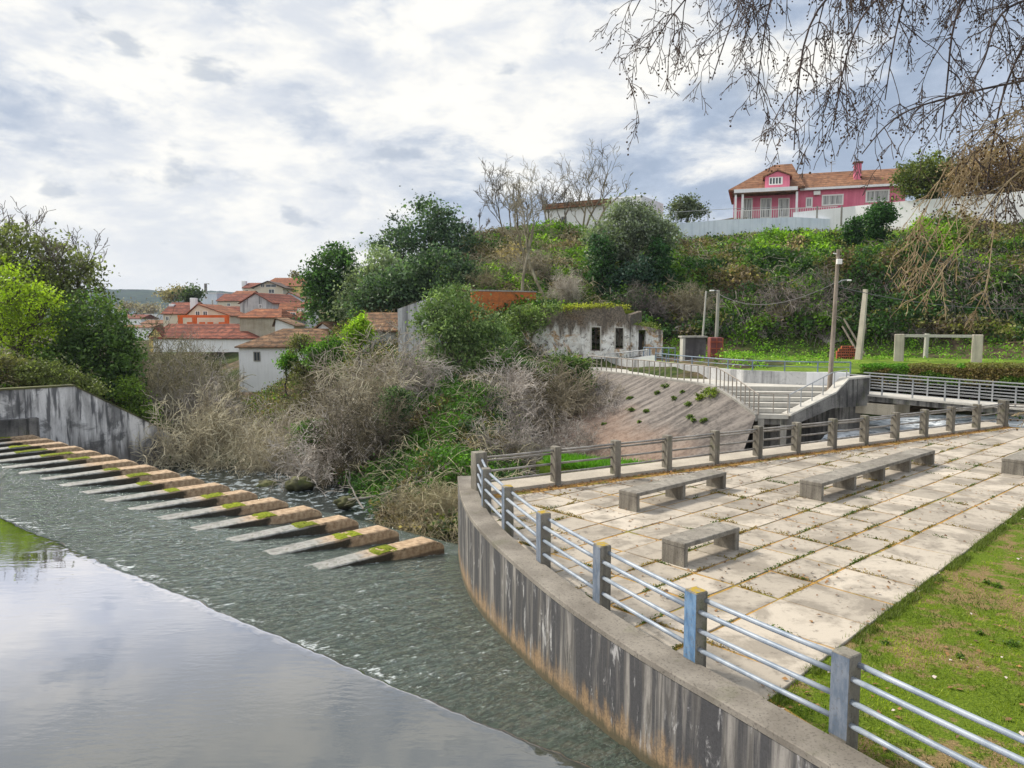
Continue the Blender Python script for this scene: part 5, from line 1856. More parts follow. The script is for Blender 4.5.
house('pale blue-white block with a flat top behind the cream house', 198.5, 217, 292, 293.5, 316, 170, 9, 'plaster_pale_blue', 'plaster_white', 'flat', 0.0, [(205, 207, 297, 298.5), (212, 213, 300, 305)])
house('cream house with a broad clean red roof right of the pale blue block', 217.5, 249, 294, 301, 312, 166, 10, 'plaster_cream', 'roof_red', 'side', 0.0, [(227.5, 230, 303.5, 306)])
house('little white house with a light red roof below the broad red roof', 216, 242, 306.5, 313.5, 330, 150, 7, 'plaster_white', 'roof_red', 'side', 0.15, [(231.5, 233.5, 316, 319)])
house('grey stained gabled house with a dark red roof in the middle of the town', 240, 276, 293, 303.5, 318, 142, 12, 'plaster_stained', 'roof_red', 'front', -0.25, [(262, 264, 305, 308)], r0=0.5)
house('stone barn with a tawny red hip roof in front of the grey gable', 239.5, 280, 309, 317.5, 338, 112, 8, 'stone_wall', 'roof_orange', 'hip', 0.0, r0=0.18, r1=0.85)
house('white house end with a sloping roof edge just above the brown tiled roof', 275, 294, 318, 326, 334, 98, 5, 'plaster_white', 'roof_old', 'front', 0.0, r0=0.05)
house('pale grey-white gabled house right of the dark red roof', 281, 306, 292, 301, 318, 160, 10, 'plaster_pale_blue', 'roof_tan', 'front', 0.0, r0=0.32)
house('house with bright orange roof tiles and a white wall beside the dark trees', 280, 302, 303, 310, 322, 136, 6, 'plaster_white', 'roof_orange', 'side', 0.2, [(292, 297, 313, 318)])
house('narrow white house under the dark trees at the right end of the town', 297, 309, 302, 307, 328, 128, 6, 'plaster_white', 'roof_orange', 'side', 0.0, [(302, 303.5, 312, 314), (305, 306.5, 319, 321)])
house('low house with an orange-red lean-to roof beside the stone barn', 282, 298, 311.5, 319, 328, 122, 5, 'plaster_stained', 'roof_orange', 'side', 0.0, [(291, 295, 313, 318)])
hh = house('big yellow house with a wide orange roof on top of the town', 262, 308, 278, 286, 300, 212, 14, 'plaster_yellow', 'roof_orange', 'hip', 0.0, [(282, 290, 288, 290)], r0=0.12, r1=0.8)
house('cream house with a dark brown open gable and balcony in front of the yellow house', 254, 283, 281, 288, 302, 204, 10, 'plaster_cream', 'dark_wood', 'front', 0.0, [(269, 274, 289.5, 293), (261, 264, 284, 287), (266, 276, 284.5, 287)], oh=0.8)
house('cream house with small red roof left of the yellow house', 243, 256, 283, 288, 300, 208, 10, 'plaster_cream', 'roof_red', 'side', 0.0, [(245.5, 248, 290, 292)], chim=[(244.5, 281, 286, 1.2)])
house('small red-roofed house peeping out left below the yellow house', 232, 250, 291, 295, 304, 190, 8, 'plaster_cream', 'roof_orange', 'side')
house('white house with a scarlet red roof at the left end of the town', 118, 141, 314.5, 318.5, 334, 250, 12, 'plaster_white', 'roof_red', 'side', 0.0, [(123, 125, 322, 324), (130, 132, 322, 324)])
house('white flat-topped block behind the left end of the town', 145, 158, 313, 314.5, 322, 290, 12, 'plaster_white', 'plaster_white', 'flat')
house('white house with a tawny roof left of the yellow end wall', 136, 151, 324.5, 327.5, 340, 200, 9, 'plaster_white', 'roof_tan', 'side')
house('grey-white low house below the scarlet roof at the left end of the town', 118, 136, 325, 327.5, 338, 215, 10, 'plaster_pale_blue', 'roof_tan', 'side', 0.0, [(124, 126, 330, 332.5)])
house('far pale blue building left of the scarlet roof', 96, 114, 309, 310, 318, 330, 20, 'plaster_pale_blue', 'plaster_pale_blue', 'flat')
house('small cream house with a tan roof between the scarlet roof and the red roofs', 141, 162, 320, 323.5, 334, 230, 10, 'plaster_cream', 'roof_tan', 'side', 0.0, [(147, 149, 326, 328.5)])
p = at_y(198.8, 300, 168)
tag(MB().tube([(p[0], 172, p[2] - 6), (p[0], 172, at_y(198.8, 283.5, 172)[2])], [0.38, 0.3], 10).build('chimney_stack', M['concrete_dark']), 'slim dark chimney stack standing on the pale blue-white block', 'chimney')

# white building with a brown roof band on the hill
p0, p1 = at_y(545.5, 232, 108), at_y(608, 232, 103)
an = math.atan2(p1[1] - p0[1], p1[0] - p0[0])
Lb_ = math.hypot(p1[0] - p0[0], p1[1] - p0[1])
o = empty('hill_building', (p0[0], p0[1], p0[2] - 3), an)
tag(o, 'white building with a rust-brown roof band on the hill behind the bare trees', 'building')
zt = at_y(545.5, 210, 108)[2] - p0[2] + 3
MB().box(0, Lb_, 0, 9, 0, zt).build('wall', M['plaster_white'], o)
MB().box(-0.3, Lb_ + 0.1, -0.5, 9.2, zt + 0.003, zt + 0.75).build('roof', M['roof_tan'], o)
window_part(o, 2.6, 3.3, zt - 2.5, zt - 1.2, 0.0, M['concrete_grey'])
MB().bbox(Lb_ + 0.11, Lb_ + 4.6, 0.6, 9, 0, zt + 0.95, 0.05).build('white_wing', M['plaster_white'], o)

# orange brick wall and streaked white wall among the shrubs
p0, p1 = at_y(472, 306, 63), at_y(536, 306, 66)
an = math.atan2(p1[1] - p0[1], p1[0] - p0[0])
Lb_ = math.hypot(p1[0] - p0[0], p1[1] - p0[1])
o = empty('brick_wall', (p0[0], p0[1], p0[2] - 1.5), an)
tag(o, 'bare orange brick wall standing among the shrubs below the bare trees', 'brick wall')
MB().box(0, Lb_, 0, 0.3, 0, at_y(472, 291, 63)[2] - p0[2] + 1.5).build('wall_face', M['brick_wall'], o)
MB().box(-0.04, Lb_ + .04, -0.04, 0.34, at_y(472, 291, 63)[2] - p0[2] + 1.503, at_y(472, 289.5, 63)[2] - p0[2] + 1.5).build('coping', M['concrete_grey'], o)
p0 = at_y(398, 338, 60)
zt = at_y(398, 309, 60)[2] - p0[2]
zt2 = at_y(420, 302, 60)[2] - p0[2]
o = empty('ruined_wall', tuple(p0), -0.35)
tag(o, 'tall narrow white wall with black streaks half swallowed by ivy', 'ruined wall')
MB().prism([(0, 0), (3.2, 0), (3.2, 4), (0, 4)], [-2.0] * 4, [zt, zt2 + .4, zt2 + .4, zt]).build('wall_face', M['plaster_stained'], o)

# ------------------------------------------------------------------ pink house on the hill
PH0, PH1 = np.array([30.7, 105.0]), np.array([51.8, 98.0])
pa_ = math.atan2(*(PH1 - PH0)[::-1])
PL = np.linalg.norm(PH1 - PH0)
pdx = (PH1 - PH0) / PL
ZB = 18.2
ph = empty('pink_house', (PH0[0], PH0[1], ZB), pa_)
tag(ph, 'long pink villa with tan tiled roofs, dormer and porch on top of the hill', 'villa')


def pu(px):
    v = ray(px, 200)
    A = np.array([[v[0], -pdx[0]], [v[1], -pdx[1]]])
    return np.linalg.solve(A, PH0)[1]


def pz(px, py):
    Y = PH0[1] + pdx[1] * pu(px)
    return at_y(px, py, Y)[2] - ZB


uw = pu(799)
ue = pu(906)
ze_l, ze_r = pz(760, 190.5), pz(850, 187)
MB().box(0, uw, 0, 11, 0, ze_l).build('wall', M['plaster_pink'], ph)
MB().box(uw + 0.003, ue, 0.6, 9, 0, ze_r).build('wall', M['plaster_pink'], ph)
# hip roof of the left wing, eave, long gable roof of the right wing
rl = roof_mesh(uw, 11, ze_l + 0.2, pz(797, 166) + 1.4, 'hip', 0.7, 0.62, 0.9, 0.22)
rlo = rl.build('roof', M['roof_tan'], ph)
rr_ = roof_mesh(ue - uw, 9, ze_r + 0.2, pz(850, 174) + 1.3, 'side', 0.5, th=0.2)
for k_ in range(len(rr_.v)):
    rr_.v[k_] = rr_.v[k_] + np.array([uw, 0.6, 0.006])
rro = rr_.build('roof', M['roof_tan'], ph)
MB().box(uw + 0.1, ue + 0.5, -0.05, 0.35, ze_r - 0.12, ze_r + 0.17).build('eave', M['plaster_white'], ph)
# porch canopy: white band, brown soffit, pillars
zc = pz(745, 197)
MB().prism([(0.1, -2.3), (uw - 0.3, -2.3), (uw - 0.3, -0.003), (0.1, -0.003)], ze_l - 0.55, ze_l - 0.05).build('porch_canopy', M['plaster_white'], ph)
MB().box(-0.1, uw - 0.2, -2.4, -0.01, ze_l - 0.72, ze_l - 0.553).build('porch_soffit', M['roof_old'], ph)
for u_ in (0.2, pu(742), uw - 0.5):
    MB().box(u_, u_ + 0.28, -2.25, -1.97, 0, ze_l - 0.725).build('pillar', M['plaster_white'], ph)
for (a, b) in ((742.5, 751.5), (761.5, 770.5), (779.5, 788.5)):
    window_part(ph, pu(a), pu(b), 0.35, pz(a, 199.5) + 0.0, -0.003, None, 'curtained_glass', 0.16, 'french_window')
for (a, b, y0, y1, bars) in ((807.5, 811.5, 198, 205.5, 0), (823.5, 842.5, 195, 203.5, 2), (867.5, 888.5, 190.5, 200, 2)):
    window_part(ph, pu(a), pu(b), pz((a + b) / 2, y1), pz((a + b) / 2, y0), 0.597, None, 'curtained_glass', 0.18, 'window', bars)
# dormer
ud0, ud1 = pu(764.5), pu(789)
zd0, zd1, zd2 = ze_l + 0.3, pz(775, 177.5), pz(775, 171.5)
dm = empty('dormer', (ud0, -0.9, zd0 - 0.3))
zd1, zd2, zd0 = zd1 - zd0 + 0.3, zd2 - zd0 + 0.3, 0.3
dm.parent = ph
body_mesh(ud1 - ud0, 5, zd1, 'front', zd2).build('dormer_wall', M['plaster_pink'], dm)
dw = roof_mesh(ud1 - ud0, 5, zd1 + 0.03, zd2 + 0.05, 'front', 0.3).build('dormer_roof', M['roof_tan'], dm)
f_ = MB().box(0.5, ud1 - ud0 - 0.9, -0.06, -0.003, zd0 + 0.2, zd1 - 0.1).build('dormer_window', M['white_paint'], dm)
mb = MB()
for q in range(4):
    x = 0.62 + q * (ud1 - ud0 - 1.62) / 4
    mb.box(x, x + (ud1 - ud0 - 1.62) / 4 - 0.14, -0.075, -0.062, zd0 + 0.34, zd1 - 0.22)
mb.build('dormer_panes', M['window_glass'], dm)
# chimney, aerial, air conditioner
uc = pu(858.5)
ch = MB().bbox(uc - 0.45, uc + 0.45, 2.0, 2.9, ze_r, pz(858, 164.5) + 0.6, 0.04).build('chimney', M['plaster_pink'], rro)
MB().bbox(uc - 0.62, uc + 0.62, 1.83, 3.07, pz(858, 164.5) + 0.603, pz(858, 164.5) + 0.78, 0.03).build('chimney_cap', M['roof_tan'], ph)
MB().bbox(pu(813.5), pu(820.5), 0.2, 0.59, pz(817, 194.5), pz(817, 190.5), 0.03).build('air_conditioner', M['white_paint'], ph)
ua = pu(833.5)
mb = MB().tube([(ua, 5, ze_r + 1.5), (ua, 5, pz(833, 162) + 1.2)], 0.05, 5)
for z in (0.0, -0.3):
    mb.tube([(ua - 0.5, 5, pz(833, 163.5) + 1.2 + z), (ua + 0.5, 5, pz(833, 163.5) + 1.2 + z)], 0.03, 4)
mb.build('aerial', M['metal_grey'], ph)
# balustrade of the porch
mb = MB()
for u_ in np.arange(0.2, uw + 4.5, 0.28):
    mb.box(u_, u_ + 0.06, -2.7, -2.64, -0.3, 0.95)
mb.box(0.1, uw + 4.6, -2.72, -2.62, 0.953, 1.03)
mb.build('balustrade', M['white_paint'], ph)
for u_ in (pu(893), ):
    MB().bbox(u_ - 0.15, u_ + 0.15, 0.35, 0.59, pz(895, 200), pz(895, 195), 0.05).build('wall_lamp', M['dark_wood'], ph)


def long_wall(label, pts, th, mat, name='boundary_wall', posts=None):
    o = empty(name)
    tag(o, label, 'wall')
    mb = MB()
    for i, (a, b) in enumerate(zip(pts[:-1], pts[1:])):
        d = np.array(b[:2]) - np.array(a[:2])
        nn = np.array([-d[1], d[0]]) / np.linalg.norm(d) * th
        q = [(a[0], a[1]), (b[0], b[1]), (b[0] + nn[0], b[1] + nn[1]), (a[0] + nn[0], a[1] + nn[1])]
        mb.prism(q, [a[2], b[2], b[2], a[2]], [a[3], b[3], b[3], a[3]])
    mb.build('wall_face', mat, o)
    return o


def wp(px, py0, py1, Y):
    a, b = at_y(px, py0, Y), at_y(px, py1, Y)
    return (a[0], Y, min(a[2], b[2]) - 1.2, max(a[2], b[2]))


o = long_wall('pale blue-white streaked wall along the hilltop below the pink villa', [wp(669, 224, 238, 93), wp(727, 219.5, 236, 91.5), wp(793, 217, 232, 90), wp(830, 219, 230, 89)], 0.3, M['plaster_pale_blue'])
for px in (676, 708, 749, 782):
    Y = np.interp(px, [669, 727, 793], [93, 91.5, 90]) + 0.15
    a, b = at_y(px, 222, Y), at_y(px, 211, Y)
    MB().tube([(a[0], Y, a[2] - .4), (b[0], Y, b[2])], 0.06, 6).build('fence_post', M['metal_grey'], o)
MB().tube([(*at_y(676, 212, 92.9)[:2], at_y(676, 212, 92.9)[2]), (*at_y(727, 209, 91.6)[:2], at_y(727, 209, 91.6)[2]), (*at_y(782, 207, 90.4)[:2], at_y(782, 207, 90.4)[2])], 0.03, 5).build('fence_wire', M['metal_grey'], o)
o = long_wall('tall white boundary wall right of the pale wall, in front of the pink villa and the crest trees', [wp(793, 212.5, 224, 91), wp(855, 206, 226, 88), wp(905, 201, 224, 84), wp(960, 197, 220, 80), wp(1035, 190, 218, 75), wp(1120, 180, 215, 70)], 0.3, M['plaster_white'])
for px in (816.5, 841, 867):
    Y = np.interp(px, [793, 855, 905], [91, 88, 84]) - 0.05
    a, b = at_y(px, 226, Y), at_y(px, 206, Y)
    MB().box(a[0] - .09, a[0] + .09, Y - 0.06, Y + 0.02, a[2], b[2]).build('pilaster', M['concrete_grey'], o)
# ------------------------------------------------------------------ vegetation
def crown_arrays(lobes, rng, nclump, nleaf, leaf, ca, cb, cs=0.5, inner=0.55, up=0.35, droop=0.0):
    """leaf clumps spread through the shells of several lobes; ca / cb two leaf colours"""
    Cs, Cols = [], []
    vol = np.array([l[3] * l[4] * l[5] for l in lobes]) ** (2 / 3)
    cnt = np.maximum(4, (nclump * vol / vol.sum()).astype(int))
    for l, c in zip(lobes, cnt):
        d = rng.normal(size=(c, 3))
        d[:, 2] += 0.15
        d /= np.linalg.norm(d, axis=1, keepdims=True)
        r = inner + (1.06 - inner) * rng.random((c, 1)) ** 0.6
        wob = 0.70 + 0.60 * vnoise(d[:, 0] * 2.2 + l[0], d[:, 2] * 2.2 + d[:, 1] * 1.7 + l[2], 7)[:, None]
        p = np.array(l[:3]) + d * np.array(l[3:6]) * r * wob
        k = rng.integers(int(nleaf * 0.6), int(nleaf * 1.4), c)
        sz = cs * (0.55 + 0.9 * rng.random(c))
        mixv = np.clip(rng.normal(0.45, 0.28, c), 0, 1)
        br = 1.45 * (0.5 + 1.0 * rng.random(c) ** 1.2)
        for q in range(c):
            o_ = rng.normal(0, 1, (k[q], 3)) * sz[q] * np.array([0.62, 0.62, 0.42])
            o_[:, 2] -= droop * np.abs(o_[:, 0] + o_[:, 1])
            Cs.append(p[q] + o_)
            t = np.clip(mixv[q] + rng.normal(0, 0.12, (k[q], 1)), 0, 1)
            Cols.append((np.array(ca) * (1 - t) + np.array(cb) * t) * br[q] * (0.85 + 0.3 * rng.random((k[q], 1))))
    Cs, Cols = np.concatenate(Cs), np.concatenate(Cols)
    V, Fq = leaf_quads(Cs, rng, leaf, up=up)
    return V, Fq, np.repeat(Cols, 4, 0)


def limb(rng, a, b, r0, r1, n=6, wob=0.12):
    a, b = np.array(a, float), np.array(b, float)
    L = np.linalg.norm(b - a)
    u = np.linspace(0, 1, n)[:, None]
    P = a + (b - a) * u + rng.normal(0, wob * L / n, (n, 3)) * np.sin(u * np.pi)
    return (P, np.linspace(r0, r1, n), 6)


def leafy_tree(name, label, cat, px, Y, lobes_px, ca, cb, seed, leaf=0.3, nclump=260, nleaf=34, cs=0.7, trunk_r=0.25, base=None, group=None, bark='bark_dark', mat='leaf', inner=0.5, up=0.35, droop=0.0, depth=0.9):
    """lobes_px: (px, py, rx px, ry px[, dy m]) as seen in the photo, put at depth Y"""
    rng = np.random.default_rng(seed)
    s = Y / F_PX
    x0 = at_y(px, 300, Y)[0]
    z0 = float(hz([x0], [Y])[0]) - 0.2 if base is None else base
    o = empty(name, (x0, Y, z0))
    tag(o, label, cat, group)
    lobes = []
    for l in lobes_px:
        c = at_y(l[0], l[1], Y)
        dy = l[4] if len(l) > 4 else 0.0
        lobes.append((c[0] - x0, dy, c[2] - z0, l[2] * s, (l[2] + l[3]) / 2 * s * depth, l[3] * s))
    V, Fq, Cc = crown_arrays(lobes, rng, nclump, nleaf, leaf, ca, cb, cs, inner, up, droop)
    polys = []
    top = max(l[2] for l in lobes)
    fork = np.array([rng.normal(0, .1), 0, min(l[2] - l[5] * 0.6 for l in lobes) * 0.8 + 0.3])
    fork[2] = max(fork[2], 0.5)
    polys.append(limb(rng, (0, 0, -0.3), fork, trunk_r, trunk_r * 0.75))
    for l in lobes:
        c = np.array(l[:3])
        polys.append(limb(rng, fork, c, trunk_r * 0.6, trunk_r * 0.15, 7, 0.3))
        for _ in range(5):
            d = rng.normal(size=3)
            d /= np.linalg.norm(d)
            polys.append(limb(rng, fork + (c - fork) * rng.uniform(.5, 1), c + d * np.array(l[3:6]) * 0.95, trunk_r * 0.2, 0.02, 6, 0.35))
    tv, tf = join_tubes(polys)
    quads_obj('trunk', tv, tf, M[bark], o, smooth=True)
    quads_obj('crown', V, Fq, M[mat], o, cols=Cc)
    return o


def grow_bare(rng, p, d, L, r, level, maxlev, out, spread=0.55, upb=0.25, kids=(4, 7), minr=0.012, droop=0.0, sub=0.55):
    """recursive bare branch"""
    n = 6 if level < 2 else 5
    P = [np.array(p, float)]
    d = np.array(d, float)
    for _ in range(n - 1):
        d = d + rng.normal(0, 0.13 + 0.05 * level, 3) + np.array([0, 0, upb * 0.2 - droop * level * 0.12])
        d /= np.linalg.norm(d)
        P.append(P[-1] + d * L / (n - 1))
    r1 = max(minr, r * (0.35 if level else 0.5))
    out.append((np.array(P), np.linspace(max(r, minr), r1, n), 6 if level == 0 else (4 if level == 1 else 3)))
    if level >= maxlev:
        return
    k = rng.integers(*kids)
    for q in range(k):
        u = rng.uniform(0.25 if level else 0.4, 1.0)
        i = min(int(u * (n - 1)), n - 2)
        f = u * (n - 1) - i
        pp = P[i] * (1 - f) + P[i + 1] * f
        t = P[i + 1] - P[i]
        t /= np.linalg.norm(t)
        s_ = rng.normal(size=3)
        s_ -= t * (s_ @ t)
        s_ /= np.linalg.norm(s_)
        nd = t * (1 - spread) + s_ * spread + np.array([0, 0, upb])
        nd /= np.linalg.norm(nd)
        grow_bare(rng, pp, nd, L * sub * rng.uniform(0.7, 1.25), r * 0.5 * (1.15 - 0.5 * u), level + 1, maxlev, out, spread, upb, kids, minr, droop, sub)


def bare_tree(label, px, py_base, py_top, Y, seed, r=0.16, maxlev=3, lean=(0, 0), bark='bark_grey', spread=0.5, stems=1, minr=0.018, kids=(4, 7), name='bare_tree', cat='tree', group=None, sub=0.5):
    rng = np.random.default_rng(seed)
    b = at_y(px, py_base, Y)
    H = at_y(px, py_top, Y)[2] - b[2]
    o = empty(name, tuple(b))
    tag(o, label, cat, group)
    for s_ in range(stems):
        out = []
        d = np.array([lean[0] + rng.normal(0, 0.16) * (stems > 1), rng.normal(0, 0.1), 1.0])
        grow_bare(rng, (rng.normal(0, .15) * (stems > 1), rng.normal(0, .15) * (stems > 1), -0.3), d / np.linalg.norm(d), H * rng.uniform(0.62, 0.8), r * (1 if s_ == 0 else 0.75), 0, maxlev, out, spread, 0.3, kids, minr, sub=sub)
        v, f = join_tubes(out)
        quads_obj('stem' if stems > 1 else 'trunk', v, f, M[bark], o)
    return o


# --- left bank
G_DARK, G_MID = (0.022, 0.042, 0.012), (0.085, 0.125, 0.030)
leafy_tree('evergreen_tree', 'largest dark evergreen tree at the left edge, behind the lime green tree', 'tree', 22, 55, [(5, 262, 48, 36), (48, 268, 40, 30), (80, 300, 32, 34), (-25, 300, 50, 60), (40, 315, 45, 40)], (0.06, 0.075, 0.022), (0.19, 0.21, 0.08), 1, 0.26, 560, 34, 0.8, 0.4, inner=0.55)
leafy_tree('evergreen_tree', 'dark green bushy tree right of the lime green tree, above the sloping wall top', 'tree', 96, 50, [(86, 326, 30, 28), (106, 350, 30, 30), (70, 362, 34, 28), (112, 385, 24, 24), (122, 362, 16, 22), (88, 388, 26, 18)], (0.032, 0.065, 0.018), (0.12, 0.19, 0.045), 2, 0.22, 520, 36, 0.65, 0.3, inner=0.5)
leafy_tree('lime_tree', 'young lime green tree with fresh spring leaves at the left edge', 'tree', 14, 48, [(4, 285, 34, 24), (34, 296, 24, 18), (2, 318, 36, 22), (36, 325, 22, 16), (12, 346, 26, 14), (50, 304, 9, 7), (46, 336, 9, 7)], (0.15, 0.22, 0.014), (0.32, 0.42, 0.03), 3, 0.17, 300, 22, 0.55, 0.16, mat='leaf_thin', inner=0.3)
bare_tree('thin bare tree poking out above the dark evergreen at the left edge', 8, 300, 214, 56, 4, 0.10, 3, stems=3, bark='twig_dark', minr=0.02)
bare_tree('thin bare twiggy tree above the evergreen crown left of the town', 70, 330, 236, 55, 6, 0.09, 3, stems=3, bark='twig_dark', minr=0.018)

leafy_tree('bramble_bush', 'olive-green creeping bush on top of the abutment wall, nearest its sloping part', 'shrub', 62, 43.5, [(48, 376, 22, 11), (72, 381, 18, 9), (92, 390, 14, 9), (30, 372, 16, 11)], (0.06, 0.075, 0.02), (0.17, 0.20, 0.06), 8, 0.13, 260, 26, 0.36, 0.1)
leafy_tree('bramble_bush', 'brown-green bush at the left edge on the abutment wall, under the lime green tree', 'shrub', 8, 43.5, [(8, 368, 22, 13), (-14, 372, 18, 14), (20, 382, 16, 8)], (0.07, 0.06, 0.025), (0.17, 0.17, 0.06), 9, 0.13, 200, 26, 0.36, 0.1)

# --- dark trees in the middle
leafy_tree('evergreen_tree', 'rounded deep green tree at the left of the big evergreen group, next to the town', 'tree', 336, 82, [(334, 275, 24, 24), (326, 300, 20, 22), (348, 302, 20, 24), (318, 284, 13, 16), (340, 258, 14, 10)], (0.022, 0.06, 0.016), (0.085, 0.165, 0.042), 10, 0.34, 420, 30, 0.85, 0.3)
leafy_tree('olive_tree', 'grey-green tree between the deep green tree and the tall evergreen', 'tree', 372, 79, [(372, 290, 26, 26), (385, 275, 20, 22), (360, 306, 18, 16)], (0.12, 0.155, 0.09), (0.26, 0.31, 0.19), 11, 0.30, 340, 30, 0.8, 0.25)
leafy_tree('evergreen_tree', 'tallest blue-green evergreen of the group right of the town', 'tree', 425, 86, [(425, 236, 36, 28), (398, 256, 26, 28), (452, 250, 28, 30), (440, 282, 36, 28), (405, 286, 28, 26), (472, 268, 18, 26), (436, 214, 14, 10), (420, 305, 32, 16), (458, 296, 24, 18)], (0.026, 0.056, 0.03), (0.11, 0.165, 0.09), 12, 0.34, 720, 32, 0.95, 0.5)
leafy_tree('evergreen_tree', 'broad lower evergreen crown in front of the tallest blue-green evergreen', 'tree', 425, 74, [(412, 280, 30, 22), (445, 276, 30, 24), (390, 290, 26, 20), (366, 302, 18, 14), (432, 298, 34, 16), (468, 284, 18, 20)], (0.024, 0.052, 0.026), (0.105, 0.16, 0.08), 112, 0.30, 520, 32, 0.85, 0.3)
leafy_tree('olive_tree', 'big silvery grey-green tree in front of the white hill building, left of the villa', 'tree', 630, 74, [(624, 234, 22, 20), (650, 226, 17, 16), (608, 256, 18, 20), (642, 256, 24, 20), (664, 238, 12, 16), (620, 212, 12, 11), (640, 210, 10, 9), (598, 236, 9, 12)], (0.10, 0.125, 0.085), (0.25, 0.285, 0.21), 13, 0.26, 520, 32, 0.75, 0.25, inner=0.45)
leafy_tree('dark_conifer', 'dark green conifer shrub under the silvery tree, on its left side', 'tree', 604, 71, [(601, 262, 11, 20), (606, 280, 14, 16), (598, 245, 6, 10)], (0.014, 0.045, 0.018), (0.045, 0.10, 0.03), 14, 0.24, 150, 30, 0.55, 0.15)
leafy_tree('dark_conifer', 'dark bluish shrub low under the silvery tree', 'tree', 628, 70, [(626, 284, 18, 14), (640, 274, 14, 16)], (0.018, 0.045, 0.03), (0.06, 0.105, 0.07), 15, 0.24, 170, 30, 0.55, 0.15)
leafy_tree('dark_conifer', 'deep green pointed shrub at the right foot of the silvery tree', 'tree', 660, 72, [(658, 262, 10, 22), (664, 282, 13, 14)], (0.014, 0.05, 0.016), (0.05, 0.12, 0.03), 16, 0.24, 150, 30, 0.5, 0.15)
leafy_tree('olive_tree', 'small round grey-green tree behind the left end of the pale hilltop wall', 'tree', 686, 99, [(686, 208, 14, 11), (678, 212, 9, 8), (695, 211, 9, 8)], (0.055, 0.075, 0.045), (0.15, 0.17, 0.11), 17, 0.28, 150, 24, 0.7, 0.2, base=17.0)
leafy_tree('orange_tree', 'small dark green round tree against the tall white boundary wall', 'tree', 880, 78, [(882, 210, 8, 6), (873, 219, 8, 7), (888, 217, 6, 6), (876, 234, 7, 9)], (0.016, 0.055, 0.014), (0.06, 0.14, 0.03), 18, 0.24, 230, 30, 0.6, 0.18)
leafy_tree('dark_conifer', 'dark pointed bush left of the small round tree by the white wall', 'tree', 853, 77, [(853, 236, 7, 9), (856, 225, 4, 6)], (0.014, 0.045, 0.014), (0.05, 0.11, 0.03), 19, 0.24, 140, 28, 0.55, 0.15)
leafy_tree('pine_tree', 'olive green round tree behind the white wall at the right end of the pink villa', 'tree', 926, 84, [(922, 178, 22, 18), (940, 172, 20, 16), (910, 182, 14, 14), (935, 190, 22, 12)], (0.05, 0.075, 0.016), (0.16, 0.18, 0.05), 20, 0.26, 380, 30, 0.7, 0.3, inner=0.4, base=15.5)
leafy_tree('russet_tree', 'large russet brown tree behind the white wall at the right edge', 'tree', 992, 80, [(985, 172, 30, 24), (1012, 168, 28, 26), (965, 182, 22, 18), (1000, 190, 36, 14), (1035, 180, 26, 24)], (0.16, 0.10, 0.055), (0.28, 0.20, 0.11), 21, 0.26, 560, 26, 0.75, 0.35, inner=0.35, base=15.0)

# --- bare trees in the middle
bare_tree('tall pale-trunked bare tree rising beside the orange brick wall', 523, 306, 196, 68, 31, 0.19, 4, (-0.10, 0), 'twig_fawn', 0.5, kids=(4, 6), minr=0.014, sub=0.55)
bare_tree('second pale bare tree, straight trunk right of the orange brick wall', 545, 304, 205, 67, 32, 0.18, 4, (0.03, 0), 'twig_fawn', 0.5, kids=(4, 6), minr=0.014, sub=0.52)
bare_tree('dark bare fan-shaped tree in front of the white hill building', 588, 250, 166, 96, 33, 0.24, 4, (0.0, 0), 'twig_dark', 0.55, stems=3, kids=(3, 5), minr=0.022, sub=0.58)
bare_tree('slim dark bare tree left of the white hill building on the crest', 515, 262, 176, 92, 34, 0.18, 4, (-0.02, 0), 'twig_dark', 0.48, stems=3, kids=(3, 5), minr=0.022, sub=0.55)
bare_tree('small bare tree beside the tallest evergreen on the crest', 472, 262, 206, 92, 35, 0.17, 4, (0, 0), 'twig_dark', 0.45, stems=2, kids=(3, 5), minr=0.022)
bare_tree('low bare tree on the crest between the small and the slim dark bare trees', 495, 268, 228, 90, 36, 0.13, 4, (0, 0), 'twig_dark', 0.5, stems=3, kids=(3, 5), minr=0.020)
bare_tree('bare tree behind the slim dark one, close left of the white hill building', 552, 250, 176, 98, 37, 0.18, 4, (0.03, 0), 'twig_dark', 0.48, stems=3, kids=(3, 5), minr=0.022, sub=0.55)

bare_tree('slender pale-trunked bare tree standing out of the left thicket', 196, 462, 380, 49, 38, 0.08, 4, (0.03, 0), 'twig_fawn', 0.5, kids=(5, 8), minr=0.010, sub=0.42)
bare_tree('second slender bare tree in the thicket, behind the end of the abutment wall', 152, 455, 372, 55, 39, 0.08, 4, (0.0, 0), 'twig_fawn', 0.55, kids=(6, 9), minr=0.010, sub=0.5)

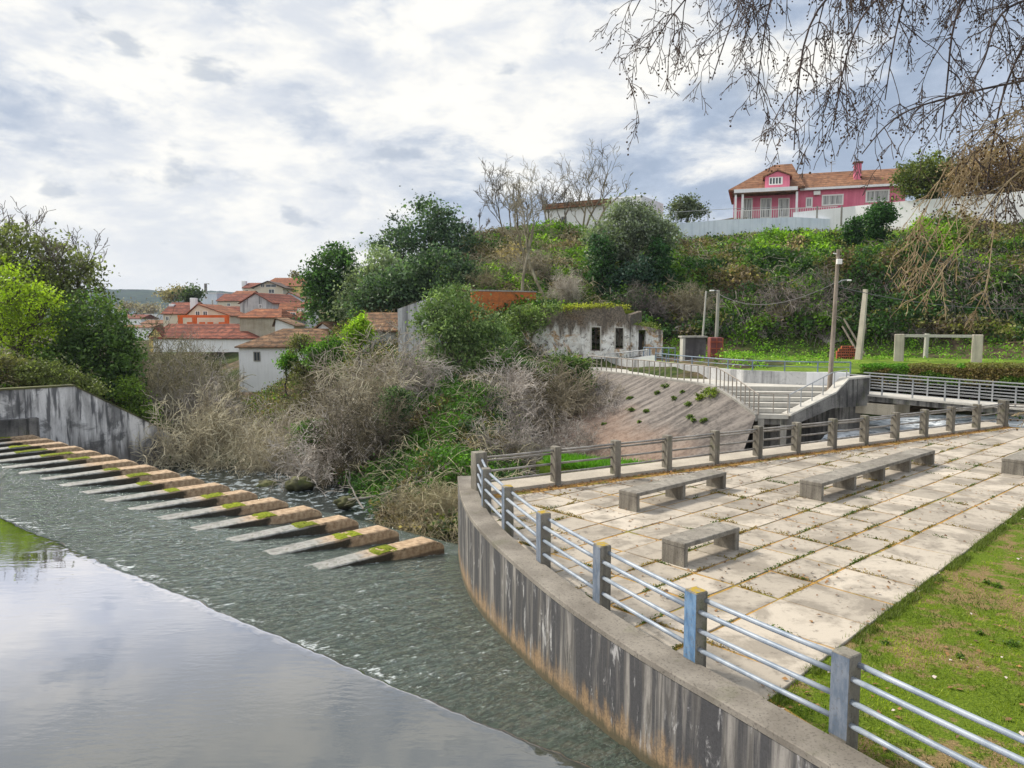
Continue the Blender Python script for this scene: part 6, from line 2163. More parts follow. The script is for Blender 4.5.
# --- town greenery
leafy_tree('dark_conifer', 'dark small tree beside the pale blue block in the town', 'tree', 192, 150, [(192, 294, 8, 7), (190, 300, 6, 6)], (0.02, 0.04, 0.016), (0.07, 0.10, 0.04), 40, 0.5, 60, 24, 1.0, 0.3)
leafy_tree('russet_tree', 'dull brown round tree on the skyline behind the red-roofed house wing', 'tree', 178, 260, [(178, 292, 11, 5), (170, 296, 9, 5)], (0.16, 0.13, 0.07), (0.26, 0.22, 0.12), 41, 0.7, 70, 22, 1.8, 0.4)
leafy_tree('olive_tree', 'pale brown leafless-looking tree left of the red-roofed house wing', 'tree', 128, 300, [(128, 308, 9, 6), (145, 309, 12, 5), (155, 310, 9, 5)], (0.20, 0.16, 0.13), (0.30, 0.25, 0.20), 42, 0.7, 90, 22, 1.8, 0.4)
leafy_tree('palm_like_tree', 'small dark tree on the skyline above the big yellow house', 'tree', 296, 225, [(296, 277, 5, 4), (300, 279, 4, 3)], (0.08, 0.07, 0.03), (0.16, 0.14, 0.07), 43, 0.6, 30, 22, 1.0, 0.3)

# --- fresh green shrubs near the houses
leafy_tree('green_shrub', 'bright yellow-green shrub in front of the low outbuilding roof', 'shrub', 358, 62, [(360, 326, 10, 9), (352, 334, 10, 9), (364, 335, 9, 8), (354, 342, 10, 7)], (0.10, 0.19, 0.012), (0.30, 0.42, 0.03), 50, 0.18, 150, 26, 0.4, 0.1, mat='leaf_thin')
leafy_tree('green_shrub', 'green shrub against the right end of the small white house', 'shrub', 284, 64, [(291, 358, 6, 6), (286, 364, 5, 5)], (0.04, 0.12, 0.012), (0.15, 0.27, 0.03), 51, 0.18, 100, 26, 0.4, 0.1)
leafy_tree('green_shrub', 'dark green leafy shrub under the white-washed gable wall', 'shrub', 322, 61, [(318, 352, 12, 10), (330, 356, 11, 10), (316, 364, 10, 8), (334, 345, 8, 7)], (0.035, 0.10, 0.012), (0.13, 0.24, 0.03), 52, 0.2, 170, 26, 0.42, 0.1)
leafy_tree('green_shrub', 'olive shrub climbing the bank between the white house and the gable', 'shrub', 305, 63, [(300, 345, 10, 10), (305, 372, 14, 12)], (0.08, 0.09, 0.03), (0.18, 0.18, 0.08), 53, 0.18, 140, 26, 0.42, 0.1)
leafy_tree('ivy_mass', 'large green ivy mound above the bank, left of the ruined house', 'shrub', 462, 50, [(450, 305, 24, 18), (475, 325, 28, 20), (445, 335, 26, 22), (490, 345, 24, 20), (465, 358, 26, 16), (430, 318, 16, 14), (440, 362, 16, 14)], (0.06, 0.11, 0.035), (0.22, 0.29, 0.12), 54, 0.17, 560, 34, 0.5, 0.2, bark='bark_grey')
leafy_tree('ivy_mass', 'dark green ivy-clad bush at the end of the walkway railing', 'shrub', 566, 47.5, [(574, 372, 14, 14), (560, 368, 14, 14), (580, 388, 12, 14)], (0.035, 0.07, 0.018), (0.11, 0.16, 0.04), 55, 0.15, 230, 30, 0.42, 0.12)
leafy_tree('green_shrub', 'dark green creeper bush just right of the sloping wall top', 'shrub', 135, 47, [(128, 392, 12, 12), (142, 410, 12, 12), (150, 425, 12, 12)], (0.05, 0.09, 0.015), (0.16, 0.24, 0.03), 56, 0.14, 170, 26, 0.4, 0.08)

leafy_tree('green_shrub', 'dark leafy creeper low in the hollow among the grey shrubs', 'shrub', 318, 44, [(312, 432, 16, 12), (330, 446, 16, 12), (302, 450, 12, 10)], (0.03, 0.07, 0.018), (0.10, 0.18, 0.04), 57, 0.14, 170, 26, 0.4, 0.08)
leafy_tree('green_shrub', 'blue-green bramble patch behind the middle piers', 'shrub', 232, 45, [(218, 466, 14, 9), (240, 462, 14, 10), (252, 474, 12, 8)], (0.035, 0.075, 0.03), (0.12, 0.20, 0.08), 58, 0.14, 150, 26, 0.36, 0.06)
leafy_tree('green_shrub', 'ivy-covered bush in the middle of the bank below the grey-beige shrub', 'shrub', 405, 41.5, [(396, 402, 14, 14), (390, 422, 12, 12), (384, 446, 10, 9)], (0.03, 0.065, 0.022), (0.12, 0.17, 0.075), 59, 0.13, 220, 28, 0.36, 0.1)

leafy_tree('ivy_mass', 'ivy and moss spilling over the left end of the ruined house wall', 'shrub', 528, 55.0, [(520, 318, 12, 12), (535, 322, 10, 14), (512, 335, 12, 14), (552, 309, 12, 4)], (0.05, 0.09, 0.025), (0.20, 0.26, 0.08), 150, 0.16, 200, 28, 0.4, 0.1, bark='bark_grey')
leafy_tree('green_shrub', 'grassy plants growing on top of the low broken annex', 'shrub', 643, 57.0, [(640, 327, 12, 4), (652, 331, 9, 3)], (0.10, 0.13, 0.03), (0.28, 0.32, 0.10), 151, 0.14, 90, 22, 0.3, 0.03)
leafy_tree('green_shrub', 'yellow-green growth along the top edge of the ruined house wall', 'shrub', 590, 56.4, [(575, 307.5, 16, 2.2), (600, 307, 18, 2.4), (620, 308, 8, 2.2)], (0.16, 0.17, 0.02), (0.34, 0.36, 0.05), 152, 0.12, 120, 20, 0.24, 0.03)

# hedge along the field
rng = np.random.default_rng(61)
o = empty('hedge', (0, 0, 0))
tag(o, 'long low clipped hedge, green with brown patches, behind the footbridge', 'hedge')
h0, h1 = np.array([20.5, 43.6]), np.array([28.5, 37.0])
N = 42000
u = rng.random(N) * 1.35
w_ = rng.normal(0, 0.36, N)
hh_ = rng.random(N) ** 0.6 * (1.12 + 0.18 * fbm(u * 22, u * 0, 62))
p = h0 + (h1 - h0) * u[:, None]
zz = 0.72 + 0.42 * u + hh_
P = np.stack([p[:, 0] + w_ * 0.63, p[:, 1] + w_ * 0.76, zz], 1)
br = fbm(u * 10, zz * 1.5, 63)
Cc = np.where((br > 0.52)[:, None], np.array([[0.20, 0.15, 0.055]]), np.array([[0.10, 0.19, 0.016]])) * (0.55 + 0.9 * rng.random((N, 1)))
Cc[:, 1] *= 1 + 0.3 * (hh_ > 1.0)
V, Fq = leaf_quads(P, rng, 0.10, up=0.3)
quads_obj('foliage', V, Fq, M['leaf'], o, cols=np.repeat(Cc, 4, 0))
pl = [limb(rng, (*(h0 + (h1 - h0) * q), 0.5 + .42 * q), (*(h0 + (h1 - h0) * q + rng.normal(0, .2, 2)), 1.5 + .42 * q), 0.04, 0.015) for q in np.linspace(0, 1.3, 40)]
v, f = join_tubes(pl)
quads_obj('stems', v, f, M['bark_dark'], o)

# ------------------------------------------------------------------ undergrowth of the hill and the banks (nobody could count it)
GREEN, LUSH, IVY, OLIVE, BRAMBLE, STRAW = (0.085, 0.165, 0.016), (0.19, 0.32, 0.020), (0.030, 0.070, 0.016), (0.13, 0.13, 0.04), (0.12, 0.09, 0.055), (0.27, 0.21, 0.11)


def carpet(name, label, x0, x1, y0, y1, nclump, nleaf, leaf, cs, colf, seed, keep=None, hmul=1.0, hf=None):
    rng = np.random.default_rng(seed)
    c = np.stack([x0 + rng.random(nclump) * (x1 - x0), y0 + rng.random(nclump) * (y1 - y0)], 1)
    if keep is not None:
        c = c[keep(c[:, 0], c[:, 1], rng)]
    zc_ = hz(c[:, 0], c[:, 1])
    mound = fbm(c[:, 0] * 0.28, c[:, 1] * 0.28, seed + 1)
    hgt = hmul * np.clip((mound - 0.34) * 3.6, 0.05, 1.9)
    if hf is not None:
        hgt = hgt * hf(c[:, 0], c[:, 1])
    k = nleaf
    n_ = len(c)
    o_ = rng.normal(0, 1, (n_, k, 3)) * cs * np.array([0.62, 0.62, 0.42])
    P = np.stack([c[:, 0], c[:, 1], zc_ + hgt * rng.random(n_) ** 0.4 + 0.12], 1)[:, None] + o_
    cols = colf(c[:, 0], c[:, 1], zc_, rng)[:, None] * (0.8 + 0.4 * rng.random((n_, k, 1))) * 1.4 * (0.5 + 1.0 * rng.random((n_, 1, 1)) ** 1.2)
    V, Fq = leaf_quads(P.reshape(-1, 3), rng, leaf, up=0.5)
    g = quads_obj(name, V, Fq, M['leaf'], cols=np.repeat(cols.reshape(-1, 3), 4, 0))
    tag(g, label, kind='stuff')


def pick(w, cols, x=None, y=None):
    """colour per clump: weights per row, chosen so that neighbours agree (patches, not speckle)"""
    w = np.maximum(w, 1e-6)
    w = w / w.sum(1, keepdims=True)
    r = np.random.default_rng(9).random(len(w))
    if x is not None and len(x):
        f = fbm(x * 0.42, y * 0.42, 301, 3) + 0.05 * (r - 0.5)
        r = np.argsort(np.argsort(f)) / len(f)
    i = (r[:, None] > np.cumsum(w, 1)).sum(1)
    return np.array(cols)[np.minimum(i, len(cols) - 1)]


def hill_col(x, y, z, rng):
    n1, n2 = fbm(x * 0.13, y * 0.13, 81), fbm(x * 0.09 + 5, y * 0.09, 83)
    top = np.clip((z - 8.5) / 4, 0, 1) * np.clip((46 - x) / 12, 0, 1) * np.clip((x - 6) / 6, 0, 1)
    right = np.clip((x - 32) / 10, 0, 1)
    w = np.stack(np.broadcast_arrays(0.25 + 1.2 * top + 1.0 * (n1 > .55), 1.9 * top * (n2 < 0.60), 0.35 + 1.0 * (n1 < .46) + 0.5 * (z < 7), 0.30 + 0.6 * right + 0.3 * (n2 > .5), 0.15 + 0.6 * (n2 > 0.56) * (1 - 0.85 * top) + 0.3 * (z < 9) * (n2 > .5), 0.04 + 0.25 * right * (n1 > .55)), 1)
    return pick(w[:, [5, 4, 3, 2, 0, 1]], [STRAW, BRAMBLE, OLIVE, IVY, GREEN, LUSH], x, y)


def hill_keep(x, y, rng):
    z = hz(x, y, False)
    px_ = 512 + F_PX * x / y
    return (px_ > 585) & (px_ < 1090) & (z > 2.6) & (y < 96 - 0.12 * np.maximum(x - 20, 0)) & ~((y < 60) & (x < 20))


carpet('undergrowth', 'tangled green and brown scrub covering the hillside below the villa', 4, 64, 57, 97, 15000, 26, 0.27, 0.66, hill_col, 101, hill_keep, 1.45, lambda x, y: np.clip((93.5 - 0.2 * np.maximum(x - 18, 0) - y) / 9, 0.12, 1))


def mid_col(x, y, z, rng):
    n1, n2 = fbm(x * 0.2, y * 0.2, 84), fbm(x * 0.15 + 5, y * 0.15, 85)
    w = np.stack(np.broadcast_arrays(0.9 + 1.2 * (z > 10) * (x > 1), 0.35 + 1.0 * (z > 11) * (x > 1), 0.7, 0.5, 0.5 + 0.4 * (n2 > .5), 0.25 + 0.5 * (n1 > .5)), 1)
    return pick(w[:, [5, 4, 3, 2, 0, 1]], [STRAW, BRAMBLE, OLIVE, IVY, GREEN, LUSH], x, y)


carpet('undergrowth', 'brown and green scrub on the slope under the bare trees', -16, 10, 60, 97, 6500, 20, 0.26, 0.6, mid_col, 111, lambda x, y, r: (512 + F_PX * x / y < 600) & (512 + F_PX * x / y > 360) & (hz(x, y, False) > 3), 1.0)


def bank_col(x, y, z, rng):
    px_ = 512 + F_PX * x / y
    ivy = np.exp(-((px_ - 452) / 26) ** 2)
    n1 = fbm(x * 0.3, y * 0.3, 86)
    w = np.stack(np.broadcast_arrays(0.5 + 3.0 * ivy, 0.06 + 0.9 * ivy, 0.9, 0.35, 0.9 * (n1 > .45), 0.25 * (n1 > .5)), 1)
    return pick(w[:, [5, 4, 3, 2, 0, 1]], [STRAW, BRAMBLE, OLIVE, IVY, (0.055, 0.13, 0.014), (0.09, 0.20, 0.016)], x, y)


carpet('undergrowth', 'ivy and brambles covering the stream bank below the ruins', -14, 7, 29, 58, 8500, 22, 0.15, 0.42, bank_col, 121, lambda x, y, r: (hz(x, y, False) > -4.4) & (512 + F_PX * x / y > 300) & ~((x > 0.4) & (y < 47) & (hz(x, y, False) < -2.4)) & (x < 5 - 0.1 * (y - 30)), 0.75)
carpet('undergrowth', 'creeping brambles over the top of the abutment wall', -36, -20, 39, 54, 4200, 22, 0.13, 0.40, lambda x, y, z, r: pick(np.stack([0.6 + 0 * x, 0.12 + 0 * x, 0.6 + 0 * x, 0.6 + 0 * x, 0.25 + 0 * x, 0.1 + 0 * x], 1), [GREEN, LUSH, IVY, OLIVE, BRAMBLE, STRAW]), 131, lambda x, y, r: ((np.stack([x, y], -1) - ab0) @ abn > 0.5) & (hz(x, y, False) > -4.3) & ((np.stack([x, y], -1) - ab0) @ abn < 9), 0.55)
carpet('undergrowth', 'low green scrub along the foot of the grey shrubs', -34, -8, 44, 78, 5200, 18, 0.17, 0.5, lambda x, y, z, r: pick(np.stack([0.4 + 0 * x, 0.08 + 0 * x, 0.5 + 0 * x, 0.7 + 0 * x, 0.8 + 0 * x, 0.5 + 0 * x], 1), [GREEN, LUSH, IVY, OLIVE, BRAMBLE, STRAW]), 141, lambda x, y, r: ((np.stack([x, y], -1) - ab0) @ abn < -1.0) | (((np.stack([x, y], -1) - ab0) @ abd) > 11), 0.8)
# edge plants under the villa wall: taller lush row
carpet('undergrowth', 'lush yellow-green growth crowding under the pale hilltop wall', 17, 44, 84, 92, 2600, 24, 0.24, 0.55, lambda x, y, z, r: pick(np.stack([0.8 + 0 * x, 1.6 + 0 * x, 0.2 + 0 * x], 1), [GREEN, (0.21, 0.28, 0.025), IVY]), 151, lambda x, y, r: (y < 92.4 - 0.17 * (x - 18)) & (512 + F_PX * x / y > 668) & (512 + F_PX * x / y < 860), 0.3)
# field edge
carpet('field_grass_tufts', 'tall grass along the edge of the field and under the cliff', 12, 46, 40, 63, 2600, 16, 0.16, 0.34, lambda x, y, z, r: pick(np.stack([1 + 0 * x, 0.8 + 0 * x], 1), [(0.10, 0.22, 0.016), (0.17, 0.30, 0.025)]), 161, lambda x, y, r: inside(x, y, fp) & (r.random(len(x)) < np.where(y > 55, 1, 0.25)), 0.12)

# bare bramble runners over the hill: thin arching canes
rng = np.random.default_rng(171)


def canes(label, n, area, L, r, mat, keepf=None, seed=0, arch=0.7, hang=False):
    rng = np.random.default_rng(seed)
    x = area[0] + rng.random(n) * (area[1] - area[0])
    y = area[2] + rng.random(n) * (area[3] - area[2])
    if keepf is not None:
        k_ = keepf(x, y, rng)
        x, y = x[k_], y[k_]
    z = hz(x, y)
    polys = []
    for a, b, c in zip(x, y, z):
        az = rng.random() * 6.283
        l = L * rng.uniform(0.5, 1.3)
        h = arch * l * rng.uniform(0.4, 0.9)
        u = np.linspace(0, 1, 6)
        if hang:
            P = np.stack([a + np.cos(az) * l * .35 * u, b - abs(np.sin(az)) * l * .3 * u, c + 1.2 + 0.4 * np.sin(u * 2) - l * 0.75 * u ** 1.5], 1)
        else:
            P = np.stack([a + np.cos(az) * l * u, b + np.sin(az) * l * u, c + 0.2 + h * np.sin(u * 2.4) * (1 - 0.2 * u)], 1)
        P[1:] += rng.normal(0, 0.05 * l, (5, 3))
        polys.append((P, np.linspace(r, r * 0.5, 6), 3))
    v, f = join_tubes(polys)
    tag(quads_obj('brambles', v, f, M[mat]), label, kind='stuff')


canes('bare brown bramble canes over the hillside', 3800, (6, 60, 60, 90), 2.2, 0.032, 'twig_fawn', lambda x, y, r: hill_keep(x, y, r) & (fbm(x * 0.09 + 5, y * 0.09, 83) > 0.47) & (hz(x, y, False) < 13.5), 181)
canes('dead grey stems hanging down the cliff face', 1500, (14, 50, 59, 68), 3.2, 0.030, 'twig_dark', hill_keep, 182, hang=True)
canes('dry fawn bramble canes on the slope under the bare trees', 1900, (-14, 9, 62, 92), 2.6, 0.034, 'twig_fawn', lambda x, y, r: (512 + F_PX * x / y < 600) & (512 + F_PX * x / y > 420), 183)
canes('grey dead canes tangled on the stream bank', 2600, (-13, 5, 30, 55), 1.7, 0.016, 'twig_grey', lambda x, y, r: (hz(x, y, False) > -4.3) & (np.abs(512 + F_PX * x / y - 450) > 22 * r.random(len(x))) & (512 + F_PX * x / y > 330) & ~((x > 0.6) & (y < 46) & (hz(x, y, False) < -2.2)), 184)
canes('dry reed stalks at the water edge beside the curved wall', 900, (-5.5, 0.0, 26.0, 32), 1.0, 0.010, 'dry_stalk', lambda x, y, r: hz(x, y, False) > -4.6, 185, 0.9)
canes('dead canes over the abutment wall', 300, (-34, -22, 41, 52), 1.6, 0.016, 'twig_fawn', lambda x, y, r: ((np.stack([x, y], -1) - ab0) @ abn > 0.3) & (hz(x, y, False) > -4), 186)

# pale rock face at the foot of the hill
rx = np.linspace(0, 1, 130)
rz = np.linspace(0, 1, 30)
RX_, RZ_ = np.meshgrid(rx, rz)
foot = np.array([(12.5, 63.0), (15, 63.0), (17, 63.0), (21, 62.2), (26, 60.6), (29, 60.0), (32, 59.2), (36.5, 57.8)])
fu = np.linspace(0, 1, len(foot))
FX, FY = np.interp(RX_, fu, foot[:, 0]), np.interp(RX_, fu, foot[:, 1])
hgt = 1.3 + 1.9 * fbm(RX_ * 9, RX_ * 0, 192)
bulge = (fbm(RX_ * 26, RZ_ * 3.5, 191, 4) - 0.5) * 2.4
V = np.stack([FX, FY + bulge + RZ_ * 1.3, 1.2 + RZ_ * hgt], -1).reshape(-1, 3)
i0 = (np.arange(29)[:, None] * 130 + np.arange(129)[None]).ravel()
rk_ = quads_obj('cliff', V, np.stack([i0, i0 + 1, i0 + 131, i0 + 130], 1), M['rock'], smooth=True)
tag(rk_, kind='structure')

# ------------------------------------------------------------------ grey leafless shrubs on the banks
def shrub_variant(seed, R, H, stems, mat, twr=0.014, droop=0.10, leafc=None):
    rng = np.random.default_rng(seed)
    out = []
    for _ in range(stems):
        az = rng.random() * 6.283
        el = math.acos(rng.uniform(0.05, 0.98))
        d = np.array([math.cos(az) * math.sin(el), math.sin(az) * math.sin(el), math.cos(el) + 0.15])
        d /= np.linalg.norm(d)
        L = 1 / math.sqrt((d[0] ** 2 + d[1] ** 2) / R ** 2 + d[2] ** 2 / H ** 2) * rng.uniform(0.55, 0.95)
        grow_bare(rng, (rng.normal(0, R * .12), rng.normal(0, R * .12), -0.2), d, L, 0.019, 1, 3, out, 0.6, 0.05, (8, 13), twr, droop, 0.45)
    return join_tubes(out)


SV = []
for i, (R, H, st_, mt, twr) in enumerate([(2.3, 3.4, 40, 'twig_grey', 0.0075), (2.6, 2.6, 42, 'twig_grey', 0.0075), (1.8, 4.4, 36, 'twig_fawn', 0.008), (2.2, 3.0, 38, 'twig_dark', 0.008), (2.4, 1.9, 40, 'twig_fawn', 0.006), (2.4, 2.9, 40, 'twig_olive', 0.0075)]):
    v, f = shrub_variant(300 + i, R, H, st_, mt, twr)
    o = quads_obj('branches', v, f, M[mt])
    SV.append((o.data, R, H))
    bpy.data.objects.remove(o)


def shrub(label, px, py_base, py_top, Y, var, rz, wmul=1.0, name='bare_shrub', group='grey leafless shrubs on the banks', zb=None):
    a, b = at_y(px, py_base, Y), at_y(px, py_top, Y)
    o = empty(name, tuple(a), rz)
    tag(o, label, 'shrub', group)
    me, R, H = SV[var]
    c = bpy.data.objects.new('branches', me)
    COL.objects.link(c)
    c.parent = o
    s = 1.16 * (b[2] - a[2]) / H
    c.scale = (s * wmul * 0.9, s * wmul * 0.9, s)
    return o


SH = [
    # left thicket downstream of the abutment
    ('fawn leafless tree-like shrub close to the end of the sloping wall', 172, 462, 332, 54, 2, 0.3, 0.8),
    ('fawn leafless shrub at the back left, below the yellow end wall', 154, 420, 322, 62, 2, 1.3, 1.0),
    ('tall pale shrub with a clear trunk in the middle of the left thicket', 202, 455, 345, 52, 2, 2.3, 0.6),
    ('olive-grey leafless shrub left of the small white house', 178, 440, 338, 60, 5, 0.9, 0.75),
    ('grey leafless shrub just under the long red roof', 206, 430, 344, 63, 0, 2.0, 0.65),
    ('low tangled grey shrub behind the middle piers', 212, 478, 402, 46, 1, 0.4, 0.9),
    ('grey shrub directly below the corner of the small white house', 231, 472, 412, 48, 0, 1.0, 0.9),
    ('dense silver-grey shrub covering the lower wall of the small white house', 281, 474, 404, 47, 0, 2.6, 1.15),
    ('low silver-grey shrub behind the right-hand piers', 255, 486, 428, 45, 1, 1.7, 1.0),
    ('grey drooping shrub at the stream edge near the dark gap', 290, 484, 425, 44, 1, 0.2, 0.9),
    ('olive shrub right of the small white house wall', 306, 440, 388, 52, 5, 0.0, 1.0),
    ('fawn shrub filling the gap behind the end of the sloping wall', 142, 440, 338, 64, 2, 3.0, 1.1),
    ('olive shrub at the back, between the yellow end wall and the small white house', 195, 400, 346, 72, 5, 0.6, 0.8),
    ('olive-fawn shrub just left of the small white house corner', 196, 410, 356, 66, 5, 1.1, 0.8),
    ('pale shrub behind the far end of the pier row', 200, 466, 372, 50, 0, 2.9, 0.9),
    ('pale brown shrub in front of the tall one with a clear trunk', 215, 480, 392, 46, 2, 0.9, 1.1),
    # bank in the middle
    ('dark twiggy shrub below the green shrub by the gable wall', 332, 448, 366, 49, 3, 0.7, 0.8),
    ('grey shrub at the left part of the bank under the outbuildings', 345, 452, 362, 47, 0, 1.9, 1.0),
    ('large rounded pale grey shrub under the low outbuilding roof', 378, 428, 338, 47, 0, 0.5, 1.25),
    ('grey-beige rounded shrub below the streaked ruined wall', 408, 420, 336, 46, 0, 2.8, 1.1),
    ('hanging dark shrub in the hollow beside the ivy slope', 365, 475, 398, 41, 3, 0.9, 1.1),
    ('drooping grey shrub just above the fallen branches', 335, 488, 420, 41, 1, 2.4, 1.0),
    ('grey shrub left of the bright ivy slope', 388, 470, 395, 41, 3, 1.4, 0.7),
    # thicket between ivy slope and embankment
    ('big grey shrub on the right bank below the ruined house', 515, 418, 352, 46, 0, 0.1, 1.35),
    ('grey shrub above the rear railing corner, left half of the right thicket', 508, 440, 384, 43.5, 0, 1.1, 1.0),
    ('dark twiggy shrub in the centre of the right thicket', 540, 446, 372, 44, 3, 2.2, 1.2),
    ('grey shrub at the top of the embankment left edge', 570, 432, 368, 45.5, 3, 0.6, 1.0),
    ('pale low shrub behind the first rear railing posts', 515, 472, 418, 39.5, 1, 0.3, 1.2),
    ('pale low shrub behind the rear railing near the green patch', 555, 470, 420, 40, 1, 1.8, 1.1),
    ('low dry shrub at the foot of the ivy slope next to the curved wall', 500, 478, 436, 38.5, 4, 0.9, 0.9),
    ('dry straw-coloured shrub at the water edge beside the last piers', 420, 526, 492, 31.5, 4, 0.5, 1.0),
    ('dry straw-coloured low shrub left of the one at the last pier', 398, 520, 490, 32.5, 4, 2.0, 0.8),
    ('dry shrub tucked against the curved wall end by the stream', 444, 517, 482, 31, 4, 1.2, 0.7),
    ('small grey shrub standing in the notch left of the embankment', 608, 436, 398, 43.6, 1, 1.1, 0.9),
    ('grey low shrub hugging the left edge of the embankment', 596, 428, 384, 44.8, 3, 2.2, 1.0),
    ('pale low shrub at the top left corner of the embankment', 603, 402, 378, 47.5, 1, 0.8, 0.8),
    # hill
    ('grey bare shrub on the hill below the silvery tree', 565, 298, 268, 68, 0, 0.7, 1.0),
    ('pale fawn shrub left of the pale tree trunks', 488, 296, 262, 71, 2, 2.1, 1.2),
    ('brown bare shrub between the two pale tree trunks', 535, 285, 240, 74, 2, 1.0, 1.2),
    ('dark bare shrub above the ruined annex', 645, 318, 285, 66, 3, 0.2, 1.3),
    ('fawn bare shrub left of the grey lamp post on the slope', 690, 322, 272, 66, 2, 0.4, 1.1),
    ('purplish bare shrub below the white wall, left of the hanging branches', 900, 275, 238, 72, 3, 1.3, 1.3),
    ('brown bare shrub on the cliff edge right of the utility pole', 800, 322, 272, 65, 3, 2.9, 1.4),
]
for s_ in SH:
    shrub(*s_)

# small weeds on the embankment, one bigger yellow-green bush
for i, (px, py, r_, c_) in enumerate([(712, 398, 9, 1), (700, 399, 6, 1), (690, 405, 4, 0), (665, 386, 4, 0), (657, 395, 3.5, 0), (674, 398, 3.5, 0), (630, 400, 3, 0), (631, 410, 3.5, 0), (610, 402, 3, 0), (704, 421, 4, 0), (690, 417, 3, 0), (692, 420, 3, 0), (646, 412, 3, 0), (603, 425, 2.5, 0), (640, 423, 2, 0), (684, 392, 2.5, 0)]):
    # land on the slope surface
    best, bp_ = 1e9, None
    Gf = G.reshape(-1, 3)
    v = Gf - np.array([0, 0, CAM_Z])
    f_ = v[:, 1] * CP - v[:, 2] * SP
    sx, sy = 512 + F_PX * v[:, 0] / f_, 384 - F_PX * (v[:, 1] * SP + v[:, 2] * CP) / f_
    q = np.argmin((sx - px) ** 2 + (sy - py) ** 2)
    rng = np.random.default_rng(400 + i)
    s = 0.7 * np.linalg.norm(v[q]) / F_PX
    o = empty('weed', tuple(Gf[q]))
    lab = 'larger yellow-green weed bush growing in the middle of the embankment' if i == 0 else ('green weed bush touching the left of the larger yellow-green one on the embankment' if i == 1 else 'small green weed in a crack of the sloping embankment')
    tag(o, lab, 'weed', 'small weeds on the embankment' if i > 1 else None)
    V, Fq, Cc = crown_arrays([(0, 0, r_ * s * .5, r_ * s * 1.1, r_ * s * .7, r_ * s * .7)], rng, 5 + int(r_ * 2), 26, 0.09, (0.07, 0.11, 0.02), (0.26, 0.32, 0.04) if c_ else (0.14, 0.19, 0.05), r_ * s * 0.5)
    quads_obj('foliage', V, Fq, M['leaf_thin'], o, cols=Cc)

# grass patch at the foot of the embankment
N = 9000
rng = np.random.default_rng(77)
x = rng.uniform(1.6, 6.8, N)
y = 37.2 - (x - 1.6) * 0.55 + rng.uniform(-1.6, 0.6, N)
z = np.full(N, -2.6) + rng.random(N) * 0.3
V, F3, C3 = blades(np.stack([x, y, z], 1), rng, 0.2, 0.05, np.array([0.12, 0.30, 0.016]) * (0.6 + 0.8 * rng.random((N, 1))))
tag(quads_obj('bank_grass', V, F3, M['leaf'], cols=C3), 'bright green grass at the foot of the embankment', kind='stuff')
gb = MB().prism([(1.2, 36.8), (4.0, 34.0), (7.4, 33.2), (6.8, 34.6), (3.4, 37.4), (1.8, 38.2)], -4.5, -2.58).build('bank_ledge', M['field_grass'])
tag(gb, kind='structure')

# fallen branches at the stream edge
rng = np.random.default_rng(88)
for i, (a, b, lab) in enumerate([((-7.5, 33.5, -3.7), (-2.4, 34.6, -2.3), 'long grey fallen branch lying across the foot of the ivy slope'), ((-6.6, 32.6, -3.9), (-8.6, 34.8, -3.0), 'forked fallen branch dipping into the stream behind the piers'), ((-5.4, 32.2, -3.8), (-4.2, 35.5, -2.6), 'short fallen branch leaning up the bank beside the reeds')]):
    out = []
    a, b = np.array(a), np.array(b)
    d = (b - a) / np.linalg.norm(b - a)
    grow_bare(rng, a, d, np.linalg.norm(b - a) * 0.8, 0.06, 1, 3, out, 0.45, 0.0, (4, 6), 0.010, 0.0, 0.32)
    v, f = join_tubes(out)
    tag(quads_obj('fallen_branch', v, f, M['bark_grey'], smooth=True), lab, 'branch')
# mossy boulders at the water edge
for i, (px, py, Y, r_, lab) in enumerate([(300, 484, 38, 0.5, 'dark mossy boulder at the stream edge left of the fallen branches'), (268, 486, 39, 0.4, 'small mossy boulder at the stream edge behind the piers'), (345, 503, 34, 0.34, 'low mossy boulder in the stream below the fallen branches'), (442, 526, 29.5, 0.38, 'mossy boulder at the foot of the curved wall'), (412, 516, 31, 0.32, 'mossy boulder by the dry reeds, left of the curved wall')]):
    p = at_y(px, py, Y)
    nu, nv = 26, 16
    A_, B2_ = np.meshgrid(np.linspace(0, 2 * np.pi, nu, endpoint=False), np.linspace(0.02, np.pi - 0.02, nv))
    D = np.stack([np.cos(A_) * np.sin(B2_), np.sin(A_) * np.sin(B2_), np.cos(B2_)], -1)
    rad = r_ * (0.55 + 1.0 * (fbm(D[..., 0] * 2.6 + i * 3, D[..., 1] * 2.6 + D[..., 2] * 2.3, 500 + i)))
    Vv = (D * rad[..., None] * np.array([1.3, 1, 0.75])).reshape(-1, 3) + np.array(p)
    i0 = (np.arange(nv - 1)[:, None] * nu + np.arange(nu)[None])
    i1 = (np.arange(nv - 1)[:, None] * nu + (np.arange(nu)[None] + 1) % nu)
    tag(quads_obj('boulder', Vv, np.stack([i0, i0 + nu, i1 + nu, i1], -1).reshape(-1, 4), M['mossy_stone'], smooth=True), lab, 'boulder')
# ------------------------------------------------------------------ plane tree whose bare hanging branches enter at the top right
pt = empty('plane_tree', (13.2, 12.6, -0.05))
tag(pt, 'leafless plane tree whose long drooping twigs with seed balls hang in at the top right', 'tree')
ORG = np.array([13.2, 12.6, -0.05])
rng = np.random.default_rng(700)
trunk = [np.array([13.2, 12.6, -0.2]), np.array([13.1, 12.6, 2.5]), np.array([12.8, 12.5, 5.5]), np.array([12.3, 12.3, 8.5]), np.array([11.8, 12.0, 11.5]), np.array([11.4, 11.6, 14.0])]


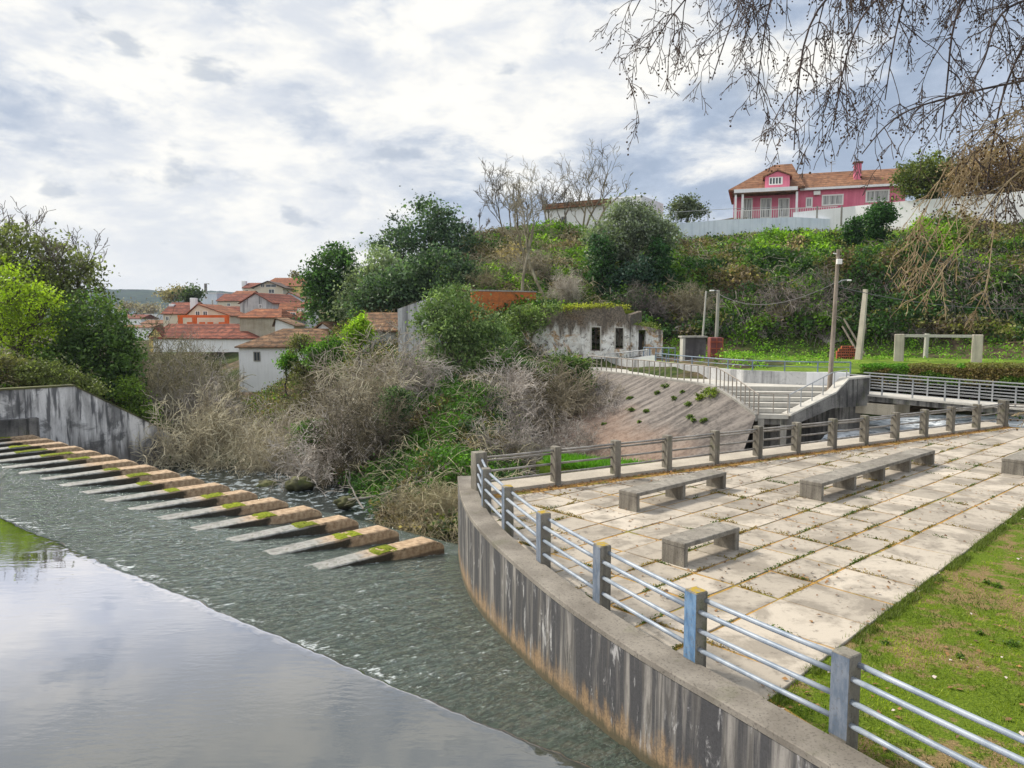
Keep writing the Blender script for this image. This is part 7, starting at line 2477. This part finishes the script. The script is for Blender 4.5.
def spline(P, n):
    P = np.array(P, float)
    s = np.concatenate([[0], np.cumsum(np.linalg.norm(np.diff(P, axis=0), axis=1))])
    u = np.linspace(0, s[-1], n)
    C = np.stack([np.interp(u, s, P[:, k]) for k in range(3)], 1)
    for _ in range(3):
        C[1:-1] = 0.25 * C[:-2] + 0.5 * C[1:-1] + 0.25 * C[2:]
    return C


main, twigs, ochre, balls = [], [], [], []
main.append((spline(trunk, 20) - ORG, np.linspace(0.42, 0.16, 20), 12))


def px3(*q):
    return [at_y(a, b, c) for a, b, c in q]


# big limbs: (path, radius) - the ends hang into the picture, the roots join the trunk above and to the right
LIMBS = [
    ([trunk[3]] + px3((1075, -10, 11.6), (1007, 4, 11.0), (989, 28, 10.8), (990, 56, 10.6), (972, 82, 10.5), (955, 112, 10.4)), 0.034),
    ([trunk[2]] + px3((1060, 72, 12.0), (1024, 81, 11.7), (985, 88, 11.5), (902, 110, 11.1), (882, 126, 10.9), (862, 154, 10.8)), 0.030),
    ([trunk[4]] + px3((960, -70, 12.0), (880, -40, 11.6), (822, -4, 11.3), (804, 30, 11.2), (797, 90, 11.1), (794, 150, 11.0)), 0.036),
    ([trunk[4]] + px3((930, -90, 13.0), (830, -90, 12.8), (745, -60, 12.6), (700, -20, 12.4), (668, 20, 12.2), (640, 64, 12.1)), 0.032),
    ([trunk[4]] + px3((900, -60, 12.4), (800, -50, 12.2), (748, -20, 12.0), (728, 30, 11.8), (712, 80, 11.7)), 0.03),
    ([trunk[4]] + px3((950, -40, 11.6), (900, -20, 11.2), (860, 10, 11.0), (842, 70, 10.8), (833, 130, 10.7)), 0.03),
    ([trunk[3]] + px3((1020, -40, 11.8), (975, -25, 11.4), (952, 20, 11.2), (948, 80, 11.0), (940, 140, 10.9)), 0.034),
    ([trunk[3]] + px3((1060, 20, 12.6), (1024, 40, 12.2), (1000, 100, 12.0), (990, 160, 11.8), (985, 200, 11.7)), 0.03),
    ([trunk[4]] + px3((860, -120, 13.2), (760, -120, 13.0), (690, -80, 12.9), (655, -30, 12.8), (632, 16, 12.7)), 0.028),
    ([trunk[4]] + px3((900, -100, 12.6), (820, -70, 12.4), (776, -30, 12.2), (764, 30, 12.0), (756, 100, 11.9)), 0.03),
    ([trunk[3]] + px3((1100, 130, 13.0), (1040, 130, 12.6), (1012, 170, 12.4), (1005, 220, 12.3)), 0.024),
    ([trunk[4]] + px3((980, -90, 12.2), (930, -60, 12.0), (905, -10, 11.8), (892, 50, 11.7), (885, 100, 11.6)), 0.03),
    ([trunk[4]] + px3((980, -120, 13.2), (880, -80, 13.0), (838, -40, 12.8), (818, 20, 12.7), (812, 70, 12.6)), 0.028),
]


def droop_branch(P, d, L, r, level, store, ball_p, down, seglen=0.10):
    """thin branch that starts along d and bends down, tips turning outward"""
    n = max(4, int(L / seglen))
    pts = [np.array(P, float)]
    d = np.array(d, float)
    for k in range(n):
        u = k / n
        d = d + rng.normal(0, 0.15, 3) + np.array([0, 0, -down * (0.9 if u < 0.6 else 0.35)])
        d /= np.linalg.norm(d)
        pts.append(pts[-1] + d * L / n)
    pts = np.array(pts)
    store.append((pts - ORG, np.maximum(np.linspace(r, r * 0.45, len(pts)), 0.0052), 4 if r > 0.008 else 3))
    if rng.random() < ball_p:
        balls.append((pts[-1] - ORG + np.array([0, 0, -0.05]), rng.uniform(0.012, 0.019), pts[-1] - ORG))
    if level >= 3:
        return
    k = int(L * (5.2 if level == 1 else 6.0)) + 1
    for _ in range(k):
        i = rng.integers(1, len(pts) - 1)
        t = pts[i + 1] - pts[i]
        t /= np.linalg.norm(t)
        s_ = rng.normal(size=3)
        s_ -= t * (s_ @ t)
        s_ /= np.linalg.norm(s_)
        droop_branch(pts[i], t * 0.55 + s_ * 0.7, L * rng.uniform(0.16, 0.40), r * 0.58, level + 1, store, ball_p, down * 0.8, seglen * 0.8)


LEN = [1.0, 0.8, 1.1, 1.5, 1.5, 1.1, 1.1, 1.1, 1.4, 1.4, 1.0, 1.2, 1.3]
for li, (path, r) in enumerate(LIMBS):
    P = spline(path, 34)
    rad = np.concatenate([np.linspace(r * 2.2, r, 8), np.linspace(r, 0.008, 26)])
    main.append((P - ORG, rad, 7))
    for k in range(36):
        i = rng.integers(7, 33)
        t = P[i + 1] - P[i] if i < 33 else P[i] - P[i - 1]
        t /= np.linalg.norm(t)
        s_ = rng.normal(size=3) * np.array([1, 0.6, 0.6])
        s_ -= t * (s_ @ t)
        s_ /= np.linalg.norm(s_)
        droop_branch(P[i], t * 0.5 + s_ * 0.75, LEN[li] * rng.uniform(0.45, 1.15), rad[i] * 0.3 + 0.005, 1, twigs, 0.26, 0.25)

# low branches at the right, their sunlit look put into the ochre colour
OL = [
    ([trunk[2]] + px3((1070, 150, 11.2), (1012, 175, 10.8), (989, 218, 10.5), (972, 244, 10.3), (953, 268, 10.2), (944, 286, 10.1), (923, 318, 10.0)), 0.016, 0.8),
    ([trunk[2]] + px3((1060, 150, 11.6), (1000, 180, 11.2), (990, 232, 11.0), (993, 268, 10.8), (988, 292, 10.7), (972, 311, 10.6), (959, 330, 10.6)), 0.015, 0.45),
    ([trunk[2]] + px3((1050, 110, 12.4), (985, 140, 12.0), (945, 200, 11.6), (915, 262, 11.3), (896, 290, 11.2)), 0.015, 0.9),
    ([trunk[2]] + px3((1060, 100, 12.0), (985, 130, 11.6), (950, 185, 11.3), (925, 235, 11.1), (885, 262, 11.0)), 0.015, 0.9),
    ([trunk[2]] + px3((1060, 90, 11.7), (975, 120, 11.4), (930, 175, 11.1), (912, 225, 11.0), (902, 270, 10.9)), 0.014, 0.9),
    ([trunk[2]] + px3((1060, 120, 11.0), (990, 150, 10.8), (965, 215, 10.5), (942, 250, 10.4), (925, 285, 10.3)), 0.014, 0.9),
    ([trunk[1]] + px3((1075, 330, 10.8), (1050, 338, 10.4), (1024, 340, 10.1), (1008, 346, 10.0)), 0.014, 0.35),
    ([trunk[1]] + px3((1080, 400, 10.2), (1050, 408, 9.8), (1022, 418, 9.5), (1008, 426, 9.4)), 0.013, 0.3),
]
for path, r, Lm in OL:
    P = spline(path, 26)
    P[4:] += np.cumsum(rng.normal(0, 0.018, (22, 3)), axis=0)
    rad = np.linspace(r * 1.1, 0.006, 26)
    ochre.append((P - ORG, rad, 6))
    for k in range(44):
        i = rng.integers(7, 25)
        t = P[i + 1] - P[i] if i < 25 else P[i] - P[i - 1]
        t /= np.linalg.norm(t)
        s_ = rng.normal(size=3) * np.array([1, 0.7, 0.5])
        s_ -= t * (s_ @ t)
        s_ /= np.linalg.norm(s_)
        droop_branch(P[i], t * 0.75 + s_ * 0.5, Lm * rng.uniform(0.4, 0.9), rad[i] * 0.4 + 0.003, 2, ochre, 0.35, 0.15)

v, f = join_tubes(main[:1])
quads_obj('trunk', v, f, M['bark_plane'], pt, smooth=True)
# a few more limbs upward so that the tree is whole from the side
for q in range(7):
    grow_bare(rng, trunk[4 + (q % 2)] - ORG, np.array([math.cos(q * 0.9), math.sin(q * 0.9), 0.9]), 4.0, 0.10, 1, 3, main, 0.5, 0.2, (5, 8), 0.01)
v, f = join_tubes(main[1:])
quads_obj('limbs', v, f, M['twig_plane'], pt, smooth=True)
v, f = join_tubes(twigs, 3)
quads_obj('twigs', v, f, M['twig_plane'], pt)
v, f = join_tubes(ochre, 4)
quads_obj('sunlit_ochre_twigs', v, f, M['twig_sunlit_ochre'], pt)
# seed balls (icosphere-like, with their stalks)
ico = [(0, 0, 1), (.894, 0, .447), (.276, .851, .447), (-.724, .526, .447), (-.724, -.526, .447), (.276, -.851, .447), (.724, .526, -.447), (-.276, .851, -.447), (-.894, 0, -.447), (-.276, -.851, -.447), (.724, -.526, -.447), (0, 0, -1)]
icf = [(0, 1, 2), (0, 2, 3), (0, 3, 4), (0, 4, 5), (0, 5, 1), (1, 6, 2), (2, 7, 3), (3, 8, 4), (4, 9, 5), (5, 10, 1), (2, 6, 7), (3, 7, 8), (4, 8, 9), (5, 9, 10), (1, 10, 6), (6, 11, 7), (7, 11, 8), (8, 11, 9), (9, 11, 10), (10, 11, 6)]
ico, icf = np.array(ico), np.array(icf)
bp_ = np.array([b[0] for b in balls])
br_ = np.array([b[1] for b in balls])
V = (bp_[:, None] + ico[None] * br_[:, None, None]).reshape(-1, 3)
Fq = (icf[None] + 12 * np.arange(len(balls))[:, None, None]).reshape(-1, 3)
sb = quads_obj('seed_balls', V, Fq, M['seed_ball'], pt, smooth=True)
sb['kind'] = 'stuff'

# ------------------------------------------------------------------ air between the camera and the far hills
hb = MB().box(-2900, 2900, -700, 2800, -12, 130).build('haze', None)
m = bpy.data.materials.new('haze_air')
m.use_nodes = True
t = NT(m.node_tree)
pv = t.n('ShaderNodeVolumePrincipled', {'Color': (0.72, 0.82, 1.0, 1), 'Density': 0.00012, 'Anisotropy': 0.2})
t.n('ShaderNodeOutputMaterial', {1: pv})
hb.data.materials.append(m)
tag(hb, kind='stuff')
